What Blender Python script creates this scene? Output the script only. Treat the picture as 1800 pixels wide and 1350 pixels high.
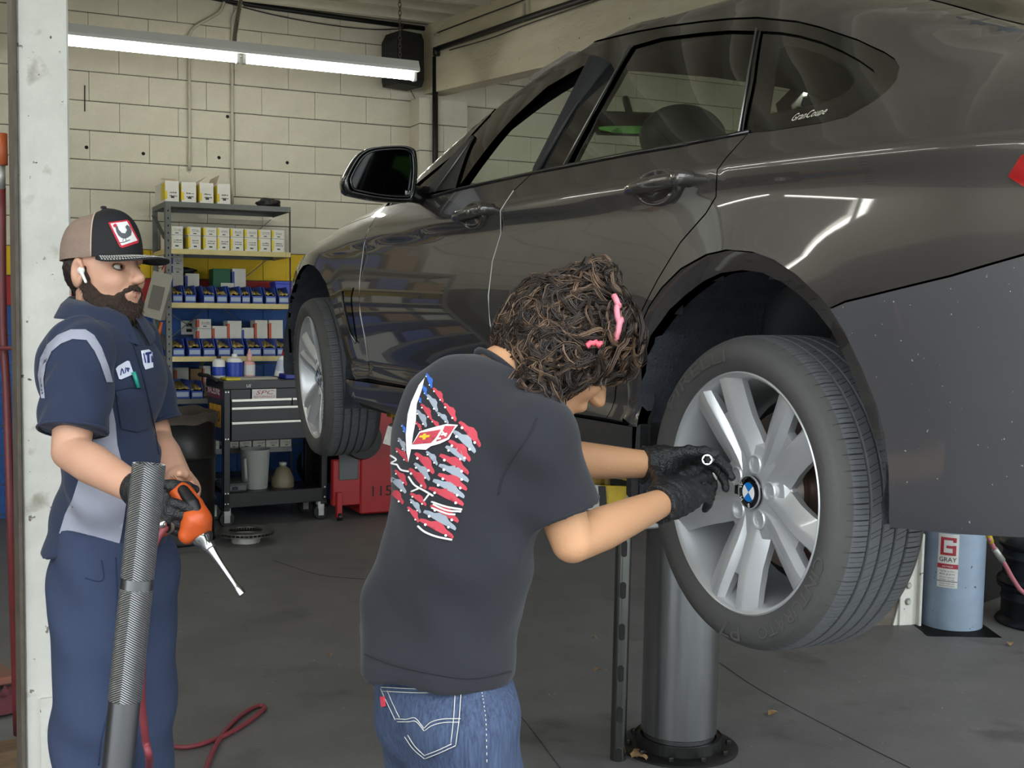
import bpy,bmesh,math,random
import numpy as np
from mathutils import Vector,Matrix,noise
from mathutils.bvhtree import BVHTree
from mathutils.geometry import delaunay_2d_cdt
for o in list(bpy.data.objects): bpy.data.objects.remove(o)
SC=bpy.context.scene; COL=SC.collection
random.seed(7); RNG=np.random.default_rng(7)
# ---------- camera numbers (pixels of the 1800x1350 frame -> directions) ----------
FPX=2210.0; YAW=math.radians(26.75); PITCH=math.atan(75/FPX); CAMZ=1.45
FW=np.array([math.sin(YAW)*math.cos(PITCH),math.cos(YAW)*math.cos(PITCH),-math.sin(PITCH)])
RT=np.array([math.cos(YAW),-math.sin(YAW),0.0]); UP=np.cross(RT,FW); CP=np.array([0,0,CAMZ])
def ray(u,v): return FW+RT*((u-900)/FPX)-UP*((v-675)/FPX)      # depth-1 direction
def at(u,v,d): return CP+ray(u,v)*d
def on_z(u,v,z=0.0):
    r=ray(u,v); return CP+r*((z-CAMZ)/r[2])
def on_x(u,v,x):
    r=ray(u,v); return CP+r*(x/r[0])
def on_y(u,v,y):
    r=ray(u,v); return CP+r*(y/r[1])
def proj(p):
    q=np.asarray(p)-CP; d=q@FW; return (900+FPX*(q@RT)/d, 675-FPX*(q@UP)/d, d)
# ---------- camera, sky, exposure ----------
cd=bpy.data.cameras.new('camera'); cam=bpy.data.objects.new('camera',cd); COL.objects.link(cam)
cd.sensor_fit='HORIZONTAL'; cd.sensor_width=36; cd.lens=36*FPX/1800; cd.clip_start=.05; cd.clip_end=200
cam.matrix_world=Matrix(((RT[0],UP[0],-FW[0],CP[0]),(RT[1],UP[1],-FW[1],CP[1]),(RT[2],UP[2],-FW[2],CP[2]),(0,0,0,1)))
SC.camera=cam
SC.view_settings.view_transform='Standard'; SC.view_settings.look='None'; SC.view_settings.gamma=1; SC.view_settings.use_curve_mapping=False
SC.view_settings.exposure=EXPO=0.85
w=bpy.data.worlds.new('sky'); SC.world=w; w.use_nodes=True
bg=w.node_tree.nodes['Background']; bg.inputs['Color'].default_value=(.90,.96,1.0,1); bg.inputs['Strength'].default_value=2.45
# ---------- helpers ----------
def rgb(h):
    c=[int(h[i:i+2],16)/255 for i in (0,2,4)]
    return tuple(x/12.92 if x<=.04045 else ((x+.055)/1.055)**2.4 for x in c)
MATS={}
def M(name,col,rough=.5,metal=0.0,var=0.0,scale=8,col2=None,bump=0.0,bscale=60,coat=0.0,emit=0.0,spec=.5,trans=0.0,alpha=1.0,stretch=None,ior=None,sheen=0):
    if name in MATS: return MATS[name]
    if isinstance(col,str): col=rgb(col)
    m=bpy.data.materials.new(name); m.use_nodes=True; nt=m.node_tree; b=nt.nodes['Principled BSDF']; I=b.inputs
    I['Base Color'].default_value=(*col,1); I['Roughness'].default_value=rough; I['Metallic'].default_value=metal
    I['Coat Weight'].default_value=coat; I['Coat Roughness'].default_value=.03; I['Specular IOR Level'].default_value=spec; I['Transmission Weight'].default_value=trans; I['Alpha'].default_value=alpha
    if ior: I['IOR'].default_value=ior
    if sheen: I['Sheen Weight'].default_value=sheen
    if emit: I['Emission Color'].default_value=(*col,1); I['Emission Strength'].default_value=emit
    L=nt.links.new
    if var or bump:
        tc=nt.nodes.new('ShaderNodeTexCoord'); src=tc.outputs['Object']
        if stretch:
            mp=nt.nodes.new('ShaderNodeMapping'); mp.inputs['Scale'].default_value=stretch; L(src,mp.inputs['Vector']); src=mp.outputs[0]
    if var:
        n=nt.nodes.new('ShaderNodeTexNoise'); n.inputs['Scale'].default_value=scale; n.inputs['Detail'].default_value=8; n.inputs['Roughness'].default_value=.65; L(src,n.inputs['Vector'])
        mr=nt.nodes.new('ShaderNodeMapRange'); mr.inputs[1].default_value=.35; mr.inputs[2].default_value=.7; L(n.outputs['Fac'],mr.inputs[0])
        mx=nt.nodes.new('ShaderNodeMix'); mx.data_type='RGBA'
        c2=rgb(col2) if isinstance(col2,str) else (col2 or tuple(c*.5 for c in col))
        mx.inputs[6].default_value=(*col,1); mx.inputs[7].default_value=tuple(col[i]*(1-var)+c2[i]*var for i in range(3))+(1,)
        L(mr.outputs[0],mx.inputs[0]); L(mx.outputs[2],I['Base Color'])
    if bump:
        n2=nt.nodes.new('ShaderNodeTexNoise'); n2.inputs['Scale'].default_value=bscale; n2.inputs['Detail'].default_value=6; L(src,n2.inputs['Vector'])
        bp=nt.nodes.new('ShaderNodeBump'); bp.inputs['Strength'].default_value=bump; bp.inputs['Distance'].default_value=.01; L(n2.outputs['Fac'],bp.inputs['Height']); L(bp.outputs[0],I['Normal'])
    MATS[name]=m; return m
def speck(m,col,scale,thr,soft=.02,detail=2):
    """adds stains / chips with a noise mask on top of a material's colour"""
    nt=m.node_tree; b=nt.nodes['Principled BSDF']; tc=nt.nodes.new('ShaderNodeTexCoord'); n=nt.nodes.new('ShaderNodeTexNoise')
    n.inputs['Scale'].default_value=scale; n.inputs['Detail'].default_value=detail; nt.links.new(tc.outputs['Object'],n.inputs['Vector'])
    mr=nt.nodes.new('ShaderNodeMapRange'); mr.inputs[1].default_value=thr; mr.inputs[2].default_value=thr+soft; nt.links.new(n.outputs['Fac'],mr.inputs[0])
    mx=nt.nodes.new('ShaderNodeMix'); mx.data_type='RGBA'; nt.links.new(mr.outputs[0],mx.inputs[0])
    i=b.inputs['Base Color']
    if i.links: nt.links.new(i.links[0].from_socket,mx.inputs[6])
    else: mx.inputs[6].default_value=i.default_value
    mx.inputs[7].default_value=(*(rgb(col) if isinstance(col,str) else col),1); nt.links.new(mx.outputs[2],i); return m
def tag(o,label=None,cat=None,group=None,kind=None):
    if label: o['label']=label
    if cat: o['category']=cat
    if group: o['group']=group
    if kind: o['kind']=kind
    return o
def thing(name,label,cat,loc=(0,0,0),rz=0,group=None,mat=None):
    o=bpy.data.objects.new(name,None); COL.objects.link(o); o.empty_display_size=.1
    if mat is not None: o.matrix_basis=mat
    else: o.location=loc; o.rotation_euler=(0,0,rz)
    return tag(o,label,cat,group)
def mk(name,vs,fs,mat,parent=None,world=False,smooth=False,mi=None,normals=None,angle=None):
    me=bpy.data.meshes.new(name)
    if world and parent is not None:
        # parts modelled in world coordinates are moved into their thing's own frame
        W=np.array(parent_world(parent).inverted()); vs=np.asarray(vs,float)@W[:3,:3].T+W[:3,3]
        if normals is not None: normals=np.asarray(normals)@W[:3,:3].T
    me.from_pydata([tuple(map(float,v)) for v in vs],[],[tuple(int(i) for i in f) for f in fs])
    for m in (mat if isinstance(mat,(list,tuple)) else [mat]): me.materials.append(m)
    if mi is not None: me.polygons.foreach_set('material_index',list(mi))
    if smooth:
        me.polygons.foreach_set('use_smooth',[True]*len(me.polygons))
        if angle:
            me.update(); me.set_sharp_from_angle(angle=math.radians(angle))
    me.update()
    if normals is not None: me.normals_split_custom_set_from_vertices([tuple(map(float,n)) for n in normals])
    o=bpy.data.objects.new(name,me); COL.objects.link(o)
    if parent is not None: o.parent=parent
    return o
def parent_world(o):
    m=o.matrix_basis.copy()
    while o.parent is not None: o=o.parent; m=o.matrix_basis@m
    return m
def frame(d,up=(0,0,1)):
    d=np.asarray(d,float);d=d/np.linalg.norm(d);u=np.asarray(up,float)
    if abs(d@u)>.98*np.linalg.norm(u): u=np.array([1.0,0,0]) if abs(d[0])<.9 else np.array([0,1.0,0])
    a=np.cross(u,d);a/=np.linalg.norm(a);return a,np.cross(d,a),d
class MB:
    """collects shapes of ONE part"""
    def __init__(s): s.v=[];s.f=[];s.m=[];s.cm=0
    def add(s,vs,fs):
        n=len(s.v); s.v+= [tuple(v) for v in vs]; s.f+=[tuple(i+n for i in f) for f in fs]; s.m+=[s.cm]*len(fs); return s
    def box(s,a,b,bev=0.0,R=None,c=None):
        a=np.minimum(a,b)*1.0 if False else np.array([min(a[i],b[i]) for i in range(3)]);b=np.array([max(a[i],b[i]) for i in range(3)])
        bev=min(bev,*( (b-a)*.45))
        if bev<=0:
            vs=[(x,y,z) for z in (a[2],b[2]) for y in (a[1],b[1]) for x in (a[0],b[0])]
            fs=[(0,2,3,1),(4,5,7,6),(0,1,5,4),(2,6,7,3),(0,4,6,2),(1,3,7,5)]
        else:
            vs=[];idx={}
            for ix in (0,1):
                for iy in (0,1):
                    for iz in (0,1):
                        for ax in range(3):
                            p=[(a,b)[k][j] for j,k in enumerate((ix,iy,iz))]
                            for j,k in enumerate((ix,iy,iz)):
                                if j!=ax: p[j]+= bev if k==0 else -bev
                            idx[(ix,iy,iz,ax)]=len(vs);vs.append(tuple(p))
            fs=[]
            for ax in range(3):
                o=[j for j in range(3) if j!=ax]
                for k in (0,1):
                    q=[]
                    for e in ((0,0),(1,0),(1,1),(0,1)):
                        t=[0,0,0];t[ax]=k;t[o[0]]=e[0];t[o[1]]=e[1];q.append(idx[(*t,ax)])
                    fs.append(tuple(q))
                for e in ((0,0),(1,0),(1,1),(0,1)):
                    q=[]
                    for k,w in ((0,o[0]),(1,o[0]),(1,o[1]),(0,o[1])):
                        t=[0,0,0];t[ax]=k;t[o[0]]=e[0];t[o[1]]=e[1];q.append(idx[(*t,w)])
                    fs.append(tuple(q))
            for ix in (0,1):
                for iy in (0,1):
                    for iz in (0,1): fs.append(tuple(idx[(ix,iy,iz,x)] for x in range(3)))
        if R is not None:
            c=np.array(c if c is not None else (a+b)/2); vs=[tuple(np.asarray(R)@(np.array(v)-c)+c) for v in vs]
        s.add(vs,fs); return s
    def tube(s,pts,r,n=10,cap=True):
        pts=[np.asarray(p,float) for p in pts];k=len(pts);rs=r if isinstance(r,(list,tuple,np.ndarray)) else [r]*k
        vs=[];pa=None
        for i,p in enumerate(pts):
            d=pts[min(i+1,k-1)]-pts[max(i-1,0)]; d=d/(np.linalg.norm(d)+1e-12)
            if pa is None: a,b,_=frame(d)
            else:
                a=pa-d*(pa@d); a/=np.linalg.norm(a)+1e-12; b=np.cross(d,a)
            pa=a
            for j in range(n):
                t=2*math.pi*j/n; vs.append(p+(a*math.cos(t)+b*math.sin(t))*rs[i])
        fs=[(i*n+j,i*n+(j+1)%n,(i+1)*n+(j+1)%n,(i+1)*n+j) for i in range(k-1) for j in range(n)]
        if cap: fs+=[tuple(range(n-1,-1,-1)),tuple((k-1)*n+j for j in range(n))]
        return s.add(vs,fs)
    def cyl(s,a,b,r,n=16,r2=None): return s.tube([a,b],[r,r if r2 is None else r2],n)
    def lathe(s,prof,n=24,o=(0,0,0),ax=(0,0,1),closed=False,a0=0,a1=2*math.pi):
        A,B,D=frame(ax);o=np.asarray(o,float);full=abs(a1-a0-2*math.pi)<1e-6;m=n if full else n+1;vs=[];k=len(prof)
        for i in range(m):
            t=a0+(a1-a0)*i/n;e=A*math.cos(t)+B*math.sin(t)
            for r,z in prof: vs.append(o+e*r+D*z)
        fs=[]
        for i in range(n):
            i2=(i+1)%m
            for j in range(k if closed else k-1):
                j2=(j+1)%k; fs.append((i*k+j,i2*k+j,i2*k+j2,i*k+j2))
        return s.add(vs,fs)
    def prism(s,poly,o,x,y,n):
        """flat outline poly (2D) at o with axes x,y, thickness vector n"""
        o,x,y,n=[np.asarray(q,float) for q in (o,x,y,n)];b=[o+x*p[0]+y*p[1] for p in poly];k=len(poly)
        return s.add(b+[q+n for q in b],[tuple(range(k-1,-1,-1)),tuple(range(k,2*k))]+[(i,(i+1)%k,k+(i+1)%k,k+i) for i in range(k)])
    def quad(s,*p): return s.add(p,[tuple(range(len(p)))])
    def out(s,name,mat,parent=None,world=False,smooth=False,angle=None):
        return mk(name,s.v,s.f,mat,parent,world,smooth,s.m if isinstance(mat,(list,tuple)) else None,None,angle)
def rot(ax,deg): return np.array(Matrix.Rotation(math.radians(deg),3,ax))
def copy_tree(o,parent=None):
    c=o.copy(); COL.objects.link(c); c.parent=parent
    for ch in list(o.children): copy_tree(ch,c)
    return c
def bez(pts,n=8):
    """Catmull-Rom through points"""
    P=[np.asarray(p,float) for p in pts];P=[2*P[0]-P[1]]+P+[2*P[-1]-P[-2]];o=[]
    for i in range(1,len(P)-2):
        for k in range(n):
            t=k/n;o.append(.5*((2*P[i])+(P[i+1]-P[i-1])*t+(2*P[i-1]-5*P[i]+4*P[i+1]-P[i+2])*t*t+(3*P[i]-P[i-1]-3*P[i+1]+P[i+2])*t**3))
    o.append(P[-2]);return o
_fc={}
def text_mesh(txt,size=1.0,ext=0.0,shear=0.0,align='CENTER',spacing=1.0):
    cu=bpy.data.curves.new('t','FONT');cu.body=txt;cu.size=size;cu.extrude=ext;cu.shear=shear;cu.align_x=align;cu.align_y='CENTER';cu.space_character=spacing;cu.resolution_u=2
    o=bpy.data.objects.new('t',cu);COL.objects.link(o);dg=bpy.context.evaluated_depsgraph_get();me=bpy.data.meshes.new_from_object(o.evaluated_get(dg))
    vs=[tuple(v.co) for v in me.vertices];fs=[tuple(p.vertices) for p in me.polygons]
    bpy.data.objects.remove(o);bpy.data.curves.remove(cu);bpy.data.meshes.remove(me);return vs,fs
def text_on(name,txt,o,x,y,h,mat,parent,world=False,maxw=None,shear=0,bold=0):
    """lettering lying in the plane o + x,y (unit vectors), h = letter height"""
    vs,fs=text_mesh(txt,1.0,0,shear);a=np.array(vs);sc=h/.72
    if maxw: sx=min(1e9,maxw/(np.ptp(a[:,0])+1e-9))
    else: sx=sc
    o,x,y=[np.asarray(q,float) for q in (o,x,y)]
    cy=(a[:,1].max()+a[:,1].min())/2
    return mk(name,[o+x*v[0]*sx+y*(v[1]-cy)*sc for v in vs],fs,mat,parent,world)
FK=.045
def floor_z(y): return FK*(y-3.66)
def on_floor(u,v,dz=0.0):
    r=ray(u,v);k=(FK*(-3.66)+dz-CAMZ)/(r[2]-FK*r[1]);return CP+r*k
# ================= the setting =================
WY=9.16                                        # face of the back wall
m_floor=M('floor_asphalt','6c6b6a',.6,var=.5,scale=2.2,col2='4a4949',bump=.25,bscale=90,spec=.4)
speck(m_floor,'8a8783',38,.70,.05,6); speck(m_floor,'545352',3.1,.60,.10,6)
m_pave=M('pavement','8a8883',.8,var=.4,scale=3,col2='6b6965',bump=.2)
def ground(name,x0,x1,y0,y1,mat,n=1):
    return tag(mk(name,[(x0,y0,floor_z(y0)),(x1,y0,floor_z(y0)),(x1,y1,floor_z(y1)),(x0,y1,floor_z(y1))],[(0,1,2,3)],mat),kind='structure')
ground('floor',-7,9.2,-.6,WY+.3,m_floor); ground('pavement',-14,16,-16,-.6,m_pave)
m_bc=M('block_paint_cream','cfc9b6',.75,var=.35,scale=6,col2='b3ac97',bump=.55,bscale=120)
for _m in (m_bc,): speck(_m,'6f6a5c',75,.715,.03,4)
m_by=M('block_paint_yellow','d9b410',.6,var=.3,scale=7,col2='b08f10',bump=.5,bscale=120); speck(m_by,'4a4020',60,.70,.03,3)
m_br=M('block_paint_red','a8262a',.6,var=.3,scale=7,col2='7e1c20',bump=.5,bscale=120)
m_bb=M('block_paint_blue','1f5296',.6,var=.45,scale=4,col2='173c70',bump=.5,bscale=120)
m_mort=M('mortar_joint','5f5b50',.9,var=.4,scale=9)
BH,BL,BG,BV=.2032,.4064,.006,.0024
Z_Y=2.10                                       # top of the yellow course
wall=tag(mk('wall_back',*(lambda x0,x1,z0,z1:([(x0,WY+.006,z0),(x1,WY+.006,z0),(x1,WY+.006,z1),(x0,WY+.006,z1),(x0,WY+.2,z0),(x1,WY+.2,z0),(x1,WY+.2,z1),(x0,WY+.2,z1)],[(0,1,2,3),(5,4,7,6),(3,2,6,7),(4,0,3,7),(1,5,6,2)]))(-7,9.2,-.2,4.35),m_mort),kind='structure')
def course_mat(k): return m_by if k==-1 else m_br if k==-2 else m_bb if k<-2 else m_bc
_bm={};_tmp=[]
def block_at(x,z,w,mat,y=WY-.001,par=wall,d=.05):
    key=(round(w,3),mat.name,d)
    if key not in _bm:
        b=MB().box((0,0,0),(w-BV,d,BH-BG),.003);me=bpy.data.meshes.new('block');me.from_pydata(b.v,[],b.f);me.materials.append(mat);_bm[key]=me
    o=bpy.data.objects.new('block',_bm[key]);COL.objects.link(o);o.parent=par;r=random.uniform
    o.location=(x+BV/2,y+r(-.0035,.0015),z+BG/2);o.rotation_euler=(r(-.003,.003),r(-.0012,.0012),r(-.002,.002));return o
XJ=float(on_y(158,312,WY)[0])                  # a vertical joint read off the course at this height
nb=0;rest=MB();rm=[]
for k in range(-11,12):
    z=Z_Y+k*BH
    if z>4.25 or z<-.2: continue
    mat=course_mat(k);off=XJ+(0 if k%2==1 else BL/2)
    for i in range(-22,26):
        x=off+i*BL
        if x<-7 or x>8.8: continue
        if .45<x+BL and x<6.75 and z>.75: block_at(x,z,BL,mat);nb+=1
        else:
            rest.cm=[m_bc,m_by,m_br,m_bb].index(mat);rest.box((x+BG/2,WY-.001,z+BG/2),(x+BL-BG/2,WY+.05,z+BH-BG/2))
tag(rest.out('block_field',[m_bc,m_by,m_br,m_bb],wall),kind='stuff')
# pilaster below the roof beam
PY=WY-.2;px0=float(on_y(737,300,PY)[0]);px1=px0+BL
MB().box((px0+.006,PY+.006,-.1),(px1-.006,WY+.03,3.30)).out('pilaster_core',m_mort,wall)
for k in range(-11,6):
    z=Z_Y+k*BH
    if z<-.1: continue
    if k%2: block_at(px0,z,BL,course_mat(k),PY,d=.2)
    else: block_at(px0,z,BL/2,course_mat(k),PY,d=.2);block_at(px0+BL/2,z,BL/2,course_mat(k),PY,d=.2)
# side walls
m_wl=M('wall_paint','bdb7a6',.8,var=.3,scale=3,bump=.3)
tag(MB().box((-7.2,1.0,-.5),(-7,WY+.2,4.3)).out('wall_left',m_wl),kind='structure')
tag(MB().box((9.2,1.0,-.5),(9.4,WY+.2,4.3)).out('wall_right',m_wl),kind='structure')
# roof: deck, joists, beams
RSL=.0857;R0=1.0
def roof_z(y): return 4.10+RSL*(y-WY)
m_roof=M('ceiling_paint','e6e0cd',.7,var=.35,scale=5,col2='a9a28e')
m_beam=M('beam_paint','e2d9bf',.65,var=.4,scale=2.5,col2='bdb08e',bump=.35,bscale=14,stretch=(6,1,6)); speck(m_beam,'5f5643',26,.735,.02,3)
def slab(x0,x1,y0,y1,zt,zb):     # sheared box that follows the roof pitch
    vs=[(x,y,roof_z(y)+z) for z in (zb,zt) for y in (y0,y1) for x in (x0,x1)]
    return vs,[(0,2,3,1),(4,5,7,6),(0,1,5,4),(2,6,7,3),(0,4,6,2),(1,3,7,5)]
ceil=tag(mk('ceiling',*slab(-7.2,9.4,R0,WY+.2,.12,0),m_roof),kind='structure')
_js=mk('joist',*slab(-7,9.2,-.04,.04,0,-.19),m_roof,ceil);_js.data.transform(Matrix.Translation((0,0,-roof_z(0))))
yj=WY-.16;first=True
while yj>R0+.1:
    o=_js if first else _js.copy()
    if not first: COL.objects.link(o)
    first=False;o.location=(0,yj,roof_z(yj));yj-=.43
BX=float(on_y(762,170,PY)[0])
for i,(xb,w) in enumerate(((BX,.16),(.36,.13),(8.0,.16),(-4.2,.16))):
    tag(mk('trim_%d'%(i+1),*slab(xb,xb+w,R0,WY-.002,-.19,-.72),m_beam),kind='structure')
# painted steel posts under the beams
m_post=M('post_paint','dad8d0',.55,var=.35,scale=5,col2='a7a59c',bump=.4,bscale=40); speck(m_post,'5a5750',38,.705,.015,8); speck(m_post,'a39d8f',9,.60,.12,8); speck(m_post,'77736a',22,.69,.02,10)
m_steel_dk=M('dark_steel','3a3936',.5,.6,var=.4,scale=12)
m_edge=M('post_edge_rust','6a6258',.7,.2,var=.6,scale=9,col2='3d332b')
m_bolt=M('bolt_painted','b9b8b0',.5,.3,var=.4,scale=30)
def post(name,label,x,y,w,d,ztop,pz,plate=True):
    t=thing(name,label,'post',(x,y,floor_z(y)))
    MB().box((0,.012,-.02),(w,d,ztop),.006).out('post_body',m_post,t)
    MB().box((-.012,.0,-.02),(.0,d+.02,ztop),.003).out('edge_flange',m_edge,t)
    if plate:
        MB().box((w*.28,-.004,-.02),(w*1.05,.012,pz),.003).out('base_plate',m_post,t)
        for zz in (pz-.11,pz-.19):
            b=MB();b.lathe([(0,-.012),(.011,-.012),(.013,-.008),(.013,0),(.021,0),(.021,.004)],6,(w*.66,-.004,zz),(0,1,0));b.out('bolt',m_bolt,t)
    return t
pp=at(63,700,3.72)
POSTX,POSTY=float(on_y(38,700,pp[1])[0]),float(pp[1])
post('steel_post','scuffed white steel post with bolted base plate behind standing mechanic',POSTX,POSTY,.145,.14,roof_z(POSTY)-.72-floor_z(POSTY),.37)
# ---- fluorescent strip lights ----
m_fix=M('fixture_white','d9d9d4',.45); m_tube=M('fluorescent_tube',(1,1,.93),.4,emit=12)
m_wire=M('wire_black','17161a',.5); m_chain=M('chain_steel','6b6760',.45,.8)
def strip_light(label,x0,y0,z,along='x',ln=2.44,group=None,zt=None):
    t=thing('fluorescent_light',label,'light',(x0,y0,z),0 if along=='x' else math.pi/2,group)
    # channel with sloping sides
    MB().prism([(-.055,.0),(-.055,.02),(-.03,.075),(.03,.075),(.055,.02),(.055,.0)],(0,0,0),(0,1,0),(0,0,1),(ln,0,0)).out('housing',m_fix,t)
    for k in (0,1):
        a=.02+k*(ln/2);b=a+ln/2-.04
        tb=MB();tb.cyl((a+.02,-.0,-.035),(b-.02,-.0,-.035),.019,12);tb.out('tube',m_tube,t)
        for e in (a,b):
            MB().box((e-.012,-.02,-.06),(e+.012,.02,.004),.004).out('lamp_holder',m_fix,t)
    return t
fl=on_y(733,128,8.05);fx1=float(fl[0]);fz=float(fl[2])
strip_light('long white fluorescent strip light hanging in front of the block wall',fx1-2.44,8.05,fz)
def chain(x,y,z0,z1,label):
    t=MB();n=int((z1-z0)/.028)
    for i in range(n):
        z=z0+i*.028;a=.011
        dx,dy=(1,0) if i%2 else (0,1)
        t.tube([(x+dx*a*math.cos(q),y+dy*a*math.cos(q),z+.02*math.sin(q)+.014) for q in np.linspace(0,2*math.pi,7)],.0028,4,False)
    return tag(t.out('hanging_chain',m_chain),label,'chain','chains holding the strip light')
cx=float(on_y(703,90,8.05)[0]);chain(cx,8.05,fz+.07,roof_z(8.05)-.05,'thin chain holding the strip light in front of the black speaker')
cx=float(on_y(115,40,8.05)[0]);chain(cx,8.05,fz+.07,roof_z(8.05)-.05,'thin chain holding the strip light beside the white post')
for i,(x,y,al) in enumerate(((-3.4,8.0,'x'),(-.6,3.6,'y'),(-2.7,4.4,'y'),(-2.7,1.2,'y'),(6.4,3.6,'y'))):
    strip_light('fluorescent strip light hung '+('in next bay before its shelving','in next bay nearest the car','in next bay far from the car','in next bay near its entrance','beyond the far side of the car')[i],x,y,roof_z(y+(1.2 if al=='y' else 0))-.55,al,group='strip lights of the other bays')
# ---------- car skin: levels (s forward of rear axle, h height, t half width) ----------
def pchip(x,y,q):
    x=np.asarray(x,float);y=np.asarray(y,float);q=np.clip(q,x[0],x[-1]);h=np.diff(x);d=np.diff(y)/h
    m=np.zeros_like(y);m[0]=d[0];m[-1]=d[-1]
    for i in range(1,len(x)-1):
        if d[i-1]*d[i]>0:
            w1=2*h[i]+h[i-1];w2=h[i]+2*h[i-1];m[i]=(w1+w2)/(w1/d[i-1]+w2/d[i])
    k=np.clip(np.searchsorted(x,q,side='right')-1,0,len(h)-1);u=(q-x[k])/h[k]
    return y[k]*(2*u**3-3*u**2+1)+m[k]*h[k]*(u**3-2*u**2+u)+y[k+1]*(3*u**2-2*u**3)+m[k+1]*h[k]*(u**3-u**2)
LEV=[
 [(-1.05,.28,.50),(-.98,.265,.64),(-.8,.25,.77),(-.45,.235,.845),(0,.22,.86),(.45,.20,.83),(1.4,.19,.825),(2.3,.19,.83),(2.81,.2,.85),(3.2,.2,.80),(3.5,.22,.62),(3.62,.24,.30)],
 [(-1.06,.34,.52),(-.98,.33,.67),(-.8,.31,.79),(-.45,.29,.862),(0,.27,.885),(.45,.245,.868),(1.4,.235,.866),(2.3,.235,.868),(2.81,.24,.88),(3.2,.24,.83),(3.5,.26,.65),(3.63,.28,.32)],
 [(-1.065,.44,.53),(-.98,.43,.68),(-.8,.42,.80),(-.45,.40,.872),(0,.38,.895),(.45,.35,.872),(1.4,.335,.868),(2.3,.32,.870),(2.81,.32,.885),(3.2,.32,.84),(3.5,.34,.67),(3.64,.36,.34)],
 [(-1.07,.50,.54),(-.98,.49,.69),(-.8,.48,.805),(-.45,.46,.876),(0,.44,.898),(.45,.40,.858),(1.4,.38,.852),(2.3,.365,.856),(2.81,.37,.888),(3.2,.38,.845),(3.5,.40,.68),(3.645,.42,.35)],
 [(-1.07,.66,.545),(-.98,.66,.695),(-.8,.66,.81),(-.45,.65,.882),(0,.64,.906),(.45,.62,.892),(1.4,.60,.888),(2.3,.59,.890),(2.81,.58,.900),(3.2,.52,.852),(3.5,.52,.685),(3.64,.50,.36)],
 [(-1.05,.82,.54),(-.97,.835,.685),(-.8,.845,.798),(-.45,.858,.866),(0,.86,.882),(.45,.845,.874),(1.4,.812,.870),(2.3,.762,.874),(2.81,.735,.885),(3.2,.62,.838),(3.5,.58,.68),(3.62,.54,.355)],
 [(-1.05,.87,.54),(-.97,.885,.685),(-.8,.895,.798),(-.45,.905,.868),(0,.905,.886),(.45,.885,.882),(1.4,.852,.881),(2.3,.795,.884),(2.81,.768,.880),(3.2,.68,.832),(3.5,.61,.67),(3.61,.56,.35)],
 [(-1.07,1.0,.50),(-.97,1.0,.64),(-.8,.995,.745),(-.45,.99,.815),(0,.985,.842),(.45,.968,.846),(1.4,.935,.848),(2.0,.91,.85),(2.35,.885,.845),(2.81,.845,.80),(3.2,.765,.735),(3.5,.665,.58),(3.59,.60,.32)],
 [(-1.06,1.01,.44),(-.97,1.02,.57),(-.8,1.03,.66),(-.45,1.065,.73),(0,1.13,.735),(.45,1.16,.735),(1.0,1.155,.74),(1.4,1.13,.755),(2.0,1.0,.80),(2.25,.935,.82),(2.4,.915,.79),(2.81,.88,.70),(3.2,.80,.62),(3.5,.69,.48),(3.58,.62,.27)],
 [(-1.05,1.015,.40),(-.97,1.03,.52),(-.8,1.045,.60),(-.45,1.11,.655),(0,1.245,.625),(.45,1.322,.605),(1.0,1.326,.61),(1.4,1.270,.645),(1.8,1.128,.735),(2.1,1.0,.785),(2.25,.955,.79),(2.4,.945,.70),(2.81,.905,.60),(3.2,.82,.50),(3.5,.71,.38),(3.57,.635,.22)],
 [(-1.05,1.017,.37),(-.97,1.033,.49),(-.8,1.05,.575),(-.45,1.125,.625),(0,1.268,.575),(.45,1.374,.545),(1.0,1.386,.55),(1.4,1.334,.585),(1.8,1.165,.695),(2.1,1.025,.745),(2.25,.975,.75),(2.4,.955,.63),(2.81,.915,.50),(3.2,.83,.40),(3.5,.72,.30),(3.57,.64,.18)],
 [(-1.05,1.02,.19),(-.97,1.04,.26),(-.8,1.06,.30),(-.45,1.145,.33),(0,1.32,.31),(.45,1.415,.30),(1.0,1.43,.30),(1.4,1.385,.32),(1.8,1.235,.37),(2.1,1.085,.39),(2.3,1.0,.40),(2.4,.975,.33),(2.81,.93,.26),(3.2,.845,.20),(3.5,.735,.15),(3.57,.645,.09)],
 [(-1.05,1.02,0),(-.97,1.042,0),(-.8,1.063,0),(-.45,1.152,0),(0,1.328,0),(.45,1.425,0),(1.0,1.442,0),(1.4,1.395,0),(1.8,1.25,0),(2.1,1.10,0),(2.32,1.005,0),(2.4,.98,0),(2.81,.935,0),(3.2,.85,0),(3.5,.74,0),(3.56,.65,0)],
]
for L in LEV[8:]:                                # rake of the windscreen
    for j,(a,b,c) in enumerate(L):
        if 1.39<a<2.33: L[j]=(a-(.06 if a<1.5 else .1),b,c)
NS,NV=480,361
SG=np.linspace(-1.05,3.56,NS); VG=np.linspace(0,12,NV)
_hl=np.array([pchip([p[0] for p in L],[p[1] for p in L],SG) for L in LEV])
_tl=np.array([pchip([p[0] for p in L],[p[2] for p in L],SG) for L in LEV])
HG=np.array([pchip(np.arange(13),_hl[:,i],VG) for i in range(NS)])
TG=np.array([pchip(np.arange(13),_tl[:,i],VG) for i in range(NS)])
def _sm(A,n):   # light blur so that the highlights run smoothly
    for _ in range(n):
        B=A.copy();B[1:-1]=(A[:-2]+2*A[1:-1]+A[2:])/4;A=B
    return A
HG=_sm(HG,40);TG=_sm(TG,40)
VK=int(10.6*(NV-1)/12)
ARC=[(0.0,.335,.372),(2.81,.335,.372)]
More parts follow.
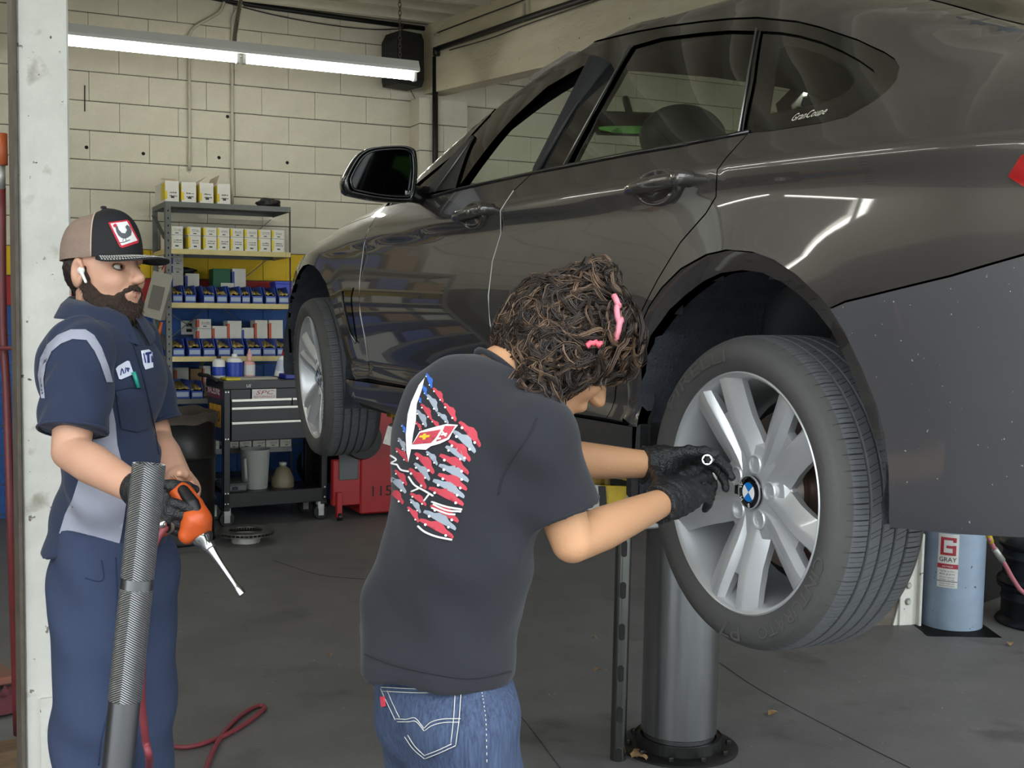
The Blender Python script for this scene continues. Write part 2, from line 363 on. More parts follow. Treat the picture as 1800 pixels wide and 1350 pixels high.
def flare(s,h):
    e=0
    for sc,hc,r in ARC:
        d=math.hypot(s-sc,h-hc); x=(d-r)/.045
        if h<.95: e+=.007/(1+math.exp(x*1.6-1.2)) if d>r-.10 else .007
    return e
def side_t(s,h):
    f=(min(max(s,SG[0]),SG[-1])-SG[0])/(SG[1]-SG[0]);i=min(int(f),NS-2);f-=i
    hc=HG[i,:VK+1]*(1-f)+HG[i+1,:VK+1]*f;tc=TG[i,:VK+1]*(1-f)+TG[i+1,:VK+1]*f
    return float(np.interp(h,hc,tc))+flare(s,h)
def top_h(s,t):
    f=(min(max(s,SG[0]),SG[-1])-SG[0])/(SG[1]-SG[0]);i=min(int(f),NS-2);f-=i
    k=int(7*(NV-1)/12)
    hc=HG[i,k:]*(1-f)+HG[i+1,k:]*f;tc=TG[i,k:]*(1-f)+TG[i+1,k:]*f
    return float(np.interp(-abs(t),-tc,hc))
# ---------- car pose on the lift ----------
CPI=math.radians(3.0); CO=np.array([2.42,2.064,.886])
CS=np.array([0,math.cos(CPI),math.sin(CPI)]);CT=np.array([-1.0,0,0]);CH=np.array([0,-math.sin(CPI),math.cos(CPI)])
def c2w(s,t,h): return CO+CS*s+CT*t+CH*h
def w2c(p):
    q=np.asarray(p)-CO; return q@CS,q@CT,q@CH
def unp(u,v,off=0.0):
    """pixel -> (s,h) on the left side skin"""
    r=ray(u,v); rc=np.array([r@CS,r@CT,r@CH]); oc=np.array(w2c(CP)); t=.86
    for _ in range(30):
        k=(t-oc[1])/rc[1]; p=oc+rc*k
        tn=side_t(p[0],p[2])+off
        t=.5*t+.5*tn
    return float(p[0]),float(p[2])
# ================= the car =================
def inpoly(p,poly):
    x,y=p;c=False;n=len(poly);j=n-1
    for i in range(n):
        xi,yi=poly[i];xj,yj=poly[j]
        if (yi>y)!=(yj>y) and x<(xj-xi)*(y-yi)/(yj-yi)+xi: c=not c
        j=i
    return c
def dens(poly,res):
    o=[]
    for i in range(len(poly)):
        a=np.array(poly[i],float);b=np.array(poly[(i+1)%len(poly)],float);n=max(1,int(np.linalg.norm(b-a)/res+.5))
        o+=[tuple(a+(b-a)*k/n) for k in range(n)]
    return o
def area2(p): return sum(p[i][0]*p[(i+1)%len(p)][1]-p[(i+1)%len(p)][0]*p[i][1] for i in range(len(p)))
def offs(poly,g):
    """move a closed outline inwards by g"""
    n=len(poly);sg=1 if area2(poly)>0 else -1;o=[];nn=[]
    for i in range(n):
        a=np.array(poly[i-1]);b=np.array(poly[(i+1)%n]);d=b-a;d=d/(np.linalg.norm(d)+1e-12);q=np.array([d[1],-d[0]])*sg
        nn.append(q);o.append(tuple(np.array(poly[i])-q*g))
    return o,nn
def cdt(outer,holes,res):
    pts=list(outer);edges=[(i,(i+1)%len(outer)) for i in range(len(outer))]
    for h in holes:
        n=len(pts);pts+=list(h);edges+=[(n+i,n+(i+1)%len(h)) for i in range(len(h))]
    B=np.array(pts);x0,y0=B.min(0);x1,y1=B.max(0);r=0
    y=y0+res/2
    while y<y1:
        x=x0+res*(.25 if r%2 else .75)
        while x<x1:
            if ((B-(x,y))**2).sum(1).min()>(res*.55)**2 and inpoly((x,y),outer) and not any(inpoly((x,y),h) for h in holes): pts.append((x,y))
            x+=res
        y+=res*.87;r+=1
    vo,_,fo,*_r=delaunay_2d_cdt([Vector(p) for p in pts],edges,[],0,1e-6)
    V2=[(v.x,v.y) for v in vo];F=[]
    for f in fo:
        c=(sum(V2[i][0] for i in f)/len(f),sum(V2[i][1] for i in f)/len(f))
        if inpoly(c,outer) and not any(inpoly(c,h) for h in holes): F.append(tuple(f))
    return V2,F
def side_n(s,h,e=.004):
    ds=(side_t(s+e,h)-side_t(s-e,h))/(2*e);dh=(side_t(s,h+e)-side_t(s,h-e))/(2*e)
    n=np.array([-ds,1,-dh]);return n/np.linalg.norm(n)
def panel(name,poly,mat,parent,holes=(),off=0.0,rim=.015,res=.03,gap=.002,both=True,tf=None,nf=None,label=None):
    """sheet-metal panel: outline in (s,h) wrapped on the side skin, with a folded edge; mirrored to the far side"""
    tf=tf or side_t;nf=nf or side_n
    P,PN=offs(dens(poly,res),gap);HL=[offs(dens(h,res),-gap)[0] for h in holes]
    V2,F=cdt(P,HL,res);V=[];N=[]
    for s,h in V2:
        V.append((s,tf(s,h)+off,h));N.append(nf(s,h))
    F=[f if ((V2[f[1]][0]-V2[f[0]][0])*(V2[f[2]][1]-V2[f[0]][1])-(V2[f[1]][1]-V2[f[0]][1])*(V2[f[2]][0]-V2[f[0]][0]))<0 else f[::-1] for f in F]
    if rim:
        for lp,sg in [(P,1)]+[(h,-1) for h in HL]:
            _,nn=offs(lp,0);k=len(lp);b=len(V)
            for (s,h),q in zip(lp,nn):
                q3=np.array([q[0]*sg,0,q[1]*sg]);t=tf(s,h)+off;n1=nf(s,h)*.6+q3;n1/=np.linalg.norm(n1)
                V.append((s,t,h));N.append(n1);V.append((s+q3[0]*.0008,t-rim,h+q3[2]*.0008));N.append(q3)
            ccw=(area2(lp)>0)
            for i in range(k):
                a,c=b+2*i,b+2*((i+1)%k);f=(a,a+1,c+1,c)
                F.append(f if ccw==(sg>0) else f[::-1])
    o=mk(name,V,F,mat,parent,smooth=True,normals=N)
    if label: o['label']=label
    if both:
        o2=mk(name,[(s,-t,h) for s,t,h in V],[f[::-1] for f in F],mat,parent,smooth=True,normals=[(a,-b,c) for a,b,c in N])
    return o
def u(*pts,off=0.0): return [unp(a,b,off) for a,b in pts]
def Hv(s,v):
    i=np.interp(s,SG,np.arange(NS));a=int(min(i,NS-2));f=i-a;k=v*(NV-1)/12
    return float(np.interp(k,np.arange(NV),HG[a]*(1-f)+HG[a+1]*f))
def Tv(s,v):
    i=np.interp(s,SG,np.arange(NS));a=int(min(i,NS-2));f=i-a;k=v*(NV-1)/12
    return float(np.interp(k,np.arange(NV),TG[a]*(1-f)+TG[a+1]*f))
m_paint=M('car_paint_brown_grey','423f3d',.24,.45,coat=1.0); 
m_paint2=M('car_paint_bumper','4a4a4d',.36,.3,coat=.5,var=.3,scale=5,col2='3f3f43'); speck(m_paint2,'b9b9b4',120,.745,.01,2)
m_gloss=M('black_gloss_trim','0b0b0c',.12,coat=.6); m_blk=M('black_plastic','131315',.6,bump=.3,bscale=200)
m_felt=M('wheel_liner_felt','2b2e34',.95,var=.5,scale=26,col2='444953',bump=.5,bscale=160); m_int=M('car_interior_dark','17181a',.75); m_seat=M('car_seat_leather','2a2b2d',.55,var=.2,scale=20); m_under=M('underbody_black','0c0c0d',.8)
def glass_mat(name,tint,r0=.04,rough=0.0):
    """thin pane: tinted see-through plus a mirror layer that grows towards grazing view"""
    m=bpy.data.materials.new(name);m.use_nodes=True;nt=m.node_tree;nt.nodes.remove(nt.nodes['Principled BSDF']);N=nt.nodes.new;L=nt.links.new
    tr=N('ShaderNodeBsdfTransparent');tr.inputs[0].default_value=(*tint,1);gl=N('ShaderNodeBsdfGlossy');gl.inputs['Roughness'].default_value=rough
    lw=N('ShaderNodeLayerWeight');lw.inputs[0].default_value=.5;pw=N('ShaderNodeMath');pw.operation='POWER';pw.inputs[1].default_value=5;ma=N('ShaderNodeMath');ma.operation='MULTIPLY_ADD';ma.inputs[1].default_value=1-r0;ma.inputs[2].default_value=r0;mx=N('ShaderNodeMixShader')
    L(lw.outputs['Facing'],pw.inputs[0]);L(pw.outputs[0],ma.inputs[0]);L(ma.outputs[0],mx.inputs[0]);L(tr.outputs[0],mx.inputs[1]);L(gl.outputs[0],mx.inputs[2]);L(mx.outputs[0],nt.nodes['Material Output'].inputs[0]);return m
m_gl=glass_mat('tinted_side_glass',(.66,.70,.64),.13); m_ws=glass_mat('windscreen_glass',(.93,.99,.91),.03); m_frit=M('glass_frit_black','121110',.1,coat=.5)
CAR=thing('car','dark brown-grey coupe raised on the lift with silver wheels','car',mat=Matrix([[CS[i],CT[i],CH[i],CO[i]] for i in range(3)]+[[0,0,0,1]]))
# ---- outlines in side view ----
fd=[(2.10,.925),(2.15,.885),(2.172,.849),(2.192,.79),(2.222,.661),(2.208,.549),(2.196,.464),(2.20,.38),(2.17,.318)]
mid=[(1.0,.966),(1.072,.922),(1.106,.868),(1.118,.806),(1.152,.728),(1.157,.632),(1.149,.552),(1.135,.46),(1.10,.39),(1.06,.337)]
rd=[(.055,.984),(.099,.909),(.105,.856),(.134,.823),(.215,.765),(.288,.687),(.37,.589),(.445,.50),(.505,.427),(.528,.352)]
def sl(s): return .353-(s-.38)*.0235
RA=[(.400,.345),(.397,.42),(.381,.483),(.33,.56),(.256,.621),(.199,.652),(.131,.683),(.073,.700),(0,.706),(-.061,.701),(-.124,.683),(-.179,.658),(-.221,.631),(-.26,.598),(-.3,.546),(-.332,.488),(-.36,.43),(-.383,.376),(-.396,.325),(-.404,.259)]
FA=[(2.40,.304),(2.417,.381),(2.435,.467),(2.488,.579),(2.57,.650),(2.66,.694),(2.735,.716),(2.81,.722)];FA=FA+[(5.62-s,h) for s,h in FA[-2::-1]]
RO=[unp(a_,b_) for a_,b_ in ((1121,590),(1140,540),(1163,506),(1196,473),(1241,448),(1276,440),(1322,444),(1360,458),(1400,485),(1438,521),(1458,543),(1483,584),(1512,645),(1539,711),(1553,764))]
RO=[(.452,.362),(.448,.46)]+RO+[(-.414,.37),(-.414,.31),(-.409,.262)]
_ib=min(range(len(RO)),key=lambda i:abs(RO[i][0]+.272))
bc=[(RO[_ib][0],RO[_ib][1]),(-.31,.651),(-.366,.663),(-.528,.698),(-.651,.732),(-.80,.775),(-1.0,.84)]
dlo_up=u((805,266),(860,203),(930,137),(1000,92),(1060,69),(1115,56),(1170,46),(1230,38),(1280,33),(1330,31),(1400,38),(1440,48),(1475,60),(1505,70),(1530,82),(1552,92),(1570,104),(1579,120))
dlo_lo=u((1573,143),(1558,160),(1535,178),(1490,204),(1445,215),(1400,222),(1355,229))
belt=u((1315,235),(1200,257),(1107,273),(957,302),(840,327),(800,336),(762,347))
dlo_front=[(1.80,.94),(1.86,.985)]
vt=10.4
top=[(s,Hv(s,vt)) for s in np.linspace(2.08,-1.0,40)]
upf=[p for p in dlo_up]
bodyside=rd[::-1]+dlo_lo[::-1]+upf[::-1]+[(1.88,1.0),(1.98,.955),(2.07,.925)]+top+[(-1.0,.95)]+bc[::-1]+RO[:_ib][::-1]+[(.452,sl(.45))]
panel('body_side',bodyside,m_paint,CAR,res=.028)
panel('rear_bumper',bc+[(-1.0,.60),(-1.0,.335),(-.8,.308),(-.664,.291),(-.55,.276)]+RO[_ib+1:][::-1],m_paint2,CAR)
panel('door',fd+[(1.6,sl(1.6))]+mid[::-1]+[b for b in belt if 1.02<b[0]]+[(1.80,.933),(1.95,.93)],m_paint,CAR,label='front door',holes=[])
rdoor=mid+[(.8,sl(.8))]+rd[::-1]+[b for b in belt if b[0]<.98 and b[0]>.08]
panel('door',rdoor,m_paint,CAR,label='rear door')
panel('fender',[(2.10,.925)]+fd[1:]+[(2.30,.303)]+FA[1:8]+FA[8:-3]+[(3.2,.55),(3.42,.60)]+[(s,Hv(s,7)) for s in np.linspace(3.40,2.12,12)],m_paint,CAR)
panel('front_bumper',FA[-4:]+[(3.22,.25),(3.5,.27),(3.53,.5),(3.42,.60),(3.2,.55)],m_paint,CAR,rim=.01)
panel('sill',[(2.40,.300),(2.37,.25),(2.30,.222),(1.9,.21),(1.2,.202),(.6,.20),(.43,.21),(.402,.25),(.40,sl(.4)-.004),(.9,sl(.9)-.004),(1.6,sl(1.6)-.004)],m_paint,CAR)
def arch_t(s,h):
    d=math.hypot(s,(h-.335)*1.0);f=min(max((.452-d)/.07,0),1);return side_t(s,h)+.001-.022*f*f
def arch_n(s,h):
    d=math.hypot(s,h-.335);f=min(max((.452-d)/.07,0),1);n=side_n(s,h)-np.array([s/d,0,(h-.335)/d])*(.10+.75*f);return n/np.linalg.norm(n)
panel('wheel_arch',RO+RA[::-1],m_paint,CAR,tf=arch_t,nf=arch_n,rim=.03,res=.022,gap=.0006)
# windows
fw=u((800,335),(830,292),(862,250),(900,207),(960,152),(1020,117),(1043,107),(1050,112),(1049,122),(1020,170),(975,245),(945,300),(870,318))
rw=u((996,287),(1150,257),(1296,231),(1312,140),(1326,54),(1280,53),(1230,57),(1160,66),(1111,80),(1070,150),(1030,222))
qw=u((1304,229),(1322,140),(1335,54),(1370,56),(1400,61),(1440,72),(1475,87),(1505,103),(1532,122),(1540,136),(1532,155),(1510,175),(1480,192),(1440,203),(1380,214))
qi=u((1345,201),(1354,140),(1364,84),(1380,78),(1405,81),(1440,93),(1470,108),(1492,125),(1498,138),(1490,155),(1470,170),(1430,184),(1390,193))
dlo=dlo_up+dlo_lo+belt+dlo_front
panel('window_trim',dlo,m_gloss,CAR,holes=[fw,rw,qw],off=-.004,rim=.03,res=.03,gap=.0)
panel('window_glass',rw,m_gl,CAR,off=-.012,rim=0,gap=-.004)
panel('window_glass',qw,m_frit,CAR,holes=[qi],off=-.010,rim=0,gap=-.003,label='black border of the quarter window')
panel('window_glass',qi,m_gl,CAR,off=-.010,rim=0,gap=-.001)
m_chr=M('trim_edge_grey','777672',.3,.8)
def bead(name,pts,mat,r=.003,off=.001,parent=CAR):
    b=MB();P=[]
    for s,h in pts: P.append((s,side_t(s,h)+off,h))
    b.tube(P,r,6);b.out(name,mat,parent,smooth=True)
bead('window_seal',u((1299,232),(1314,140),(1330,50)),m_chr,.0025); bead('window_seal',u((990,292),(1030,218),(1070,146),(1108,80)),m_chr,.002)
bead('belt_seal',[(s,h+.004) for s,h in belt+[(1.80,.935)]],m_gloss,.005); bead('window_seal',u((1040,100),(1052,108),(1051,124),(1000,205),(946,300)),m_blk,.006)
m_glint=M('door_edge_glint','b9bab6',.3,.3)  # pale bead standing in for the light caught along the door edges
bead('door_edge_glint',[p for p in fd if .32<p[1]<.86],m_glint,.0016,.001);bead('door_edge_glint',[p for p in mid if p[1]<.965],m_glint,.0013,.0008)
# lettering on the quarter window
_v,_f=text_mesh('GranCoupe',1.0,0,.28);_a=np.array(_v);_w=np.ptp(_a[:,0]);_x0=_a[:,0].min()
s0,h0=unp(1389,207);s1,h1=unp(1449,194)
mk('badge',[((lambda s,h:(s,side_t(s,h)-.006,h))(s0+(s1-s0)*(x-_x0)/_w-(y*.0)*.1,h0+(h1-h0)*(x-_x0)/_w+y*.022)) for x,y,z in _v],_f,M('badge_silver','d8d6c8',.3,.4),CAR)
# ---- top panels in (s,v) ----
def skin(name,s0,s1,v0,v1,mat,ns=24,nv=14,half=False,off=0.0,parent=CAR,sf=None):
    V=[];F=[]
    vs=list(np.linspace(v0,v1,nv));cols=[]
    for i in range(ns+1):
        a=i/ns;row=[]
        for sgn in (1,-1):
            for v in (vs if sgn==1 else vs[-2::-1]):
                e0,e1=(s0,s1) if sf is None else sf(v)
                s=e0+(e1-e0)*a;row.append((s,sgn*Tv(s,v),Hv(s,v)+off))
        cols.append(row)
    n=len(cols[0])
    for r in cols: V+=r
    for i in range(ns):
        for j in range(n-1): F.append((i*n+j,i*n+j+1,(i+1)*n+j+1,(i+1)*n+j))
    return mk(name,V,F,mat,parent,smooth=True)
skin('roof',-.02,1.30,vt,12,m_paint)
skin('windscreen',1.305,2.12,vt-.1,12,m_ws,sf=lambda v:(1.305,2.10+.10*(v-10.3)/1.7))
skin('rear_window',-.56,-.025,vt,12,m_gl)
skin('boot_lid',-1.02,-.565,vt,12,m_paint,10)
skin('bonnet',2.12,3.5,7.0,12,m_paint,26,24)
skin('headliner',-.1,1.36,10.2,12,m_int,off=-.045)
b=MB();b.tube([(s,Tv(s,9.7)-.045,Hv(s,9.7)-.03) for s in np.linspace(1.98,-.4,40)],.036,10);b.tube([(s,-Tv(s,9.7)+.045,Hv(s,9.7)-.03) for s in np.linspace(1.98,-.4,40)],.036,10);b.out('pillar_trim',m_int,CAR,smooth=True)
for s_ in (.98,):
    for sg in (1,-1): MB().tube([(s_+.12,sg*.82,.6),(s_+.02,sg*.79,.97),(s_-.03,sg*.66,1.27)],[.05,.045,.04],8).out('pillar_trim',m_int,CAR,smooth=True)
# tail closure, nose closure
for s_,nm,mt,sg in ((-1.0,'tail_panel',m_paint2,-1),(3.5,'nose_panel',m_paint,1)):
    vv=np.linspace(0,12,40);ring=[(Tv(s_,v),max(Hv(s_,v),.337)) for v in vv];ring=ring+[(-t,h) for t,h in ring[-2::-1]];k=len(ring);V=[];F=[];hc_=sum(h for _,h in ring)/k
    for ds,sc in ((-.004,1.0),(.03,.985),(.055,.94),(.07,.86),(.082,.6),(.088,.02)):
        for t,h in ring: V.append((s_+sg*ds,t*sc,hc_+(h-hc_)*(1-(1-sc)*.8)))
    for i in range(5):
        for j in range(k): F.append((i*k+j,i*k+(j+1)%k,(i+1)*k+(j+1)%k,(i+1)*k+j) if sg>0 else (i*k+j,(i+1)*k+j,(i+1)*k+(j+1)%k,i*k+(j+1)%k))
    mk(nm,V,F,mt,CAR,smooth=True)
# tail lamp (its tip shows at the frame edge)
m_lamp=M('tail_lamp_red','7a0c10',.12,coat=1,var=.35,scale=40,col2='b02024')
tl=[(-.612,.853),(-.632,.885),(-.70,.915),(-.80,.93),(-.95,.935),(-.98,.86),(-.9,.80),(-.78,.795),(-.68,.808)]
panel('tail_lamp',tl,m_lamp,CAR,off=.004,rim=.02)
# ---- inner shell, liners, underbody ----
V=[];F=[];ss=np.linspace(-1.0,3.4,90);vv=np.linspace(0,7.0,26)
for s in ss:
    for v in vv: V.append((s,Tv(s,v)-.035,max(Hv(s,v),.35 if s<-.3 else 0)))
for i in range(len(ss)-1):
    for j in range(len(vv)-1):
        c=np.mean([V[i*26+j],V[(i+1)*26+j+1]],0)
        if all(math.hypot(c[0]-a,c[2]-.335)>.40 for a in (0,2.81)): F.append((i*26+j,i*26+j+1,(i+1)*26+j+1,(i+1)*26+j))
n=len(V);mk('inner_shell',V+[(a,-b,c) for a,b,c in V],F+[tuple(i+n for i in f) for f in F],m_under,CAR)
for a in (0,2.81):
    for sg in (1,-1):
        b=MB();prof=[];A=np.linspace(math.radians(-22 if a==0 else -12),math.radians(190 if a==0 else 202),40)
        for i,q in enumerate(A):
            R=.405+.012*math.sin(q*9+1)*(.5)+.006*math.sin(q*31)
            prof.append((a+R*math.cos(q),.335+R*.97*math.sin(q)))
        V=[];F=[]
        tt=[.868,.84,.80,.74,.68,.60,.52,.50]
        for k,t in enumerate(tt):
            for (s,h) in prof:
                sh=1.0 if k<7 else .2
                V.append((a+(s-a)*sh*(1-.02*(k in(1,2))),sg*t,.335+(h-.335)*sh))
        m=len(prof)
        for k in range(len(tt)-1):
            for i in range(m-1): F.append((k*m+i,k*m+i+1,(k+1)*m+i+1,(k+1)*m+i))
        mk('wheel_liner',V,F,m_felt,CAR,smooth=True)
MB().box((-.40,-.62,.24),(3.4,.62,.27)).box((-.95,-.60,.40),(-.38,.60,.43)).box((.42,-.83,.21),(2.36,.83,.235)).out('underbody',m_under,CAR)
b=MB();b.lathe([(0,-.32),(.085,-.32),(.10,-.29),(.10,.29),(.085,.32),(0,.32)],20,(-.62,0,.33),(0,1,0));b.out('silencer',m_under,CAR,smooth=True,angle=40)
# mud flap like edge of the sill in front of the rear wheel
MB().box((.395,.60,.175),(.44,.872,.36),.012).out('splash_guard',m_blk,CAR)
# ---- door handles ----
def handle(p0,p1,pz):
    (sa,ha),(sb,hb)=unp(*p0),unp(*p1);cs,ch=(sa+sb)/2,(ha+hb)/2;ln=abs(sa-sb)
    # bowl behind the grip, a rounded dish slightly raised at its rim
    pc=(sa*.55+sb*.45,ch-.004);rw_,rh=ln*.36,.040;V=[];F=[];rings=[(1.0,.0012),(.9,.0006),(.8,-.004),(.6,-.008),(.3,-.010),(0.02,-.011)]
    for r,dpt in rings:
        for k in range(28):
            q=2*math.pi*k/28;s=pc[0]+rw_*r*math.cos(q);h=pc[1]+rh*r*math.sin(q);V.append((s,side_t(s,h)+dpt+.0125,h))
    for i in range(len(rings)-1):
        for k in range(28): F.append((i*28+k,(i+1)*28+k,(i+1)*28+(k+1)%28,i*28+(k+1)%28))
    base=len(V)
    for k in range(28):
        q=2*math.pi*k/28;s=pc[0]+rw_*1.05*math.cos(q);h=pc[1]+rh*1.05*math.sin(q);V.append((s,side_t(s,h)-.001,h))
    F+=[(base+k,k,(k+1)%28,base+(k+1)%28) for k in range(28)]
    cup=mk('handle_cup',V,F,m_paint,CAR,smooth=True)
    # grip: lofted bar, thicker at its rear end
    b=MB();N=18;V=[];F=[]
    for i in range(N+1):
        a=i/N;s=sa+(sb-sa)*a;h=ha+(hb-ha)*a;w=.0155*(1-abs(2*a-1)**4*.55)*(1+.15*a);d=.012*(1-abs(2*a-1)**6*.8);t0=side_t(s,h)+.012+.022*math.sin(math.pi*min(1,a*1.05))**.5*(1 if a<.98 else .7)
        for k in range(12):
            q=2*math.pi*k/12;V.append((s,t0+d*math.cos(q),h+w*math.sin(q)))
    for i in range(N):
        for k in range(12): F.append((i*12+k,i*12+(k+1)%12,(i+1)*12+(k+1)%12,(i+1)*12+k))
    F+=[tuple(range(11,-1,-1)),tuple(N*12+k for k in range(12))]
    g=mk('door_handle',V,F,m_paint,CAR,smooth=True)
    # end cap and the seam between grip and cap
    s=sb;t0=side_t(sb,hb);MB().lathe([(0,.040),(.012,.039),(.0165,.034),(.018,.02),(.018,-.005)],16,(sb+.012*(1 if sa>sb else -1),t0,hb),(0,1,0)).out('handle_cap',m_paint,g,smooth=True)
    return g
hd=handle((806,384),(866,368),0);handle((1110,336),(1216,314),0)
s,h=unp(846,373);MB().lathe([(0,.049),(.007,.048),(.009,.044)],14,(s,side_t(s,h)-.002,h),(0,1,0)).out('lock_cylinder',m_chr,hd)
# ---- door mirror ----
def door_mirror(sg):
    out=[(-.5,-.30),(-.46,-.42),(-.30,-.47),(.0,-.52),(.36,-.52),(.46,-.44),(.5,.0),(.48,.36),(.42,.47),(.25,.5),(-.12,.43),(-.30,.30),(-.42,.06),(-.5,-.18)]
    out=[tuple(p) for p in bez([(*p,0) for p in out+[out[0]]],3)[:-1]]
    c=np.array([1.70,1.005*1.0,1.008]);W,Hh=.235,.165;V=[];F=[];k=len(out)
    # x of outline: -.5 = outer tip, +.5 = towards the door ; rings run forward
    rings=[(.0,.93),(-.004,1.0),(.02,1.04),(.05,1.03),(.085,.90),(.11,.66),(.122,.3)]
    for ds,sc in rings:
        for x,y,_ in out:
            V.append((c[0]+ds-x*.0,sg*(c[1]-x*W*sc),c[2]+y*Hh*sc-ds*.1))
    for i in range(len(rings)-1):
        for j in range(k): F.append((i*k+j,(i+1)*k+j,(i+1)*k+(j+1)%k,i*k+(j+1)%k))
    F.append(tuple((len(rings)-1)*k+j for j in range(k)))
    if sg<0: F=[f[::-1] for f in F]
    sh=mk('mirror_housing',V,F,m_gloss,CAR,smooth=True)
    gl=[(c[0]+.004,sg*(c[1]-x*W*.84-.003),c[2]+y*Hh*.82) for x,y,_ in out];f=tuple(range(k))
    mk('mirror_glass',gl,[f if sg<0 else f[::-1]],M('mirror_glass_dark','020203',.04,spec=.6),sh)
    ri=MB();ri.tube([(c[0]-.002,sg*(c[1]-x*W*.885-.002),c[2]+y*Hh*.87) for x,y,_ in out+[out[0]]],.004,6,False);ri.out('mirror_surround',m_gloss,sh,smooth=True)
    MB().tube([(1.73,sg*.93,.945),(1.74,sg*.88,.945),(1.75,sg*.82,.94)],[.03,.028,.034],10).out('mirror_foot',m_gloss,sh,smooth=True)
door_mirror(1);door_mirror(-1)
panel('mirror_sail',[(1.50,.952),(1.66,.95),(1.80,.943),(1.72,1.04),(1.60,1.13),(1.56,1.12)],m_blk,CAR,off=.003,rim=.01,both=True)
bead('window_seal',[(1.655,.95),(1.60,1.03),(1.565,1.115)],m_chr,.0025,.006)
# side vent behind the front wheel
vp=u((603,510),(609,504),(622,505),(618,522),(622,560),(628,602),(616,582),(608,548))
panel('fender_vent',vp,m_gloss,CAR,off=.003,rim=.01,both=False,res=.02)
b=MB();b.tube([(s,side_t(s,h)+.006,h) for s,h in u((603,512),(608,548),(616,582),(628,603))],.004,6);b.out('vent_blade',m_paint,CAR,smooth=True)
# ---- cabin ----
MB().box((1.78,-.74,.60),(2.2,.74,.90),.07).box((1.9,-.74,.3),(2.2,.74,.7),.03).out('dashboard',m_int,CAR)
MB().box((-.6,-.78,.78),(.1,.78,.92),.03).out('parcel_shelf',m_int,CAR)
b=MB();b.tube([(1.62+.0*math.cos(q)+.07*math.sin(q),.37+.185*math.cos(q),.86+.17*math.sin(q)) for q in np.linspace(0,2*math.pi,33)],.015,8,False);b.box((1.60,.33,.82),(1.66,.41,.90),.02).box((1.61,.2,.85),(1.63,.54,.87),.005).out('steering_wheel',m_int,CAR,smooth=False)
# ---- wheels: local x = forward, y = outwards, z = up ----
m_rim=M('alloy_silver','c4c6c8',.34,.55,coat=.3,var=.12,scale=14); m_tire=M('tyre_rubber','414140',.78,var=.35,scale=9,col2='504e4b',bump=.12,bscale=160); m_tread=M('tyre_tread','55575a',.8,var=.4,scale=30,col2='414244')
m_disc=M('brake_disc_rusty','8d8985',.35,.8,var=.85,scale=9,col2='6b3a1c',stretch=(1,6,1)); m_capb=M('cap_black','0a0a0b',.15,coat=1); m_blue=M('roundel_blue','1476c8',.25,coat=1); m_white=M('print_white','e6e6e4',.4); m_letter=M('tyre_letter','4c4b49',.7)
def tire_mesh():
    side=[(.236,-.012),(.243,-.001),(.247,.004),(.256,.010),(.270,.016),(.284,.0165),(.296,.012),(.303,.006),(.3035,.0045),(.3095,-.004),(.3145,-.016)]
    tread=[];ys=[-.016,-.030,-.046]
    R=lambda y:.3185-.9*(abs(y+.1125)/.11)**4*.004
    g=[-.058,-.094,-.131,-.167];w=.0045
    tread.append((.3145,-.016,'s'))
    for y in (-.026,-.038,-.050): tread.append((R(y),y,'s'))
    for i,c in enumerate(g):
        tread+=[(R(c),c+w,'s' if i==0 else 'm%d'%i),(R(c)-.008,c+w*.7,'g'),(R(c)-.008,c-w*.7,'g'),(R(c),c-w,'m%d'%(i+1) if i<3 else 's')]
        if i<3:
            for q in (.33,.67): y=c+(g[i+1]-c)*q;tread.append((R(y),y,'m%d'%(i+1)))
    for y in (-.175,-.187,-.199): tread.append((R(y),y,'s'))
    tread.append((.3145,-.209,'s'))
    prof=[(r,y,'w') for r,y in side[:-1]]+tread+[(r,-.225-y,'w') for r,y in side[-2::-1]]
    fr=[0,.015,.085,.10,.34,.35,.375,.385,.67,.68,.705,.715];big=[0,1,1,0]+[0]*8;sm=[0]*4+[0,1,1,0,0,1,1,0]
    prof=[(r,y if y>-.02 else -.02+(y+.02)*.86,t) for r,y,t in prof]
    NPI=66;k=len(prof);V=[];F=[];mi=[]
    for p in range(NPI):
        for q,f in enumerate(fr):
            a0=2*math.pi*(p+f)/NPI
            for r,y,ty in prof:
                a=a0
                if ty=='s': r-=.0055*big[q]*(1 if r>.315 else .4)+.003*sm[q]*(1 if r>.316 else 0)
                elif ty[0]=='m': r-=.003*sm[q]; a+=(.25 if ty=='m2' else -.1)*2*math.pi/NPI+ (y+.11)*1.2
                V.append((r*math.cos(a),y,r*math.sin(a)))
    n=NPI*len(fr)
    for i in range(n):
        for j in range(k-1):
            F.append((i*k+j,((i+1)%n)*k+j,((i+1)%n)*k+j+1,i*k+j+1));mi.append(0 if prof[j][2]=='w' or prof[j+1][2]=='w' else 1)
    return V,F,mi
def bend_text(txt,R,a_c,h,y,span=None):
    vs,fs=text_mesh(txt,1.0);A=np.array(vs);A[:,0]-=(A[:,0].max()+A[:,0].min())/2;sc=h/.7;w=np.ptp(A[:,0])*sc
    kx=sc if span is None else span*R/np.ptp(A[:,0])
    return [(-(R+v[1]*sc)*math.cos(a_c-v[0]*kx/R),y,(R+v[1]*sc)*math.sin(a_c-v[0]*kx/R)) for v in A],fs
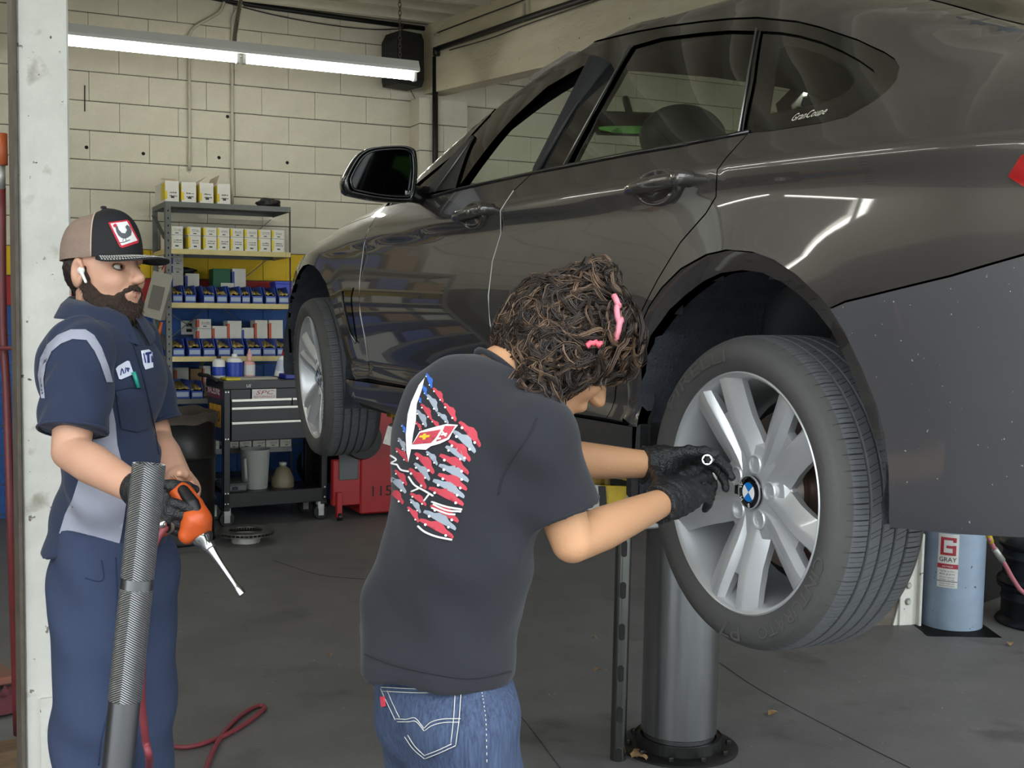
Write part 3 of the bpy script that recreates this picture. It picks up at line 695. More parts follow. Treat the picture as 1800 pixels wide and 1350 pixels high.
def spoke_bar(b,ang,sg,inner,outer):
    ca,sa=math.cos(ang),math.sin(ang);er=np.array([ca,0,sa]);et=np.array([-sa,0,ca])*sg
    #       rho   tau   hw    y_top  depth
    ST=[(.030,.021,.021,-.031,.04),(.075,.024,.0235,-.028,.04),(.105,.0265,.025,-.022,.036),(.14,.030,.0255,-.013,.034),(.18,.036,.026,-.006,.034),(.212,.0425,.0265,-.002,.032),(.2405,.0475,.0290,.000,.022)]
    V=[];F=[]
    for rho,tau,hw,y,d in ST:
        for o,dy in ((-.98,-d*.42),(-.66,-.003),(-.52,0),(.12,0),(.34,-.0025),(1.42,-d*.5),(1.3,-d),(-.85,-d)):
            V.append(er*rho+et*(tau+o*hw)+np.array([0,y+dy,0]))
    k=8
    for i in range(len(ST)-1):
        for j in range(k): F.append((i*k+j,i*k+(j+1)%k,(i+1)*k+(j+1)%k,(i+1)*k+j))
    F+=[tuple(range(k)),tuple((len(ST)-1)*k+j for j in range(k-1,-1,-1))]
    if sg<0: F=[f[::-1] for f in F]
    b.add(V,F)
def make_wheel(a0):
    b=MB()
    b.lathe([(.236,-.010),(.2445,-.004),(.2455,.002),(.2425,.004),(.2385,.001),(.2345,-.006),(.230,-.020),(.224,-.04),(.215,-.075),(.213,-.19),(.235,-.215)],96,(0,0,0),(0,1,0))
    b.lathe([(.0,-.034),(.030,-.034),(.036,-.030),(.044,-.029),(.070,-.0325),(.096,-.036),(.104,-.05),(.09,-.09),(0,-.09)],48,(0,0,0),(0,1,0))
    for k in range(5):
        ang=a0+k*2*math.pi/5;ca,sa=math.cos(ang),math.sin(ang);er=np.array([ca,0,sa]);et=np.array([-sa,0,ca])
        for sg in (1,-1): spoke_bar(b,ang,sg,0,0)
        # web in the valley between the pair
        pts=[er*r+et*t+np.array([0,y,0]) for r,t,y in ((.06,-.02,-.040),(.06,.02,-.040),(.175,.02,-.022),(.175,-.02,-.022))]
        b.add(pts+[p-np.array([0,.02,0]) for p in pts],[(0,1,2,3),(2,6,7,3),(4,7,6,5)])
        # raised ring around each bolt seat
        c=(er*math.cos(.628)+et*math.sin(.628))*.058
        b.lathe([(.0205,-.05),(.0205,-.0285),(.0185,-.0262),(.0155,-.0272),(.0145,-.05)],24,c,(0,1,0))
    rim=b.out('wheel',m_rim,None,smooth=True,angle=28)
    rim.data.update()
    V,F,mi=tire_mesh();t=mk('tyre',V,F,[m_tire,m_tread],rim,smooth=True,mi=mi,angle=35)
    for txt,ac,h,sp in (('CINTURATO',-.75,.026,.95),('P7',-1.55,.034,.24),('PIRELLI',2.15,.026,.85),('P7 cinturato all season',.6,.010,.6),('245/45 R18 100V',-2.4,.010,.5)):
        vs,fs=bend_text(txt,.2775,ac,h,.0172,sp);mk('sidewall_letters',vs,fs,m_letter,t)
    for k in range(5):
        ang=a0+k*2*math.pi/5+.628;c=np.array([math.cos(ang),0,math.sin(ang)])*.058
        MB().lathe([(0,-.036),(.006,-.036),(.0085,-.038),(.0085,-.041),(.0145,-.045),(.0145,-.05)],6,c,(0,1,0)).out('wheel_bolt',m_rim,rim)
    cap=MB();cap.lathe([(0,-.0225),(.020,-.0225),(.0205,-.0222),(.0325,-.0228),(.0335,-.0245),(.0345,-.032)],40,(0,0,0),(0,1,0));cp=cap.out('hub_cap',m_capb,rim,smooth=True)
    for q in range(4):
        A=np.linspace(math.pi/4+q*math.pi/2,math.pi/4+(q+1)*math.pi/2,9);mk('roundel_quarter',[(0,-.0216,0)]+[(.0196*math.cos(a),-.0216,.0196*math.sin(a)) for a in A],[(0,i+1,i+2)[::-1] for i in range(8)],m_blue if q%2==0 else m_white,cp)
    for ch,a in (('B',-1.48),('M',-2.5),('W',2.72)):
        vs,fs=bend_text(ch,.0265,a,.0085,-.0214);mk('roundel_letter',vs,fs,m_white,cp)
    MB().lathe([(.0325,-.0222),(.0345,-.0222),(.0345,-.025)],40,(0,0,0),(0,1,0)).out('roundel_rim',m_rim,cp)
    # small badge on the spoke root, valve stem, brake
    MB().box((.040,-.03,-.012),(.053,-.0265,.010),.001).out('rim_badge',m_capb,rim)
    va=np.array([-1.0,0,math.sin(.03)]);MB().tube([va*.226+np.array([0,-.05,0]),va*.212+np.array([0,-.022,0])],[.006,.005],8).out('valve_stem',m_blk,rim)
    MB().lathe([(0,-.075),(.075,-.075),(.08,-.08),(.082,-.115),(.095,-.118),(.162,-.118),(.164,-.122),(.164,-.138),(.162,-.142),(.08,-.142)],64,(0,0,0),(0,1,0)).out('brake_disc',m_disc,rim,smooth=True,angle=40)
    MB().lathe([(.0,-.15),(.19,-.15),(.195,-.155),(.195,-.17),(0,-.17)],40,(0,0,0),(0,1,0)).out('brake_shield',m_under,rim)
    MB().box((.10,-.17,-.10),(.175,-.10,.06),.02).out('brake_caliper',m_steel_dk,rim)
    return rim
w0=make_wheel(math.radians(62))
def place_wheel(o,s,t,h,sg,steer=0):
    o.parent=CAR;o.location=(s,t,h);o.rotation_euler=(0,0,(0 if sg>0 else math.pi)+math.radians(steer))
rh=w2c(at(1296,865,2.545));fh=w2c(at(549,664,5.03));print('hubs',rh,fh)
place_wheel(w0,0.0,.872,rh[2],1)
for s,t,h,sg,st,ra in ((fh[0],fh[1],fh[2],1,-7,33),(fh[0],-fh[1],fh[2],-1,-7,10),(0,-.872,rh[2],-1,0,50)):
    c=copy_tree(w0,CAR);place_wheel(c,s,t,h,sg,st)
    c.rotation_mode='ZYX';c.rotation_euler=(0,math.radians(ra),(0 if sg>0 else math.pi)+math.radians(st))
# ================= lift and floor equipment =================
FN=np.array([0,-FK,1.0]);FN/=np.linalg.norm(FN)
def floor_mat(p,rz=0):
    """frame standing on the sloping floor"""
    z=Vector(FN);x=Vector((math.cos(rz),math.sin(rz),0));x=(x-z*x.dot(z)).normalized();y=z.cross(x)
    return Matrix(((x[0],y[0],z[0],p[0]),(x[1],y[1],z[1],p[1]),(x[2],y[2],z[2],p[2]),(0,0,0,1)))
m_ram=M('ram_steel','a0a2a4',.26,.95,var=.5,scale=3,col2='5a5a5c',stretch=(3,3,.35)); m_dk=M('greasy_black','161617',.45,.3,var=.4,scale=16,col2='2b2a28'); m_pole=M('pole_steel','8a8c88',.22,1.0,var=.5,scale=6,col2='4c4d4b',stretch=(4,4,.4))
m_arm=M('arm_silver_paint','b4b4ae',.4,.4,var=.6,scale=14,col2='6a6862'); m_yel=M('hazard_yellow','c4a91c',.5,var=.5,scale=18,col2='6d5d1a'); m_brass=M('brass_worn','7a6420',.4,.7,var=.6,scale=30,col2='201c10')
rb=on_floor(1192,1312);LIFT=thing('car_lift','in-ground lift with a thick steel ram and slotted safety leg under the car','lift',mat=floor_mat(rb))
Hh=.985
MB().lathe([(.128,-.02),(.128,.06),(.1345,.065),(.1345,Hh),(0,Hh)],64).out('ram',m_ram,LIFT,smooth=True,angle=40)
MB().lathe([(0,.0),(.150,.0),(.150,.012),(.205,.012),(.212,.008),(.212,-.01)],48).out('floor_plate',m_dk,LIFT,smooth=True,angle=30)
for k in range(10):
    a=k*math.pi/5+.2;MB().lathe([(0,.026),(.009,.026),(.011,.022),(.011,.012)],6,(.180*math.cos(a),.180*math.sin(a),0)).out('bolt',m_dk,LIFT)
MB().lathe([(.1345,.045),(.150,.045),(.152,.05),(.152,.012)],48).out('collar',m_dk,LIFT)
# safety leg with oblong slots
Wl=parent_world(LIFT).inverted();pl=np.array(Wl@Vector(on_floor(1086,1334)))
leg=MB();leg.lathe([(0,-.005),(.027,-.005),(.0275,.0),(.0275,Hh-.05),(0,Hh-.05)],24,(pl[0],pl[1],0));leg=leg.out('safety_leg',m_pole,LIFT,smooth=True,angle=40)
cdir=np.array(Wl.to_3x3()@Vector(-FW));cdir[2]=0;cdir/=np.linalg.norm(cdir);cr=np.cross([0,0,1],cdir)
for zc in (.02,.165,.31,.455,.60,.745):
    V=[];A=[(math.cos(q)*.0085,(.020 if math.sin(q)>=0 else -.020)+math.sin(q)*.0085) for q in np.linspace(0,2*math.pi,20,endpoint=False)]
    for sc,dp in ((1.28,.0277),(1.06,.0301),(1.0,.0295)):
        for x,z in A:
            th=x*sc/.0275;e=cdir*math.cos(th)+cr*math.sin(th);V.append(np.array([pl[0],pl[1],zc])+e*dp+np.array([0,0,z*(1+.1*(sc-1))]))
    k=20;F=[(i*k+j,(i+1)*k+j,(i+1)*k+(j+1)%k,i*k+(j+1)%k) for i in range(2) for j in range(k)]+[tuple(2*k+j for j in range(k))]
    mk('slot',V,F,[m_pole,m_dk],leg,mi=[0]*k+[1]*(k+1))
# superstructure: cross channels, swing arms, pads
MB().box((-.42,-.16,Hh-.10),(.42,.16,Hh-.02),.012).box((-.42,-.22,Hh-.14),(.42,-.16,Hh-.01),.006).box((-.42,.16,Hh-.14),(.42,.22,Hh-.01),.006).out('bolster',m_arm,LIFT)
def lw(s,t,h): return np.array(Wl@Vector(c2w(s,t,h)))
for s,t,h in ((2.02,.80,.21),(2.02,-.80,.21),(.74,.76,.205),(.74,-.76,.205)):
    p=lw(s,t,h);q=np.array([math.copysign(.36,p[0]),math.copysign(.12,p[1]),Hh-.06]);e=p.copy();e[2]-=.085
    d=e-q;L=np.linalg.norm(d);a,b,c=frame(d)
    A=MB();A.prism([(-.045,-.032),(.045,-.032),(.045,.032),(-.045,.032)],q,a,b,d+c*.05);arm=A.out('swing_arm',m_arm,LIFT)
    MB().lathe([(0,0),(.05,0),(.05,-.012),(.03,-.014),(.03,-.05),(.045,-.052),(.045,-.06),(0,-.06)],16,p,(0,0,1)).out('lift_pad',m_brass,arm)
yb=np.array(Wl@Vector(at(1088,862,3.05)))
MB().prism([(-.045,.012),(.030,.012),(.012,-.024),(-.02,-.05),(-.03,-.05)],yb-cdir*.0,cr,(0,0,1),cdir*.012).out('hazard_bracket',m_yel,LIFT)
MB().prism([(-.052,.012),(-.034,.012),(-.028,-.05),(-.045,-.06)],yb+cdir*.013,cr,(0,0,1),cdir*.004).out('hazard_stripe',m_dk,LIFT)
# ---- trolley jack: only the upper part of its knurled handle is in the picture ----
m_kn=M('knurled_steel','8f9296',.35,.9); m_smooth=M('handle_steel','6f7072',.3,.95,var=.4,scale=4,col2='4a4a4c',stretch=(8,8,.3))
def knurl(m):
    nt=m.node_tree;N=nt.nodes.new;L=nt.links.new;tc=N('ShaderNodeTexCoord');sx=N('ShaderNodeSeparateXYZ');L(tc.outputs['Object'],sx.inputs[0])
    at2=N('ShaderNodeMath');at2.operation='ARCTAN2';L(sx.outputs[1],at2.inputs[0]);L(sx.outputs[0],at2.inputs[1])
    ab=N('ShaderNodeMath');ab.operation='ABSOLUTE';L(at2.outputs[0],ab.inputs[0]);m1=N('ShaderNodeMath');m1.operation='MULTIPLY';m1.inputs[1].default_value=22;L(ab.outputs[0],m1.inputs[0])
    m2=N('ShaderNodeMath');m2.operation='MULTIPLY_ADD';m2.inputs[1].default_value=2100;L(sx.outputs[2],m2.inputs[0]);L(m1.outputs[0],m2.inputs[2])
    sn=N('ShaderNodeMath');sn.operation='SINE';L(m2.outputs[0],sn.inputs[0])
    bp=N('ShaderNodeBump');bp.inputs['Strength'].default_value=.9;bp.inputs['Distance'].default_value=.004;L(sn.outputs[0],bp.inputs['Height']);L(bp.outputs[0],nt.nodes['Principled BSDF'].inputs['Normal'])
    mr=N('ShaderNodeMapRange');mr.inputs[1].default_value=-1;L(sn.outputs[0],mr.inputs[0]);mx=N('ShaderNodeMix');mx.data_type='RGBA';mx.inputs[6].default_value=(.14,.145,.15,1);mx.inputs[7].default_value=(.62,.63,.65,1);L(mr.outputs[0],mx.inputs[0]);L(mx.outputs[2],nt.nodes['Principled BSDF'].inputs['Base Color'])
knurl(m_kn)
jt=at(262,816,1.62);jb=at(205,1370,1.62);dj=jb-jt;kf=((floor_z(jb[1])+.16)-jt[2])/dj[2];je=jt+dj*kf;LJ=np.linalg.norm(je-jt)
ax=-(je-jt)/LJ
JACK=thing('floor_jack','steel trolley jack with a tall knurled handle leaning up in front of standing mechanic','jack',(je[0],je[1],floor_z(je[1])))
zc=Vector(ax);xc=Vector(-FW);xc=(xc-zc*xc.dot(zc)).normalized();yc=zc.cross(xc)
hm=Matrix(((xc[0],yc[0],zc[0],0),(xc[1],yc[1],zc[1],0),(xc[2],yc[2],zc[2],.16),(0,0,0,1)))
def zy(v): return LJ-np.linalg.norm(at(262-(v-816)*55/535,v,1.62)-jt)
R=.0205;y1,y2,y3=zy(1018),zy(1036),zy(1232)
def hpart(name,prof,mat,par): 
    b=MB();b.lathe(prof,48);o=b.out(name,mat,par,smooth=True,angle=40);o.matrix_basis=hm if par is JACK else Matrix();return o
hd_=hpart('jack_handle',[(0,-.02),(R*.98,-.02),(R*.98,y3)],m_smooth,JACK)
hpart('knurled_grip',[(R*.98,y3),(R*1.03,y3+.001),(R*1.03,y2-.001),(R*.98,y2)],m_kn,hd_);hpart('grip_band',[(R*1.0,y2),(R*1.0,y1)],m_smooth,hd_)
hpart('knurled_grip',[(R*.98,y1),(R*1.03,y1+.001),(R*1.03,LJ-.003),(R*1.0,LJ),(R*.86,LJ),(R*.84,LJ-.004),(R*.84,LJ-.10),(0,LJ-.10)],m_kn,hd_)
# jack body on the floor, below the picture
for sg in (-1,1): MB().prism([(-.10,.03),(.16,.04),(.62,.03),(.66,.07),(.55,.10),(.16,.15),(-.08,.14)],(0,sg*.10-.004,0),(-1,0,0),(0,0,1),(0,.008,0)).out('side_plate',m_steel_dk,JACK)
for x in (.07,-.60):
    for sg in (-1,1): MB().lathe([(0,-.02),(.045,-.02),(.05,-.015),(.05,.015),(.045,.02),(0,.02)],20,(x,sg*.14,.052),(0,1,0)).out('wheel',m_dk,JACK)
MB().box((-.5,-.05,.06),(-.1,.05,.13),.01).out('lift_arm',m_steel_dk,JACK);MB().lathe([(0,.17),(.05,.175),(.055,.165),(.03,.15),(.03,.12),(0,.12)],20,(-.52,0,0)).out('saddle',m_steel_dk,JACK)
MB().box((-.04,-.06,.08),(.05,.06,.19),.012).out('handle_socket',m_steel_dk,JACK)
# ---- red air hose ----
m_hose=M('hose_red','8a3a42',.5,var=.5,scale=14,col2='5c262c')
hp=[at(291,925,2.62),at(272,955,2.60),at(262,1010,2.60),at(256,1080,2.62),at(250,1160,2.66),at(249,1230,2.72),at(256,1300,2.8),at(262,1345,2.9)]
hp+= [on_floor(250,1420,.02),on_floor(215,1400,.012),on_floor(225,1345,.010)]
hp+=[on_floor(a,b,.010) for a,b in ((270,1312),(330,1313),(385,1297),(425,1276),(455,1254),(465,1243),(452,1241),(425,1256),(398,1282),(378,1312),(364,1345),(350,1400),(330,1480))]
b=MB();b.tube(bez(hp,7),.0085,10);tag(b.out('air_hose',m_hose,smooth=True),'red air hose hanging from the orange tool and looping across the floor','hose')
# ---- brake disc on the floor ----
p=on_floor(432,953);D=thing('brake_rotor','loose vented brake rotor lying on the floor before tool cart','brake part',mat=floor_mat(p))
MB().lathe([(0,.0),(.085,.0),(.09,.004),(.09,.05),(.105,.052)],40).out('hat',m_arm,D,smooth=True,angle=40)
m_rot=M('rotor_iron','6f6c67',.4,.8,var=.5,scale=12,col2='45413b')
MB().lathe([(.105,.052),(.175,.052),(.175,.060),(.095,.060)],64).out('friction_ring',m_rot,D,smooth=True,angle=40)
MB().lathe([(.105,.072),(.175,.072),(.175,.080),(.105,.080),(.105,.072)],64).out('friction_ring',m_rot,D,smooth=True,angle=40)
b=MB()
for k in range(40):
    a=k*2*math.pi/40;c,s_=math.cos(a),math.sin(a);b.prism([(-.0025,0),(.0025,0),(.0025,.012),(-.0025,.012)],(c*.11,s_*.11,.06),(-s_,c,0),(0,0,1),(c*.063,s_*.063,0))
b.out('cooling_vanes',m_rot,D)
# ---- oil drum with a bin liner ----
m_drum=M('drum_black','18181a',.35,.3,var=.4,scale=8,col2='2c2824'); m_liner=M('bin_liner_brown','3c332c',.6,var=.5,scale=20,col2='241f1b')
p=on_floor(296,948);DR=thing('oil_drum','black steel drum with torn brown liner behind standing mechanic','drum',mat=floor_mat(p));r=.285
zt=.80
MB().lathe([(0,0),(r,0),(r+.006,.01),(r,.02),(r,.25),(r+.012,.265),(r,.28),(r,.52),(r+.012,.535),(r,.55),(r,zt-.02),(r+.008,zt-.01),(r+.004,zt),(r-.01,zt),(r-.01,.3),(0,.3)],48).out('drum_body',m_drum,DR,smooth=True,angle=40)
V=[];F=[];n=60
for k in range(n):
    a=2*math.pi*k/n;w1=noise.noise((math.cos(a)*2.2,math.sin(a)*2.2,1))*.03
    for rr,z in ((r-.02,.55),(r-.016,zt-.01),(r-.005,zt+.018+w1),(r+.014+abs(w1)*.4,zt+.012+w1),(r+.018+abs(w1),zt-.045+w1*1.5)): V.append((rr*math.cos(a),rr*math.sin(a),z))
for k in range(n):
    for j in range(4): F.append((k*5+j,((k+1)%n)*5+j,((k+1)%n)*5+j+1,k*5+j+1))
mk('bin_liner',V,F,m_liner,DR,smooth=True)
# ---- red shop machine with stencilled number ----
m_red=M('machine_red','a01c20',.4,var=.3,scale=5,col2='7c1518'); m_gry=M('machine_grey','55585a',.5)
p=on_floor(633,912);MC=thing('red_machine','red cabinet machine on small casters with black number stencil','machine',mat=floor_mat(p))
MB().box((0,0,.03),(.62,.50,.80),.012).out('cabinet',m_red,MC);MB().box((-.20,.0,.10),(-.0,.06,.42),.006).out('side_wing',m_red,MC)
MB().box((.02,.02,.80),(.60,.48,.90),.02).out('top_tray',m_gry,MC);MB().box((.18,.12,.90),(.50,.4,1.06),.02).out('upper_housing',m_red,MC);MB().box((.17,.115,.98),(.21,.125,1.03)).out('label_plate',m_white,MC)
MB().box((-.16,-.012,.28),(.0-.02,.0,.66),.006).out('access_panel',m_gry,MC)
text_on('stencil','1150-3',(.23,-.0015,.19),(1,0,0),(0,0,1),.075,m_dk,MC,maxw=.30)
for x,y in ((-.16,-.02),(.5,.02)): MB().lathe([(0,-.012),(.028,-.012),(.028,.012),(0,.012)],16,(x,y,.028),(1,0,0)).out('caster',m_dk,MC);
MB().box((-.18,-.03,.02),(-.14,.01,.20),.004).out('caster_bracket',m_red,MC)
MB().lathe([(0,-.08),(.13,-.08),(.14,-.05),(.14,.05),(.13,.08),(0,.08)],24,(-.05,-.12,.58),(0,1,0)).out('drum_reel',m_dk,MC)
# ---- far right: air jack, gusset, wheel rim stack, board ----
m_gj=M('jack_blue_grey','8d9db0',.4,.2,var=.4,scale=8,col2='6d7b8c'); speck(m_gj,'3c4450',40,.70,.02,4)
p=on_floor(1690,1110);GJ=thing('air_jack','blue-grey cylindrical jack with red and white sticker near rear bumper','jack',mat=floor_mat(p,-YAW));rg=.148
MB().lathe([(0,0),(rg,0),(rg,.62),(rg-.01,.63),(0,.63)],48,(0,rg,0)).out('cylinder',m_gj,GJ,smooth=True,angle=40)
MB().box((-.20,-.10,-.012),(.16,.32,.0)).out('foot_plate',m_dk,GJ);MB().cyl((0,rg,.62),(0,rg,.72),.09,24).out('piston',m_ram,GJ,smooth=True,angle=40)
def on_cyl(x,z,off=.001): th=x/rg;return (math.sin(th)*(rg+off),rg-math.cos(th)*(rg+off),z)
m_sred=M('sticker_red','9c1a2c',.5,var=.3,scale=40,col2='c06a70'); m_sw=M('sticker_white','d4d3cf',.5,var=.3,scale=40,col2='a5a49f')
def cpatch(name,x0,x1,z0,z1,mat,off,par): 
    n=10;V=[];F=[]
    for i in range(n+1):
        x=x0+(x1-x0)*i/n;V+=[on_cyl(x,z0,off),on_cyl(x,z1,off)]
    F=[(2*i,2*i+2,2*i+3,2*i+1) for i in range(n)];return mk(name,V,F,mat,par)
x0,x1=-.128,-.030
st=cpatch('sticker',x0,x1,.21,.475,m_sw,.001,GJ)
for a in ((x0+.012,x1-.012,.445,.458),(x0+.012,x0+.028,.37,.458),(x0+.012,x1-.012,.37,.383),(x1-.028,x1-.012,.37,.42),(x0+.04,x1-.012,.405,.418),(x1-.028,x1-.012,.435,.458)): cpatch('sticker_logo',*a,m_sred,.0018,st)
cpatch('sticker_band',x0,x1,.305,.328,m_sred,.0018,st);cpatch('sticker_gap',x0,x1,.24,.243,m_dk,.0018,st)
def ctext(t,xc,z,h,w,mat):
    vs,fs=text_mesh(t,1.0);A=np.array(vs);kx=w/np.ptp(A[:,0]);mk('sticker_text',[on_cyl(xc+(v[0]-(A[:,0].max()+A[:,0].min())/2)*kx,z+(v[1])*h/.7,.002) for v in A],fs,mat,st)
xm=(x0+x1)/2;ctext('GRAY',xm,.348,.022,.082,m_dk);ctext('service',xm,.316,.011,.05,m_sw)
for z,t in ((.292,'hydraulic'),(.277,'BLJ20'),(.262,'20 ton capacity'),(.250,'axle jack'),(.231,'read manual'),(.220,'before use')): ctext(t,xm,z,.006,.07,m_dk)
p=on_floor(1598,1098);G2=thing('post_gusset','white sloping steel gusset with two bolts behind rear tyre','bracket',mat=floor_mat(p,-YAW*.5))
MB().prism([(-.09,-.01),(.045,-.01),(.045,.46),(.03,.46)],(0,0,0),(1,0,0),(0,0,1),(0,.012,0)).out('web_plate',m_post,G2);MB().box((.035,-.03,-.01),(.05,.06,.46),.003).out('flange',m_post,G2);MB().prism([(-.21,-.01),(-.085,-.01),(.0,.38),(-.01,.40)],(0,.01,0),(1,0,0),(0,0,1),(0,.10,0)).out('rusty_brace',m_edge,G2)
MB().box((-.062,-.012,.0),(.012,-.001,.245),.003).out('bolt_plate',m_post,G2)
for z in (.20,.12): MB().lathe([(0,-.012),(.011,-.012),(.014,-.008),(.014,0),(.02,0),(.02,.004)],6,(-.02,-.012,z),(0,1,0)).out('bolt',m_bolt,G2)
MB().tube([(-.02,.0,.46),(.28,.02,.55)],.006,6).out('tie_rod',m_arm,G2)
m_pnt=M('steel_black_gloss','1d1f22',.3,.4)
for k in range(2):
    p=on_floor(1834,1096);b=MB();b.lathe([(.16,0),(.225,.0),(.232,.01),(.225,.025),(.205,.04),(.205,.12),(.212,.13),(.205,.14),(.205,.17),(.225,.185),(.23,.2),(.222,.205),(.20,.19),(.19,.06),(.05,.05)],48)
    o=b.out('rim_stack_wheel',m_pnt,smooth=True,angle=35);o.matrix_basis=floor_mat(p+FN*.207*k,.3);tag(o,('black steel wheel rim lying at the bottom of the pair','black steel wheel rim lying on top of the pair')[k]+' beside air jack','wheel rim','stacked steel wheels')
m_osb=M('board_mottled','6f6654',.8,var=.9,scale=22,col2='3b3730',stretch=(1,1,4))
p=on_floor(1770,1085);bd=MB();bd.box((-.3,.85,0),(1.6,.88,1.2),.004);o=bd.out('leaning_board',m_osb);o.matrix_basis=floor_mat(p,-YAW*.6);tag(o,'mottled brown board standing behind the stacked wheel rims','board')
bx=thing('cardboard_box','torn tan cardboard box on floor near mottled board','box',mat=floor_mat(on_floor(1770,1080)+np.array([.15,.25,0]),.3))
m_card=M('cardboard_tan','b08c66',.8,var=.25,scale=8)
MB().box((-.1,0,0),(.22,.2,.40),.003).out('carton',m_dk,bx);MB().prism([(-.1,0),(.16,-.02),(.2,.04),(.16,.09),(-.02,.08)],(-.02,.0,.40),(1,0,0),(0,-.4,.9),(0,.004,0)).out('flap',m_card,bx)
b=MB();ph=[at(1738,945,5.5),at(1748,965,5.55),at(1765,990,5.6),at(1782,1020,5.65),at(1800,1042,5.7),at(1840,1060,5.8),on_floor(1900,1200,.01)];b.tube(bez(ph,6),.010,10)
hs=b.out('air_hose',M('hose_pink','a5606a',.5),smooth=True);tag(hs,'pinkish hose with yellow end hanging down beside the air jack','hose')
MB().tube([at(1734,930,5.49),at(1742,953,5.52)],.013,10).out('hose_end',m_yel,hs,smooth=True);MB().tube([at(1748,965,5.54),at(1762,985,5.59)],.014,10).out('coupling',m_arm,hs,smooth=True)
# ---- left edge clutter ----
m_redp=M('pipe_red','6e2a2c',.5,var=.5,scale=10,col2='46201f'); m_wood=M('wood_worn','6b543c',.8,var=.6,scale=8,col2='3e3226',stretch=(1,8,8))
b=MB();q=[at(3,330,4.1),at(5,560,4.1),at(12,700,4.1),at(20,960,4.1),on_floor(30,1290,.02)];b.tube(bez(q,5),.013,12);rp=b.out('standing_pipe',m_redp,smooth=True);tag(rp,'thin red pipe standing left of the scuffed white post','pipe')
MB().tube([at(4,235,4.05),at(5,290,4.05)],.016,10).out('orange_grip',M('grip_orange','b0562c',.5),rp,smooth=True);MB().tube([at(3,290,4.08),at(3,335,4.1)],.012,10).out('pipe_fitting',m_arm,rp,smooth=True);MB().tube([at(-14,612,4.05),at(26,612,4.05)],.007,8).out('cross_bar',m_redp,rp)
p=on_floor(2,1215);b=MB();b.box((-.35,-.03,.03),(.06,.2,.06),.006);o=b.out('red_dolly',M('dolly_red_worn','8a4a3c',.6,var=.8,scale=9,col2='6a6252'));o.matrix_basis=floor_mat(p,.2);tag(o,'low worn red steel ramp on floor at the left edge','ramp')
V=[];F=[];n=12
for i in range(n+1):
    for j in range(n+1): x,y=i/n-.5,j/n-.5;V.append((x*.22,y*.2,.012+.05*max(0,1-4*(x*x+y*y))*(1+noise.noise((x*6,y*6,3)))+.012*abs(noise.noise((x*14,y*14,0)))))
F=[(i*(n+1)+j,(i+1)*(n+1)+j,(i+1)*(n+1)+j+1,i*(n+1)+j+1) for i in range(n) for j in range(n)]
o=mk('shop_rag',V,F,M('rag_red','5e2c34',.9,var=.4,scale=20),smooth=True);o.matrix_basis=floor_mat(on_floor(12,1245),.4);tag(o,'crumpled dull red rag on the floor left of white post','rag')
o=MB().box((-.22,-.05,0),(.06,.07,.075),.006).out('wood_block',m_wood);o.matrix_basis=floor_mat(on_floor(10,1352),.15);tag(o,'weathered wooden block lying on floor left of white post','wood block')
# ================= shelving against the back wall =================
SY=8.65
def Xp(u_,v_,y=SY): return float(on_y(u_,v_,y)[0])
def Zp(u_,v_,y=SY): return float(on_y(u_,v_,y)[2])
m_shg=M('shelf_grey_steel','6f706c',.5,.4,var=.4,scale=10,col2='4f4f4b'); m_shy=M('shelf_edge_cream','cdbd83',.6,var=.4,scale=12,col2='9a8d60'); m_hole=M('hole_dark','121212',.9)
X0,X1=Xp(291,450),Xp(512,450);SD=.45;SW=X1-X0
SH=thing('shelf_unit','tall grey steel shelving full of boxes and blue bins against painted wall','shelf',(X0,SY,floor_z(SY)));zf=floor_z(SY)
SZ=[Zp(300,354)-.0,Zp(300,437),Zp(300,532),Zp(300,627),Zp(300,702),Zp(300,793),.50]
SZ=[z-zf for z in SZ];topz=SZ[0]
for px_,py_ in ((0,0),(SW,0),(0,SD),(SW,SD)):
    sx=1 if px_==0 else -1;sy=1 if py_==0 else -1
    b=MB();b.box((px_,py_,0),(px_+sx*.038,py_+sy*.003,topz));b.box((px_,py_,0),(px_+sx*.003,py_+sy*.038,topz));po=b.out('shelf_post',m_shg,SH)
    if py_==0:
        h=MB()
        for z in np.arange(.05,topz-.03,.05): h.box((px_+sx*.015,-.0012,z),(px_+sx*.023,.0,z+.013))
        tag(h.out('post_holes',m_hole,po),kind='stuff')
for i,z in enumerate(SZ):
    b=MB();b.cm=0;b.box((.004,.004,z-.003),(SW-.004,SD-.004,z)).box((.004,SD-.006,z-.03),(SW-.004,SD-.004,z));b.cm=1;b.box((.004,.002,z-.034),(SW-.004,.005,z+.001));b.box((.002,.004,z-.034),(.005,SD-.004,z)).box((SW-.005,.004,z-.034),(SW-.002,SD-.004,z))
    b.out('shelf_board',[m_shg,m_shy if i in (1,2,3) else m_shg],SH)
def brace(a,b_): MB().prism([(-.014,-.0015),(.014,-.0015),(.014,.0015),(-.014,.0015)],a,*frame(np.subtract(b_,a))[:2],np.subtract(b_,a)).out('brace',m_shg,SH)
brace((.04,SD-.003,SZ[1]-.02),(SW-.04,SD-.003,SZ[2]-.3));brace((SW-.04,SD+.002,SZ[1]-.02),(.04,SD+.002,SZ[2]-.3));brace((.04,SD-.003,SZ[2]-.02),(SW-.1,SD-.003,SZ[3]-.1));brace((.004,.03,topz-.25),(.004,SD-.03,topz-.06));brace((SW-.3,SD-.003,topz-.3),(SW-.02,SD-.003,topz-.05));brace((.004,.03,SZ[2]-.32),(.004,SD-.03,SZ[2]-.06))
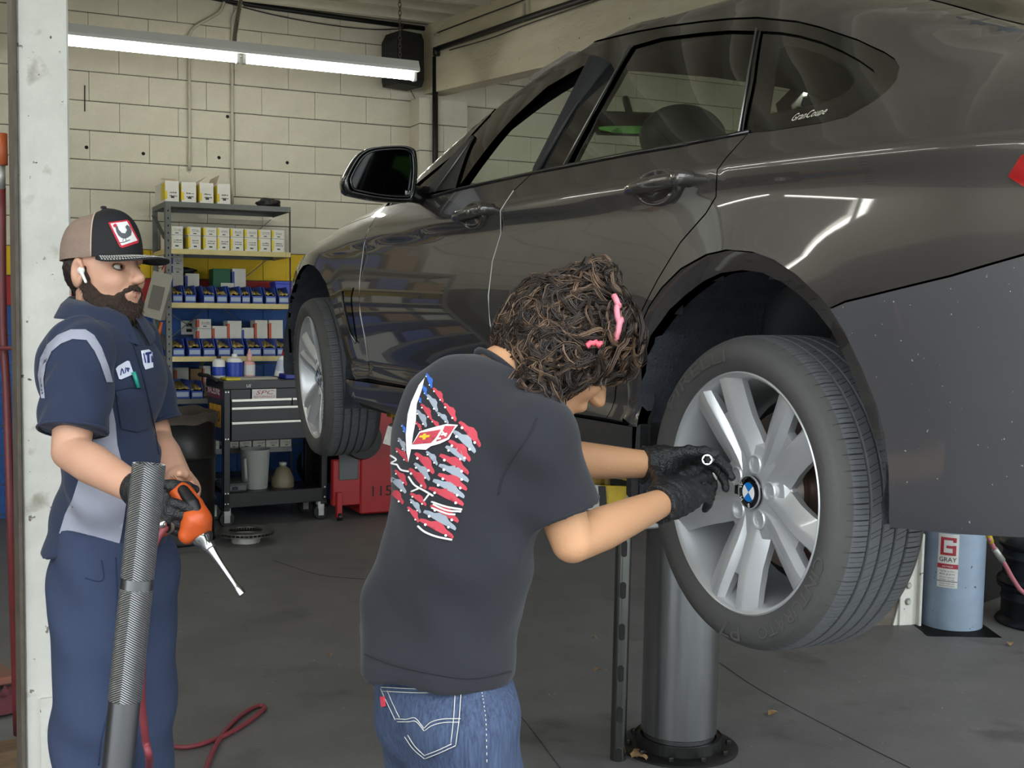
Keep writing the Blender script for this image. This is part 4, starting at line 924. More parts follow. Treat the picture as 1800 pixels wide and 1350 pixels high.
m_bw=M('box_white_card','d8d5cb',.7,var=.2,scale=12); m_ac={'y':M('accent_yellow','d8c021',.6),'b':M('accent_blue','3a45a0',.6),'o':M('accent_orange','c8552f',.6)}; m_ink=M('ink_dark','3a3936',.7); m_cream=M('box_inside','b5a98e',.8)
CNT={'n':0}
def carton(u0,v0,u1,v1,acc,label,group,y=SY+.02,depth=.30,flap=None,rz=0,par_mats=None,lines=True,zb=None):
    x0,x1=Xp(u0,(v0+v1)/2,y),Xp(u1,(v0+v1)/2,y);uc=(u0+u1)/2
    z1=Zp(uc,v0,y);z0=Zp(uc,v1,y) if zb is None else zb
    t=thing('parts_box',label,'box',(x0,y,z0),rz,group);w,h=x1-x0,z1-z0
    body=MB().box((0.001,0,0),(w-.001,depth,h),.002).out('carton',(par_mats or m_bw),t)
    if acc:
        MB().box((.002,-.0008,h*.12),(w*.16,.0,h*.92 if acc!='y' or h<.1 else h*.5)).out('accent_stripe',m_ac[acc],t);MB().box((-.0008,.0,h*.12),(.0005,depth*.35,h*.9)).out('accent_stripe',m_ac[acc],t)
    if lines:
        l=MB();r=random.Random(int(u0*31+v0));zz=h*(.62 if h<.12 else .42)
        for i in range(2):
            xx=w*.33
            while xx<w*.82:
                d=w*r.uniform(.03,.1);l.box((xx,-.0009,zz),(xx+d,0,zz+h*.07*r.uniform(.5,1)));xx+=d+w*.025
            zz-=h*.16
        l.box((w*.42,-.0009,h*.18),(w*.66,0,h*.28));tag(l.out('print',m_ink,t),kind='stuff')
    if flap:
        for a,sx in flap:
            R=rot('X',a);vs=[(0.002,0,0),(w-.002,0,0),(w-.002,depth*.5,0),(.002,depth*.5,0)]
            if sx=='y': vs2=[np.array([w*.1,depth*.1,h])+rot('X',a)@np.array(v) for v in vs];
            else: vs2=[np.array([0,.02,h])+rot('Y',-a)@np.array([v[0]*.7,v[1]*1.6,0]) for v in vs]
            off=np.array([0,0,.002]);mk('flap',list(vs2)+[p+off for p in vs2],[(0,1,2,3),(7,6,5,4),(0,4,5,1),(1,5,6,2),(2,6,7,3),(3,7,4,0)],m_cream,t)
    return t
def z4(x,y): return 250+x/5.4,290+y/5.4
def z5(x,y): return 250+x/5.19,520+y/5.19
ORD=['first','second','third','fourth','fifth','sixth','seventh','eighth','ninth']
for i,(a,b,c,d) in enumerate(((215,150,350,322),(372,163,515,330),(545,170,678,338),(712,180,838,346))):
    u0,v0=z4(a,b);u1,v1=z4(c,d);carton(u0,v0,u1,v1,'y','tall white carton %s along the top of the shelving'%ORD[i],'cartons on the shelf top',depth=.34,flap=[None,[(8,'y')],[(40,'x')],[(70,'x')]][i] if i else [(12,'y')],zb=SZ[0]+zf)
cols=((258,388),(430,558),(582,708),(712,830),(838,962),(972,1095),(1103,1222),(1230,1350))
for i,(a,c) in enumerate(cols):
    yo=(a-258)*.047
    for k,(t0,t1) in enumerate(((665,744),(580,663))):
        u0,v0=z4(a+(8 if i==1 and k==0 else 0),t0+yo*.85);u1,v1=z4(c,t1+yo*.85)
        zb=SZ[1]+zf if k==0 else None
        carton(u0,v0,u1,v1,'y','small white carton, %s of the %s row on the second shelf'%(ORD[i],('lower','upper')[k]),'small cartons on the second shelf',zb=zb)
# blue parts bins with cardboard liners
m_bin=M('bin_blue','2746a0',.4,var=.2,scale=8); m_binl=M('bin_liner_card','c9b36a',.7,var=.5,scale=60,col2='6b5a2c'); m_bingrey=M('bin_label_clear','93a0b4',.3)
def bin_at(u0,v0,u1,v1,label,group,y=SY+.015,zb=None,depth=.28):
    x0,x1=Xp(u0,v1,y),Xp(u1,v1,y);z1=Zp(u0,v0,y);z0=zb;w,h=x1-x0,z1-z0
    t=thing('parts_bin',label,'bin',(x0,y,z0),0,group)
    b=MB();q=[(0.0,0),(0.0,h*.45),(depth*.22,h),(depth,h),(depth,0)]
    for xx in (0,w-.004): b.prism(q,(xx,0,0),(0,1,0),(0,0,1),(.004,0,0))
    b.box((0,0,0),(w,.004,h*.45)).box((0,depth-.004,0),(w,depth,h)).box((0,0,0),(w,depth,.004));b.out('bin_shell',m_bin,t)
    MB().box((w*.1,-.003,h*.12),(w*.9,0,h*.36)).out('label_holder',m_bingrey,t)
    n=8;V=[];F=[]
    for i in range(n+1):
        for j in range(n+1): V.append((.005+(w-.01)*i/n,.006+(depth-.012)*j/n,h*.5+h*.34*(j/n)+.02*noise.noise((i*.9+u0,j*.9,v0))+.006*random.random()))
    F=[(i*(n+1)+j,(i+1)*(n+1)+j,(i+1)*(n+1)+j+1,i*(n+1)+j+1) for i in range(n) for j in range(n)]
    tag(mk('bin_contents',V,F,m_binl,t),kind='stuff');return t
for i,(a,c) in enumerate(((285,388),(402,515),(578,690),(705,812),(830,942),(944,1028),(1043,1148),(1168,1275),(1293,1395))):
    u0,v0=z4(a,1135+(a-285)*.02);u1,v1=z4(c,1275);bin_at(u0,v0,u1,v1,'blue parts bin, %s from the left on the third shelf'%ORD[i],'blue bins on the third shelf',zb=SZ[2]+zf)
for i,(a,c) in enumerate(((275,390),(420,540),(555,670),(690,810),(820,935),(965,1090),(1098,1222),(1228,1335))):
    u0,v0=z5(a,388);u1,v1=z5(c,522);bin_at(u0,v0,u1,v1,'blue parts bin, %s from the left on the fourth shelf'%ORD[i],'blue bins on the fourth shelf',zb=SZ[3]+zf)
Y3=SY+.305;zz3=SZ[2]+zf
def back(rect,z,acc,label,group,zb,y=Y3,depth=.13,mats=None,lines=True):
    f=z4 if z==4 else z5;u0,v0=f(rect[0],rect[1]);u1,v1=f(rect[2],rect[3]);return carton(u0,v0,u1,v1,acc,label,group,y=y,depth=depth,zb=zb,par_mats=mats,lines=lines)
m_green=M('box_green','1f5c40',.6)
g3='cartons behind the bins of the third shelf'
back((410,1030,543,1135),4,'b','white carton behind second bin of third shelf, beside stacked grey ones',g3,zz3)
gb=back((672,985,840,1130),4,None,'dark green carton with white label behind bins of third shelf',g3,zz3,mats=m_green,lines=False)
_w=.13;MB().box((.055,-.001,.11),(.15,0,.155)).out('label_patch',m_bw,gb)
back((855,985,985,1138),4,'b','tall white carton right of the green one on third shelf',g3,zz3)
prev=zz3
for i,(t0,t1) in enumerate(((1035,1130),(952,1033),(875,950),(800,873))):
    u0,v0=z4(272,t0);u1,v1=z4(392,t1);y=Y3;z1=Zp((u0+u1)/2,v0,y);carton(u0,v0,u1,v1,'b','grey-white carton, %s from the bottom of the stack on third shelf'%ORD[i],'stacked cartons at the shelf end',y=y,depth=.13,zb=prev);prev=z1
for i,(t0,t1) in enumerate(((1100,1180),(1025,1098),(945,1022))):
    u0,v0=z4(110,t0);u1,v1=z4(196,t1);y=SY+.30
    x0=X0+.012;w=.09;t=thing('parts_box','narrow white carton, %s from bottom in shelf corner beside hanging papers'%ORD[i],'box',(x0,SY+.02,zz3+i*.125+.0),0,'narrow cartons in the shelf corner');MB().box((0,0,0),(.02,.28,.12),.002).out('carton',m_bw,t);MB().box((-.0008,.0,.02),(0,.10,.10)).out('accent_stripe',m_ac['b'],t)
b=thing('storage_bin','empty bright blue storage bin at right end of third shelf','bin',(Xp(*z4(1262,1100),y=Y3),Y3,zz3));w=.17;MB().box((0,0,.0),(w,.13,.17),.004).out('bin_shell',M('bin_bright_blue','2a3fc0',.4),b);MB().box((-.004,-.004,.155),(w+.004,.134,.175),.003).out('rim',M('bin_bright_blue','2a3fc0',.4),b)
g4='cartons behind the bins of the fourth shelf';zz4=SZ[3]+zf
for i,(r_,ac,dl) in enumerate((((500,300,634,390),'o','white carton with orange end under another, left side of fourth shelf'),((640,275,775,390),'o','white carton with orange corner in mid fourth shelf'),((778,228,908,390),'o','large white carton leaning in the middle of fourth shelf'),((912,290,1020,390),'b','low white carton behind sixth bin of fourth shelf'),((1027,222,1145,390),'o','tall white carton, left one of two at right end'),((1157,222,1285,390),'o','tall white carton, right one of two at right end'))):
    back(r_,5,ac,dl,g4,zz4)
back((500,212,630,292),5,'o','white carton with orange end lying on another, fourth shelf',g4,Zp(*z5(565,298),y=Y3))
zz5=SZ[4]+zf
c=back((297,655,425,765),5,'o','white carton with red side on fifth shelf above big bin','cartons of the fifth shelf',zz5)
back((440,665,545,765),5,None,'brown carton on the fifth shelf behind tool cart','cartons of the fifth shelf',zz5,mats=M('carton_brown','8a6f4c',.8))
cc=carton(*z5(555,640),*z5(625,765),'o','white carton with raised flap on fifth shelf above tool cart','cartons of the fifth shelf',y=Y3,depth=.13,zb=zz5,flap=[(60,'x')])
bin_at(*z5(283,768),*z5(438,918),'large blue bin of brown parts on fifth shelf','blue bins on the fifth shelf',zb=zz5);bin_at(*z5(446,780),*z5(560,918),'blue bin beside the large one on fifth shelf','blue bins on the fifth shelf',zb=zz5)
for i,(t0,t1) in enumerate(((785,885),(697,777))):
    t=thing('parts_box','narrow white carton, %s of two in the low shelf corner'%('bottom','top')[i],'box',(X0+.012,SY+.04,zz5+i*.118),0,'narrow cartons in the low shelf corner');MB().box((0,0,0),(.02,.26,.115),.002).out('carton',m_bw,t);MB().box((-.0008,.05,.03),(0,.16,.07)).out('print',m_ink,t)
def z6(x,y): return 330+x/4.22,640+y/4.22
for i,(a,c) in enumerate(((165,235),(300,378),(385,475),(482,575),(580,678),(685,775))):
    u0,v0=z6(a,572-(a-165)*.03);u1,v1=z6(c,640);carton(u0,v0,u1,v1,None,'white carton, %s of the row on the low shelf behind tool cart'%ORD[i],'cartons on the low shelf',zb=SZ[5]+zf)
# odds and ends on the shelving
def lump(name,c,r,mat,label,cat,seed=0,n=14):
    V=[];F=[]
    for i in range(n+1):
        for j in range(n*2):
            a,b_=math.pi*i/n,math.pi*j/n;d=np.array([math.sin(a)*math.cos(b_),math.sin(a)*math.sin(b_),math.cos(a)]);k=1+.35*noise.noise(tuple(d*1.7+seed));V.append(np.array(c)+d*np.array(r)*k)
    m=n*2;F=[(i*m+j,(i+1)*m+j,(i+1)*m+(j+1)%m,i*m+(j+1)%m) for i in range(n) for j in range(m)]
    return tag(mk(name,V,F,mat,smooth=True),label,cat)
lump('black_cap',(Xp(483,358),SY+.15,topz+zf+.03),(.085,.09,.045),m_dk,'dark cloth cap lying on the shelf top at its right end','cap',3)
lump('wiring_bundle',(Xp(341,482),SY+.36,zz3+.235),(.10,.05,.03),m_dk,'dark bundle of belts on the cartons of third shelf','belts',8)
t=thing('paper_bundle','bundle of grey papers hanging on the front post of the shelving','papers',at(289,478,8.47))
m_pap=M('paper_grey','a39f92',.8,var=.25,scale=10); m_ink2=M('paper_print','6d6a62',.8)
for i in range(5):
    o=MB().box((-.075+.004*i,-.012*i,-.32),(.055+.006*i,-.012*i+.003,-.01),.001,rot('Y',10+i*1.5),(0,0,0)).out('sheet',m_pap,t);o.rotation_euler=(.12-.03*i,0,-.5)
    if i==4: MB().box((-.04,-.052,-.26),(.045,-.0505,-.10),0,rot('Y',14),(0,0,0)).out('photo_print',m_ink2,o)
MB().tube([(0,0,0),(.01,.03,.06),(.0,.08,.02)],.004,6).out('wire_hook',M('hook_red','a83a2e',.5),t)
tb=MB();a,b_=at(284,566,8.50),at(278,594,8.50);c=at(270,660,8.52);tb.tube([b_,c],[.008,.006],8);pr=tb.out('pry_bar',m_arm,smooth=True);tag(pr,'slim pry bar with orange handle hung on the shelving post','hand tool');MB().tube([a,b_],[.010,.013],10).out('handle',M('grip_orange2','c8622c',.5),pr,smooth=True)
# dark cabinets and one more shelving unit in the neighbouring bay (the car paint mirrors them; the cabinets are added to darken its reflections)
c=copy_tree(SH);c.location.x=-.75;c['label']='grey steel shelving in next bay, left of the white post'
for i,z in enumerate(SZ[:-1]):
    for j in range(3):
        hh=random.uniform(.12,.22);t=thing('parts_box','carton, %s on level %s of the shelving in next bay'%(('left','middle','right')[j],('one','two','three','four','five','six')[i]),'box',(-.75+.05+j*.28,SY+.02,zf+z+.002),0,'cartons of the next bay')
        MB().box((0,0,0),(.22,.3,hh),.002).out('carton',[m_bw,m_card,m_bin,m_bw][(i+j)%4],t)
m_cab=M('cabinet_black','17181a',.45)
for k,(x,w) in enumerate(((-2.0,1.15),(-3.3,1.2),(-4.7,1.3))):
    t=thing('added_cabinet','tall black cabinet added unseen in next bay to darken car reflections, %s from the shelving'%ORD[k],'cabinet',(x,SY-.1,floor_z(SY-.1)),0,'black cabinets added to darken reflections')
    MB().box((0,0,.08),(w,.5,1.95),.01).box((.03,.03,0),(w-.03,.47,.08)).out('cabinet_body',m_cab,t)
    for q in (0,1):
        d=MB().box((.02+q*w/2,-.018,.12),(w/2-.01+q*w/2,0,1.92),.006).out('cabinet_door',m_cab,t);MB().box((w/2-.05+q*.07,-.03,.95),(w/2-.03+q*.07,-.018,1.12),.004).out('handle',m_arm,d)
# ================= tool cart =================
m_cb=M('cart_black','131314',.32,.1,var=.2,scale=6,col2='1d1d1f'); m_hs=M('drawer_trim_silver','d6d4cb',.3,.5); m_rivet=M('rivet_bright','c9c9c6',.3,.8)
P1,P2=on_floor(398,928),on_floor(561,914);rz=math.atan2(P2[1]-P1[1],P2[0]-P1[0]);L=float(np.linalg.norm((P2-P1)[:2]))
CW,CD=L+.06,.33
CT_=thing('tool_cart','black rolling tool cart with three drawer rows and white trim','tool cart',mat=floor_mat(P1,rz))
Ci=parent_world(CT_).inverted()
def cz(v): # height on the front left edge for pixel row v
    r=ray(397,v);q=P1;d=float((np.array(q)-CP)@FW);return float((Ci@Vector(at(397,v,d)))[2])
ztop,zdr,ztray=cz(668),cz(776),cz(868)
x0,x1=-.02,CW
for x in (x0,x1-.045):
    for y in (0,CD-.045): MB().box((x,y,.11),(x+.045,y+.045,ztop),.004).out('corner_post',m_cb,CT_)
MB().box((x0+.045,.004,zdr),(x1-.045,CD,ztop-.01),.004).box((x0,.045,zdr),(x0+.04,CD-.045,ztop-.002),.003).out('drawer_chest',m_cb,CT_)
MB().box((x0-.01,-.008,ztop-.06),(x1+.01,CD+.008,ztop),.006).out('top_rail',m_cb,CT_)
MB().box((x0,0,.13),(x1,CD,ztray),.004).out('lower_tray',m_cb,CT_)
b=MB();b.tube([(x0-.05,CD+.02,ztop+.02),(x0-.055,CD*.5,ztop+.025),(x0-.05,-.02,ztop+.0)],.014,10);b.out('push_handle',m_cb,CT_,smooth=True)
fw_=x1-x0-.10
zs=[cz(v) for v in (702,716,742)];zr=ztop-.09
rows=[(zs[0],zs[1]),(zs[1],zs[2]),(zs[2],zdr)]
for i,(za,zb_) in enumerate(rows):
    for (a,c) in (((0,.66),(.665,1.0)) if i==0 else ((0,1.0),)):
        d=MB().box((x0+.05+fw_*a,-.006,zb_+.006),(x0+.05+fw_*c-.003,.004,za),.002).out('drawer',m_cb,CT_)
        MB().box((x0+.05+fw_*a,-.014,za-.012),(x0+.05+fw_*c-.004,-.005,za+.004),.002).out('drawer_pull',m_hs,d)
for x in (x0+.012,x0+.03):
    for z in (ztop-.03,ztop-.075,.16,.23,zdr+.02): MB().lathe([(0,-.003),(.005,-.003),(.006,0)],10,(x,-.0,z),(0,1,0)).out('rivet',m_rivet,CT_)
for z in (.16,.23): MB().lathe([(0,-.003),(.006,-.003),(.007,0)],10,(x1-.02,-.0,z),(0,1,0)).out('rivet',m_rivet,CT_)
for x in (x0+.03,x1-.04):
    for y in (.03,CD-.03):
        c=MB().box((x-.025,y-.02,.075),(x+.025,y+.02,.13),.004).box((x-.022,y-.024,.03),(x+.018,y-.02,.10)).out('caster_fork',m_arm,CT_);MB().lathe([(0,-.014),(.05,-.014),(.055,-.008),(.055,.008),(.05,.014),(0,.014)],24,(x,y,.055),(0,1,0)).out('caster_wheel',m_dk,c,smooth=True,angle=40)
# stickers
m_dred=M('sticker_maroon','6e1a28',.5,var=.3,scale=30); m_sy=M('sticker_yellow','d39a2a',.5,var=.3,scale=20,col2='b07a1c')
s=MB().box((x0-.003,.06,ztop-.125),(x0-.0005,.33,ztop-.03)).out('sticker',m_dred,CT_);text_on('sticker_text','RACELINE',(x0-.0036,.195,ztop-.072),(0,-1,0),(0,0,1),.055,m_white,s,maxw=.24)
s=MB().box((.17,-.0105,zr-.035),(.34,-.0085,zr+.03)).out('sticker',m_sw,CT_);text_on('sticker_text','SPC',(.255,-.0112,zr+.008),(1,0,0),(0,0,1),.028,m_sred,s,maxw=.13,shear=.25);text_on('sticker_text','PERFORMANCE',(.255,-.0112,zr-.022),(1,0,0),(0,0,1),.016,m_sred,s,maxw=.15)
text_on('cart_mark','US',(.145,-.0095,ztop-.035),(1,0,0),(0,0,1),.02,m_white,CT_,shear=.2)
for y in (.25,.17,.09): s=MB().box((x0-.003,y-.034,zdr+.09),(x0-.0005,y+.034,zdr+.24)).out('sticker',m_sy,CT_);MB().tube([(x0-.0034,y+.02*math.cos(q),zdr+.165+.035*math.sin(q)) for q in np.linspace(0,2*math.pi,16)],.003,4,False).out('sticker_sign',m_dk,s)
# ---- things on and in the cart ----
def cw(x,y,z): return np.array(parent_world(CT_)@Vector((x,y,z)))
def bottle(name,label,x,y,prof,mat,capprof,capmat,band=None,tilt=0,group='bottles on the tool cart',mat2=None):
    t=thing(name,label,'bottle',mat=parent_world(CT_)@Matrix.Translation((x,y,ztop+.001))@Matrix.Rotation(tilt,4,'Y'))
    t['group']=group
    MB().lathe(prof,20).out('bottle_body',mat,t,smooth=True,angle=40)
    MB().lathe(capprof,16).out('cap',capmat,t,smooth=True,angle=40)
    if band: MB().lathe(band[0],20).out('label_band',band[1],t,smooth=True)
    return t
m_pl=M('plastic_white','dcdcd8',.4); m_bl2=M('label_blue','2140a8',.4); m_pk=M('plastic_pink','d9a49c',.4); m_rc=M('cap_red','c22a26',.4)
def std(r,h): return [(0,0),(r,.003),(r,h*.72),(r*.85,h*.84),(r*.3,h*.9),(r*.3,h)]
bottle('spray_bottle','white and blue bottle left of the blue can on tool cart',.02,.22,std(.042,.15),m_pl,[(.0,.15),(.015,.15),(.015,.135)],m_dk,([(.0425,.02),(.0425,.08)],m_bl2))
bottle('fluid_can','blue can with white shoulders in the middle of cart top',.13,.22,std(.055,.16),m_pl,[(0,.165),(.018,.165),(.02,.145)],m_pl,([(.0555,.012),(.0555,.11)],m_bl2))
bottle('glue_bottle','slim pinkish bottle with nozzle on the tool cart',.235,.22,std(.040,.13),m_pk,[(0,.20),(.004,.20),(.012,.165),(.018,.16),(.018,.125)],m_pk,([(.0405,.02),(.0405,.09)],m_sw))
bottle('cleaner_bottle','white bottle with red cap leaning at the right of cart top',.45,.2,std(.042,.17),m_pl,[(0,.24),(.004,.24),(.006,.20),(.022,.195),(.024,.15)],m_rc,([(.0425,.04),(.0425,.12)],M('label_pale','b4bccb',.5)),tilt=.22)
t=thing('magazine','yellow and white folded magazine lying on the tool cart','magazine',mat=parent_world(CT_)@Matrix.Translation((.0,.01,ztop)));MB().box((.0,.0,0),(.36,.12,.016),.004).out('pages',m_pap,t);MB().box((-.001,-.001,-.0),(.10,.121,.017),.003).out('cover',M('cover_yellow','c4b422',.5),t)
t=thing('tray_insert','blue plastic tray with papers at right end of cart top','tray',mat=parent_world(CT_)@Matrix.Translation((.42,.02,ztop)));MB().box((0,0,0),(.26,.13,.035),.006).out('tray_body',M('tray_blue','20308a',.4),t);MB().prism([(0,0),(.13,0),(.15,.03),(.07,.08)],(.06,.06,.035),(1,0,0),(0,.2,1),(0,.003,0)).out('paper',m_pl,t)
t=thing('green_spray_packet','small green and blue packet hooked on the cart front corner','packet',mat=parent_world(CT_)@Matrix.Translation((.56,-.02,ztop-.10)));MB().box((0,-.012,0),(.12,.008,.10),.004).out('packet_body',M('packet_green','3f8a5a',.4,var=.6,scale=40,col2='2a4a8a'),t)
# measuring pitcher and jug in the lower tray
m_pit=M('pitcher_grey_plastic','9a9d98',.45,var=.3,scale=8,col2='82847e')
t=thing('measuring_pitcher','grey plastic pitcher standing in the cart lower tray','pitcher',mat=parent_world(CT_)@Matrix.Translation((.265,.18,ztray)))
MB().lathe([(0,0),(.082,0),(.085,.005),(.100,.262),(.104,.27),(.098,.27),(.082,.01),(0,.01)],32).out('pitcher_body',m_pit,t,smooth=True,angle=40)
h=MB();h.tube(bez([(-.09,-.055,.21),(-.105,-.09,.20),(-.10,-.095,.10),(-.085,-.055,.06)],6),.011,8);h.out('pitcher_handle',m_pit,t,smooth=True)
t=thing('plastic_jug','brownish plastic jug with short neck beside the grey pitcher','jug',mat=parent_world(CT_)@Matrix.Translation((.46,.16,ztray)))
MB().lathe([(0,0),(.075,0),(.078,.01),(.075,.06),(.045,.125),(.022,.14),(.022,.165),(0,.165)],24).out('jug_body',M('jug_brown','6f6550',.5,var=.4,scale=12,col2='4a4232'),t,smooth=True,angle=40)
MB().lathe([(.024,.15),(.026,.152),(.026,.168),(0,.17)],16).out('jug_cap',m_pit,t)
t=thing('tool_case','dark moulded tool case lying in the cart lower tray','case',mat=parent_world(CT_)@Matrix.Translation((.03,.06,ztray)));MB().box((0,0,0),(.14,.26,.055),.012).out('case_body',m_gry,t);MB().box((.03,-.008,.015),(.07,0,.035),.004).out('latch',m_dk,t)
# box fan / reel seen behind the cart, dark
t=thing('hose_reel','black round reel standing behind the tool cart','reel',mat=floor_mat(on_floor(566,890)+np.array([.0,.10,0]),rz))
MB().lathe([(0,-.08),(.06,-.08),(.06,-.05),(.15,-.05),(.155,-.04),(.15,-.03),(.09,-.03),(.09,.03),(.15,.03),(.155,.04),(.15,.05),(0,.05)],28,(0,0,.30),(0,1,0)).out('reel_drum',m_dk,t,smooth=True,angle=35);MB().box((-.14,-.09,0),(.14,.09,.02),.004).box((-.02,-.08,0),(.02,-.06,.3)).out('reel_stand',m_dk,t);MB().box((-.17,-.10,.30),(-.11,-.09,.42),.002).out('tag_card',M('tag_blue','2b3f66',.5),t)
# ================= soft shapes (people) =================
def _n(v): v=np.asarray(v,float);return v/np.linalg.norm(v)
class SDF:
    def __init__(s): s.ops=[];s.post=[];s.lo=np.full(3,1e9);s.hi=-s.lo
    def _bb(s,c,r): c=np.asarray(c,float);s.lo=np.minimum(s.lo,c-r);s.hi=np.maximum(s.hi,c+r)
    def rc(s,a,b,r1,r2=None,k=.02,m='u'):
        a=np.asarray(a,float);b=np.asarray(b,float);r2=r1 if r2 is None else r2;ba=b-a;L=ba@ba
        def f(P):
            q=P-a;h=np.clip(q@ba/L,0,1);return np.linalg.norm(q-h[:,None]*ba,axis=1)-(r1+(r2-r1)*h)
        s.ops.append((f,k,m))
        if m=='u': s._bb(a,r1);s._bb(b,r2)
        return s
    def chain(s,pts,rs,k=.02,m='u'):
        P_=[np.asarray(p,float) for p in pts]
        def f(P):
            d=np.full(len(P),10.0)
            for i in range(len(P_)-1):
                a=P_[i];ba=P_[i+1]-a;q=P-a;h=np.clip(q@ba/(ba@ba),0,1);e=np.linalg.norm(q-h[:,None]*ba,axis=1)-(rs[i]+(rs[i+1]-rs[i])*h)
                d=np.minimum(d,e)
            return d
        s.ops.append((f,k,m))
        if m=='u':
            for p,r in zip(P_,rs): s._bb(p,r)
        return s
    def el(s,c,r,R=None,k=.02,m='u'):
        c=np.asarray(c,float);r=np.asarray(r,float);R=np.eye(3) if R is None else np.asarray(R,float)   # rows of R = own axes
        def f(P):
            q=(P-c)@R.T;k0=np.linalg.norm(q/r,axis=1);k1=np.linalg.norm(q/(r*r),axis=1)+1e-9;return k0*(k0-1)/k1
        s.ops.append((f,k,m))
        if m=='u': s._bb(c,r.max())
        return s
    def half(s,p,n,k=0.0):   # keep the side the normal points away from
        p=np.asarray(p,float);n=_n(n);s.ops.append((lambda P:(P-p)@n,k,'i'));return s
    def __call__(s,P):
        d=np.full(len(P),10.0)
        for f,k,m in s.ops:
            e=f(P)
            if m=='u':
                if k>0:
                    h=np.clip(.5+.5*(d-e)/k,0,1);d=d*(1-h)+e*h-k*h*(1-h)
                else: d=np.minimum(d,e)
            elif m=='s':
                e=-e
                if k>0: h=np.clip(.5-.5*(d-e)/k,0,1);d=d*(1-h)+e*h+k*h*(1-h)
                else: d=np.maximum(d,e)
            else: d=np.maximum(d,e)
        for f in s.post: d=d-f(P)
        return d
def net(f,h,lo=None,hi=None,pad=.03):
    """surface nets on a sparse grid -> vertices, quads"""
    lo=(f.lo-pad) if lo is None else np.asarray(lo,float);hi=(f.hi+pad) if hi is None else np.asarray(hi,float)
    B=6;n=np.ceil((hi-lo)/h/B).astype(int)*B+1
    cn=(n-1)//B+1;ci=np.stack(np.meshgrid(*[np.arange(c) for c in cn],indexing='ij'),-1).reshape(-1,3);cd=f(lo+ci*h*B).reshape(cn)
    G=np.repeat(np.repeat(np.repeat(cd,B,0),B,1),B,2)[:n[0],:n[1],:n[2]].astype(np.float32)
    act=np.abs(cd)<B*h*1.9;ids=np.argwhere(act);o=np.stack(np.meshgrid(*[np.arange(-B//2,B//2+1)]*3,indexing='ij'),-1).reshape(-1,3)
    m=np.zeros(n,bool)
    for c in range(0,len(ids),4000):
        q=(ids[c:c+4000]*B)[:,None,:]+o[None];q=q.reshape(-1,3);q=q[((q>=0)&(q<n)).all(1)];m[q[:,0],q[:,1],q[:,2]]=True
    q=np.argwhere(m)
    for c in range(0,len(q),200000):
        e=q[c:c+200000];G[e[:,0],e[:,1],e[:,2]]=f(lo+e*h)
    S=G<0
    a=S[:-1,:-1,:-1];cs=[S[i:S.shape[0]-1+i,j:S.shape[1]-1+j,k:S.shape[2]-1+k] for i in (0,1) for j in (0,1) for k in (0,1)]
    tot=sum(c.astype(np.int8) for c in cs);cell=np.argwhere((tot>0)&(tot<8));N=len(cell);idx=np.full(np.array(S.shape)-1,-1,np.int32);idx[cell[:,0],cell[:,1],cell[:,2]]=np.arange(N)
    acc=np.zeros((N,3));cnt=np.zeros(N)
    cor=[(i,j,k) for i in (0,1) for j in (0,1) for k in (0,1)]
    for x in range(8):
        for y in range(x+1,8):
            A_,B_=np.array(cor[x]),np.array(cor[y])
            if np.abs(A_-B_).sum()!=1: continue
            p,r=cell+A_,cell+B_;v0=G[p[:,0],p[:,1],p[:,2]];v1=G[r[:,0],r[:,1],r[:,2]];w=(v0<0)!=(v1<0)
            t=np.where(w,v0/(v0-v1+1e-20),0)[:,None];acc+=np.where(w[:,None],A_+(B_-A_)*t,0);cnt+=w
    V=lo+(cell+acc/cnt[:,None])*h;F=[]
    for ax in range(3):
        sl0=[slice(None)]*3;sl1=[slice(None)]*3;sl0[ax]=slice(0,-1);sl1[ax]=slice(1,None)
        e=np.argwhere(S[tuple(sl0)]!=S[tuple(sl1)]);u_,w_=[(1,2),(2,0),(0,1)][ax]
        e=e[(e[:,u_]>0)&(e[:,w_]>0)&(e[:,u_]<S.shape[u_]-1)&(e[:,w_]<S.shape[w_]-1)]
        ins=S[e[:,0],e[:,1],e[:,2]];du=np.zeros(3,int);dw=np.zeros(3,int);du[u_]=1;dw[w_]=1
        g=lambda z:idx[z[:,0],z[:,1],z[:,2]]
        qd=np.stack([g(e-du-dw),g(e-dw),g(e),g(e-du)],1);qd=np.where(ins[:,None],qd,qd[:,::-1]);F.append(qd[(qd>=0).all(1)])
    return V,np.concatenate(F)
def mesh_fast(name,V,F,mat,parent):
    W=np.array(parent_world(parent).inverted()) if parent is not None else np.eye(4);V=np.asarray(V)@W[:3,:3].T+W[:3,3]
    me=bpy.data.meshes.new(name);me.vertices.add(len(V));me.vertices.foreach_set('co',V.astype(np.float32).ravel());k=F.shape[1];me.loops.add(F.size);me.loops.foreach_set('vertex_index',F.astype(np.int32).ravel());me.polygons.add(len(F));me.polygons.foreach_set('loop_start',np.arange(0,F.size,k,dtype=np.int32));me.polygons.foreach_set('use_smooth',np.ones(len(F),bool));me.update(calc_edges=True);me.materials.append(mat)
    o=bpy.data.objects.new(name,me);COL.objects.link(o);o.parent=parent;return o
def soft(name,f,h,mat,parent,bvh=False):
    V,F=net(f,h);o=mesh_fast(name,V,F,mat,parent)
    return (o,BVHTree.FromPolygons([tuple(v) for v in V],[tuple(q) for q in F.tolist()])) if bvh else o
def hit(bv,u_,v_):
    r=Vector(ray(u_,v_)).normalized();p,n,i,d=bv.ray_cast(Vector(CP),r)
    if p is None: return None,None
    if n.dot(r)>0: n=-n
    return np.array(p),np.array(n)
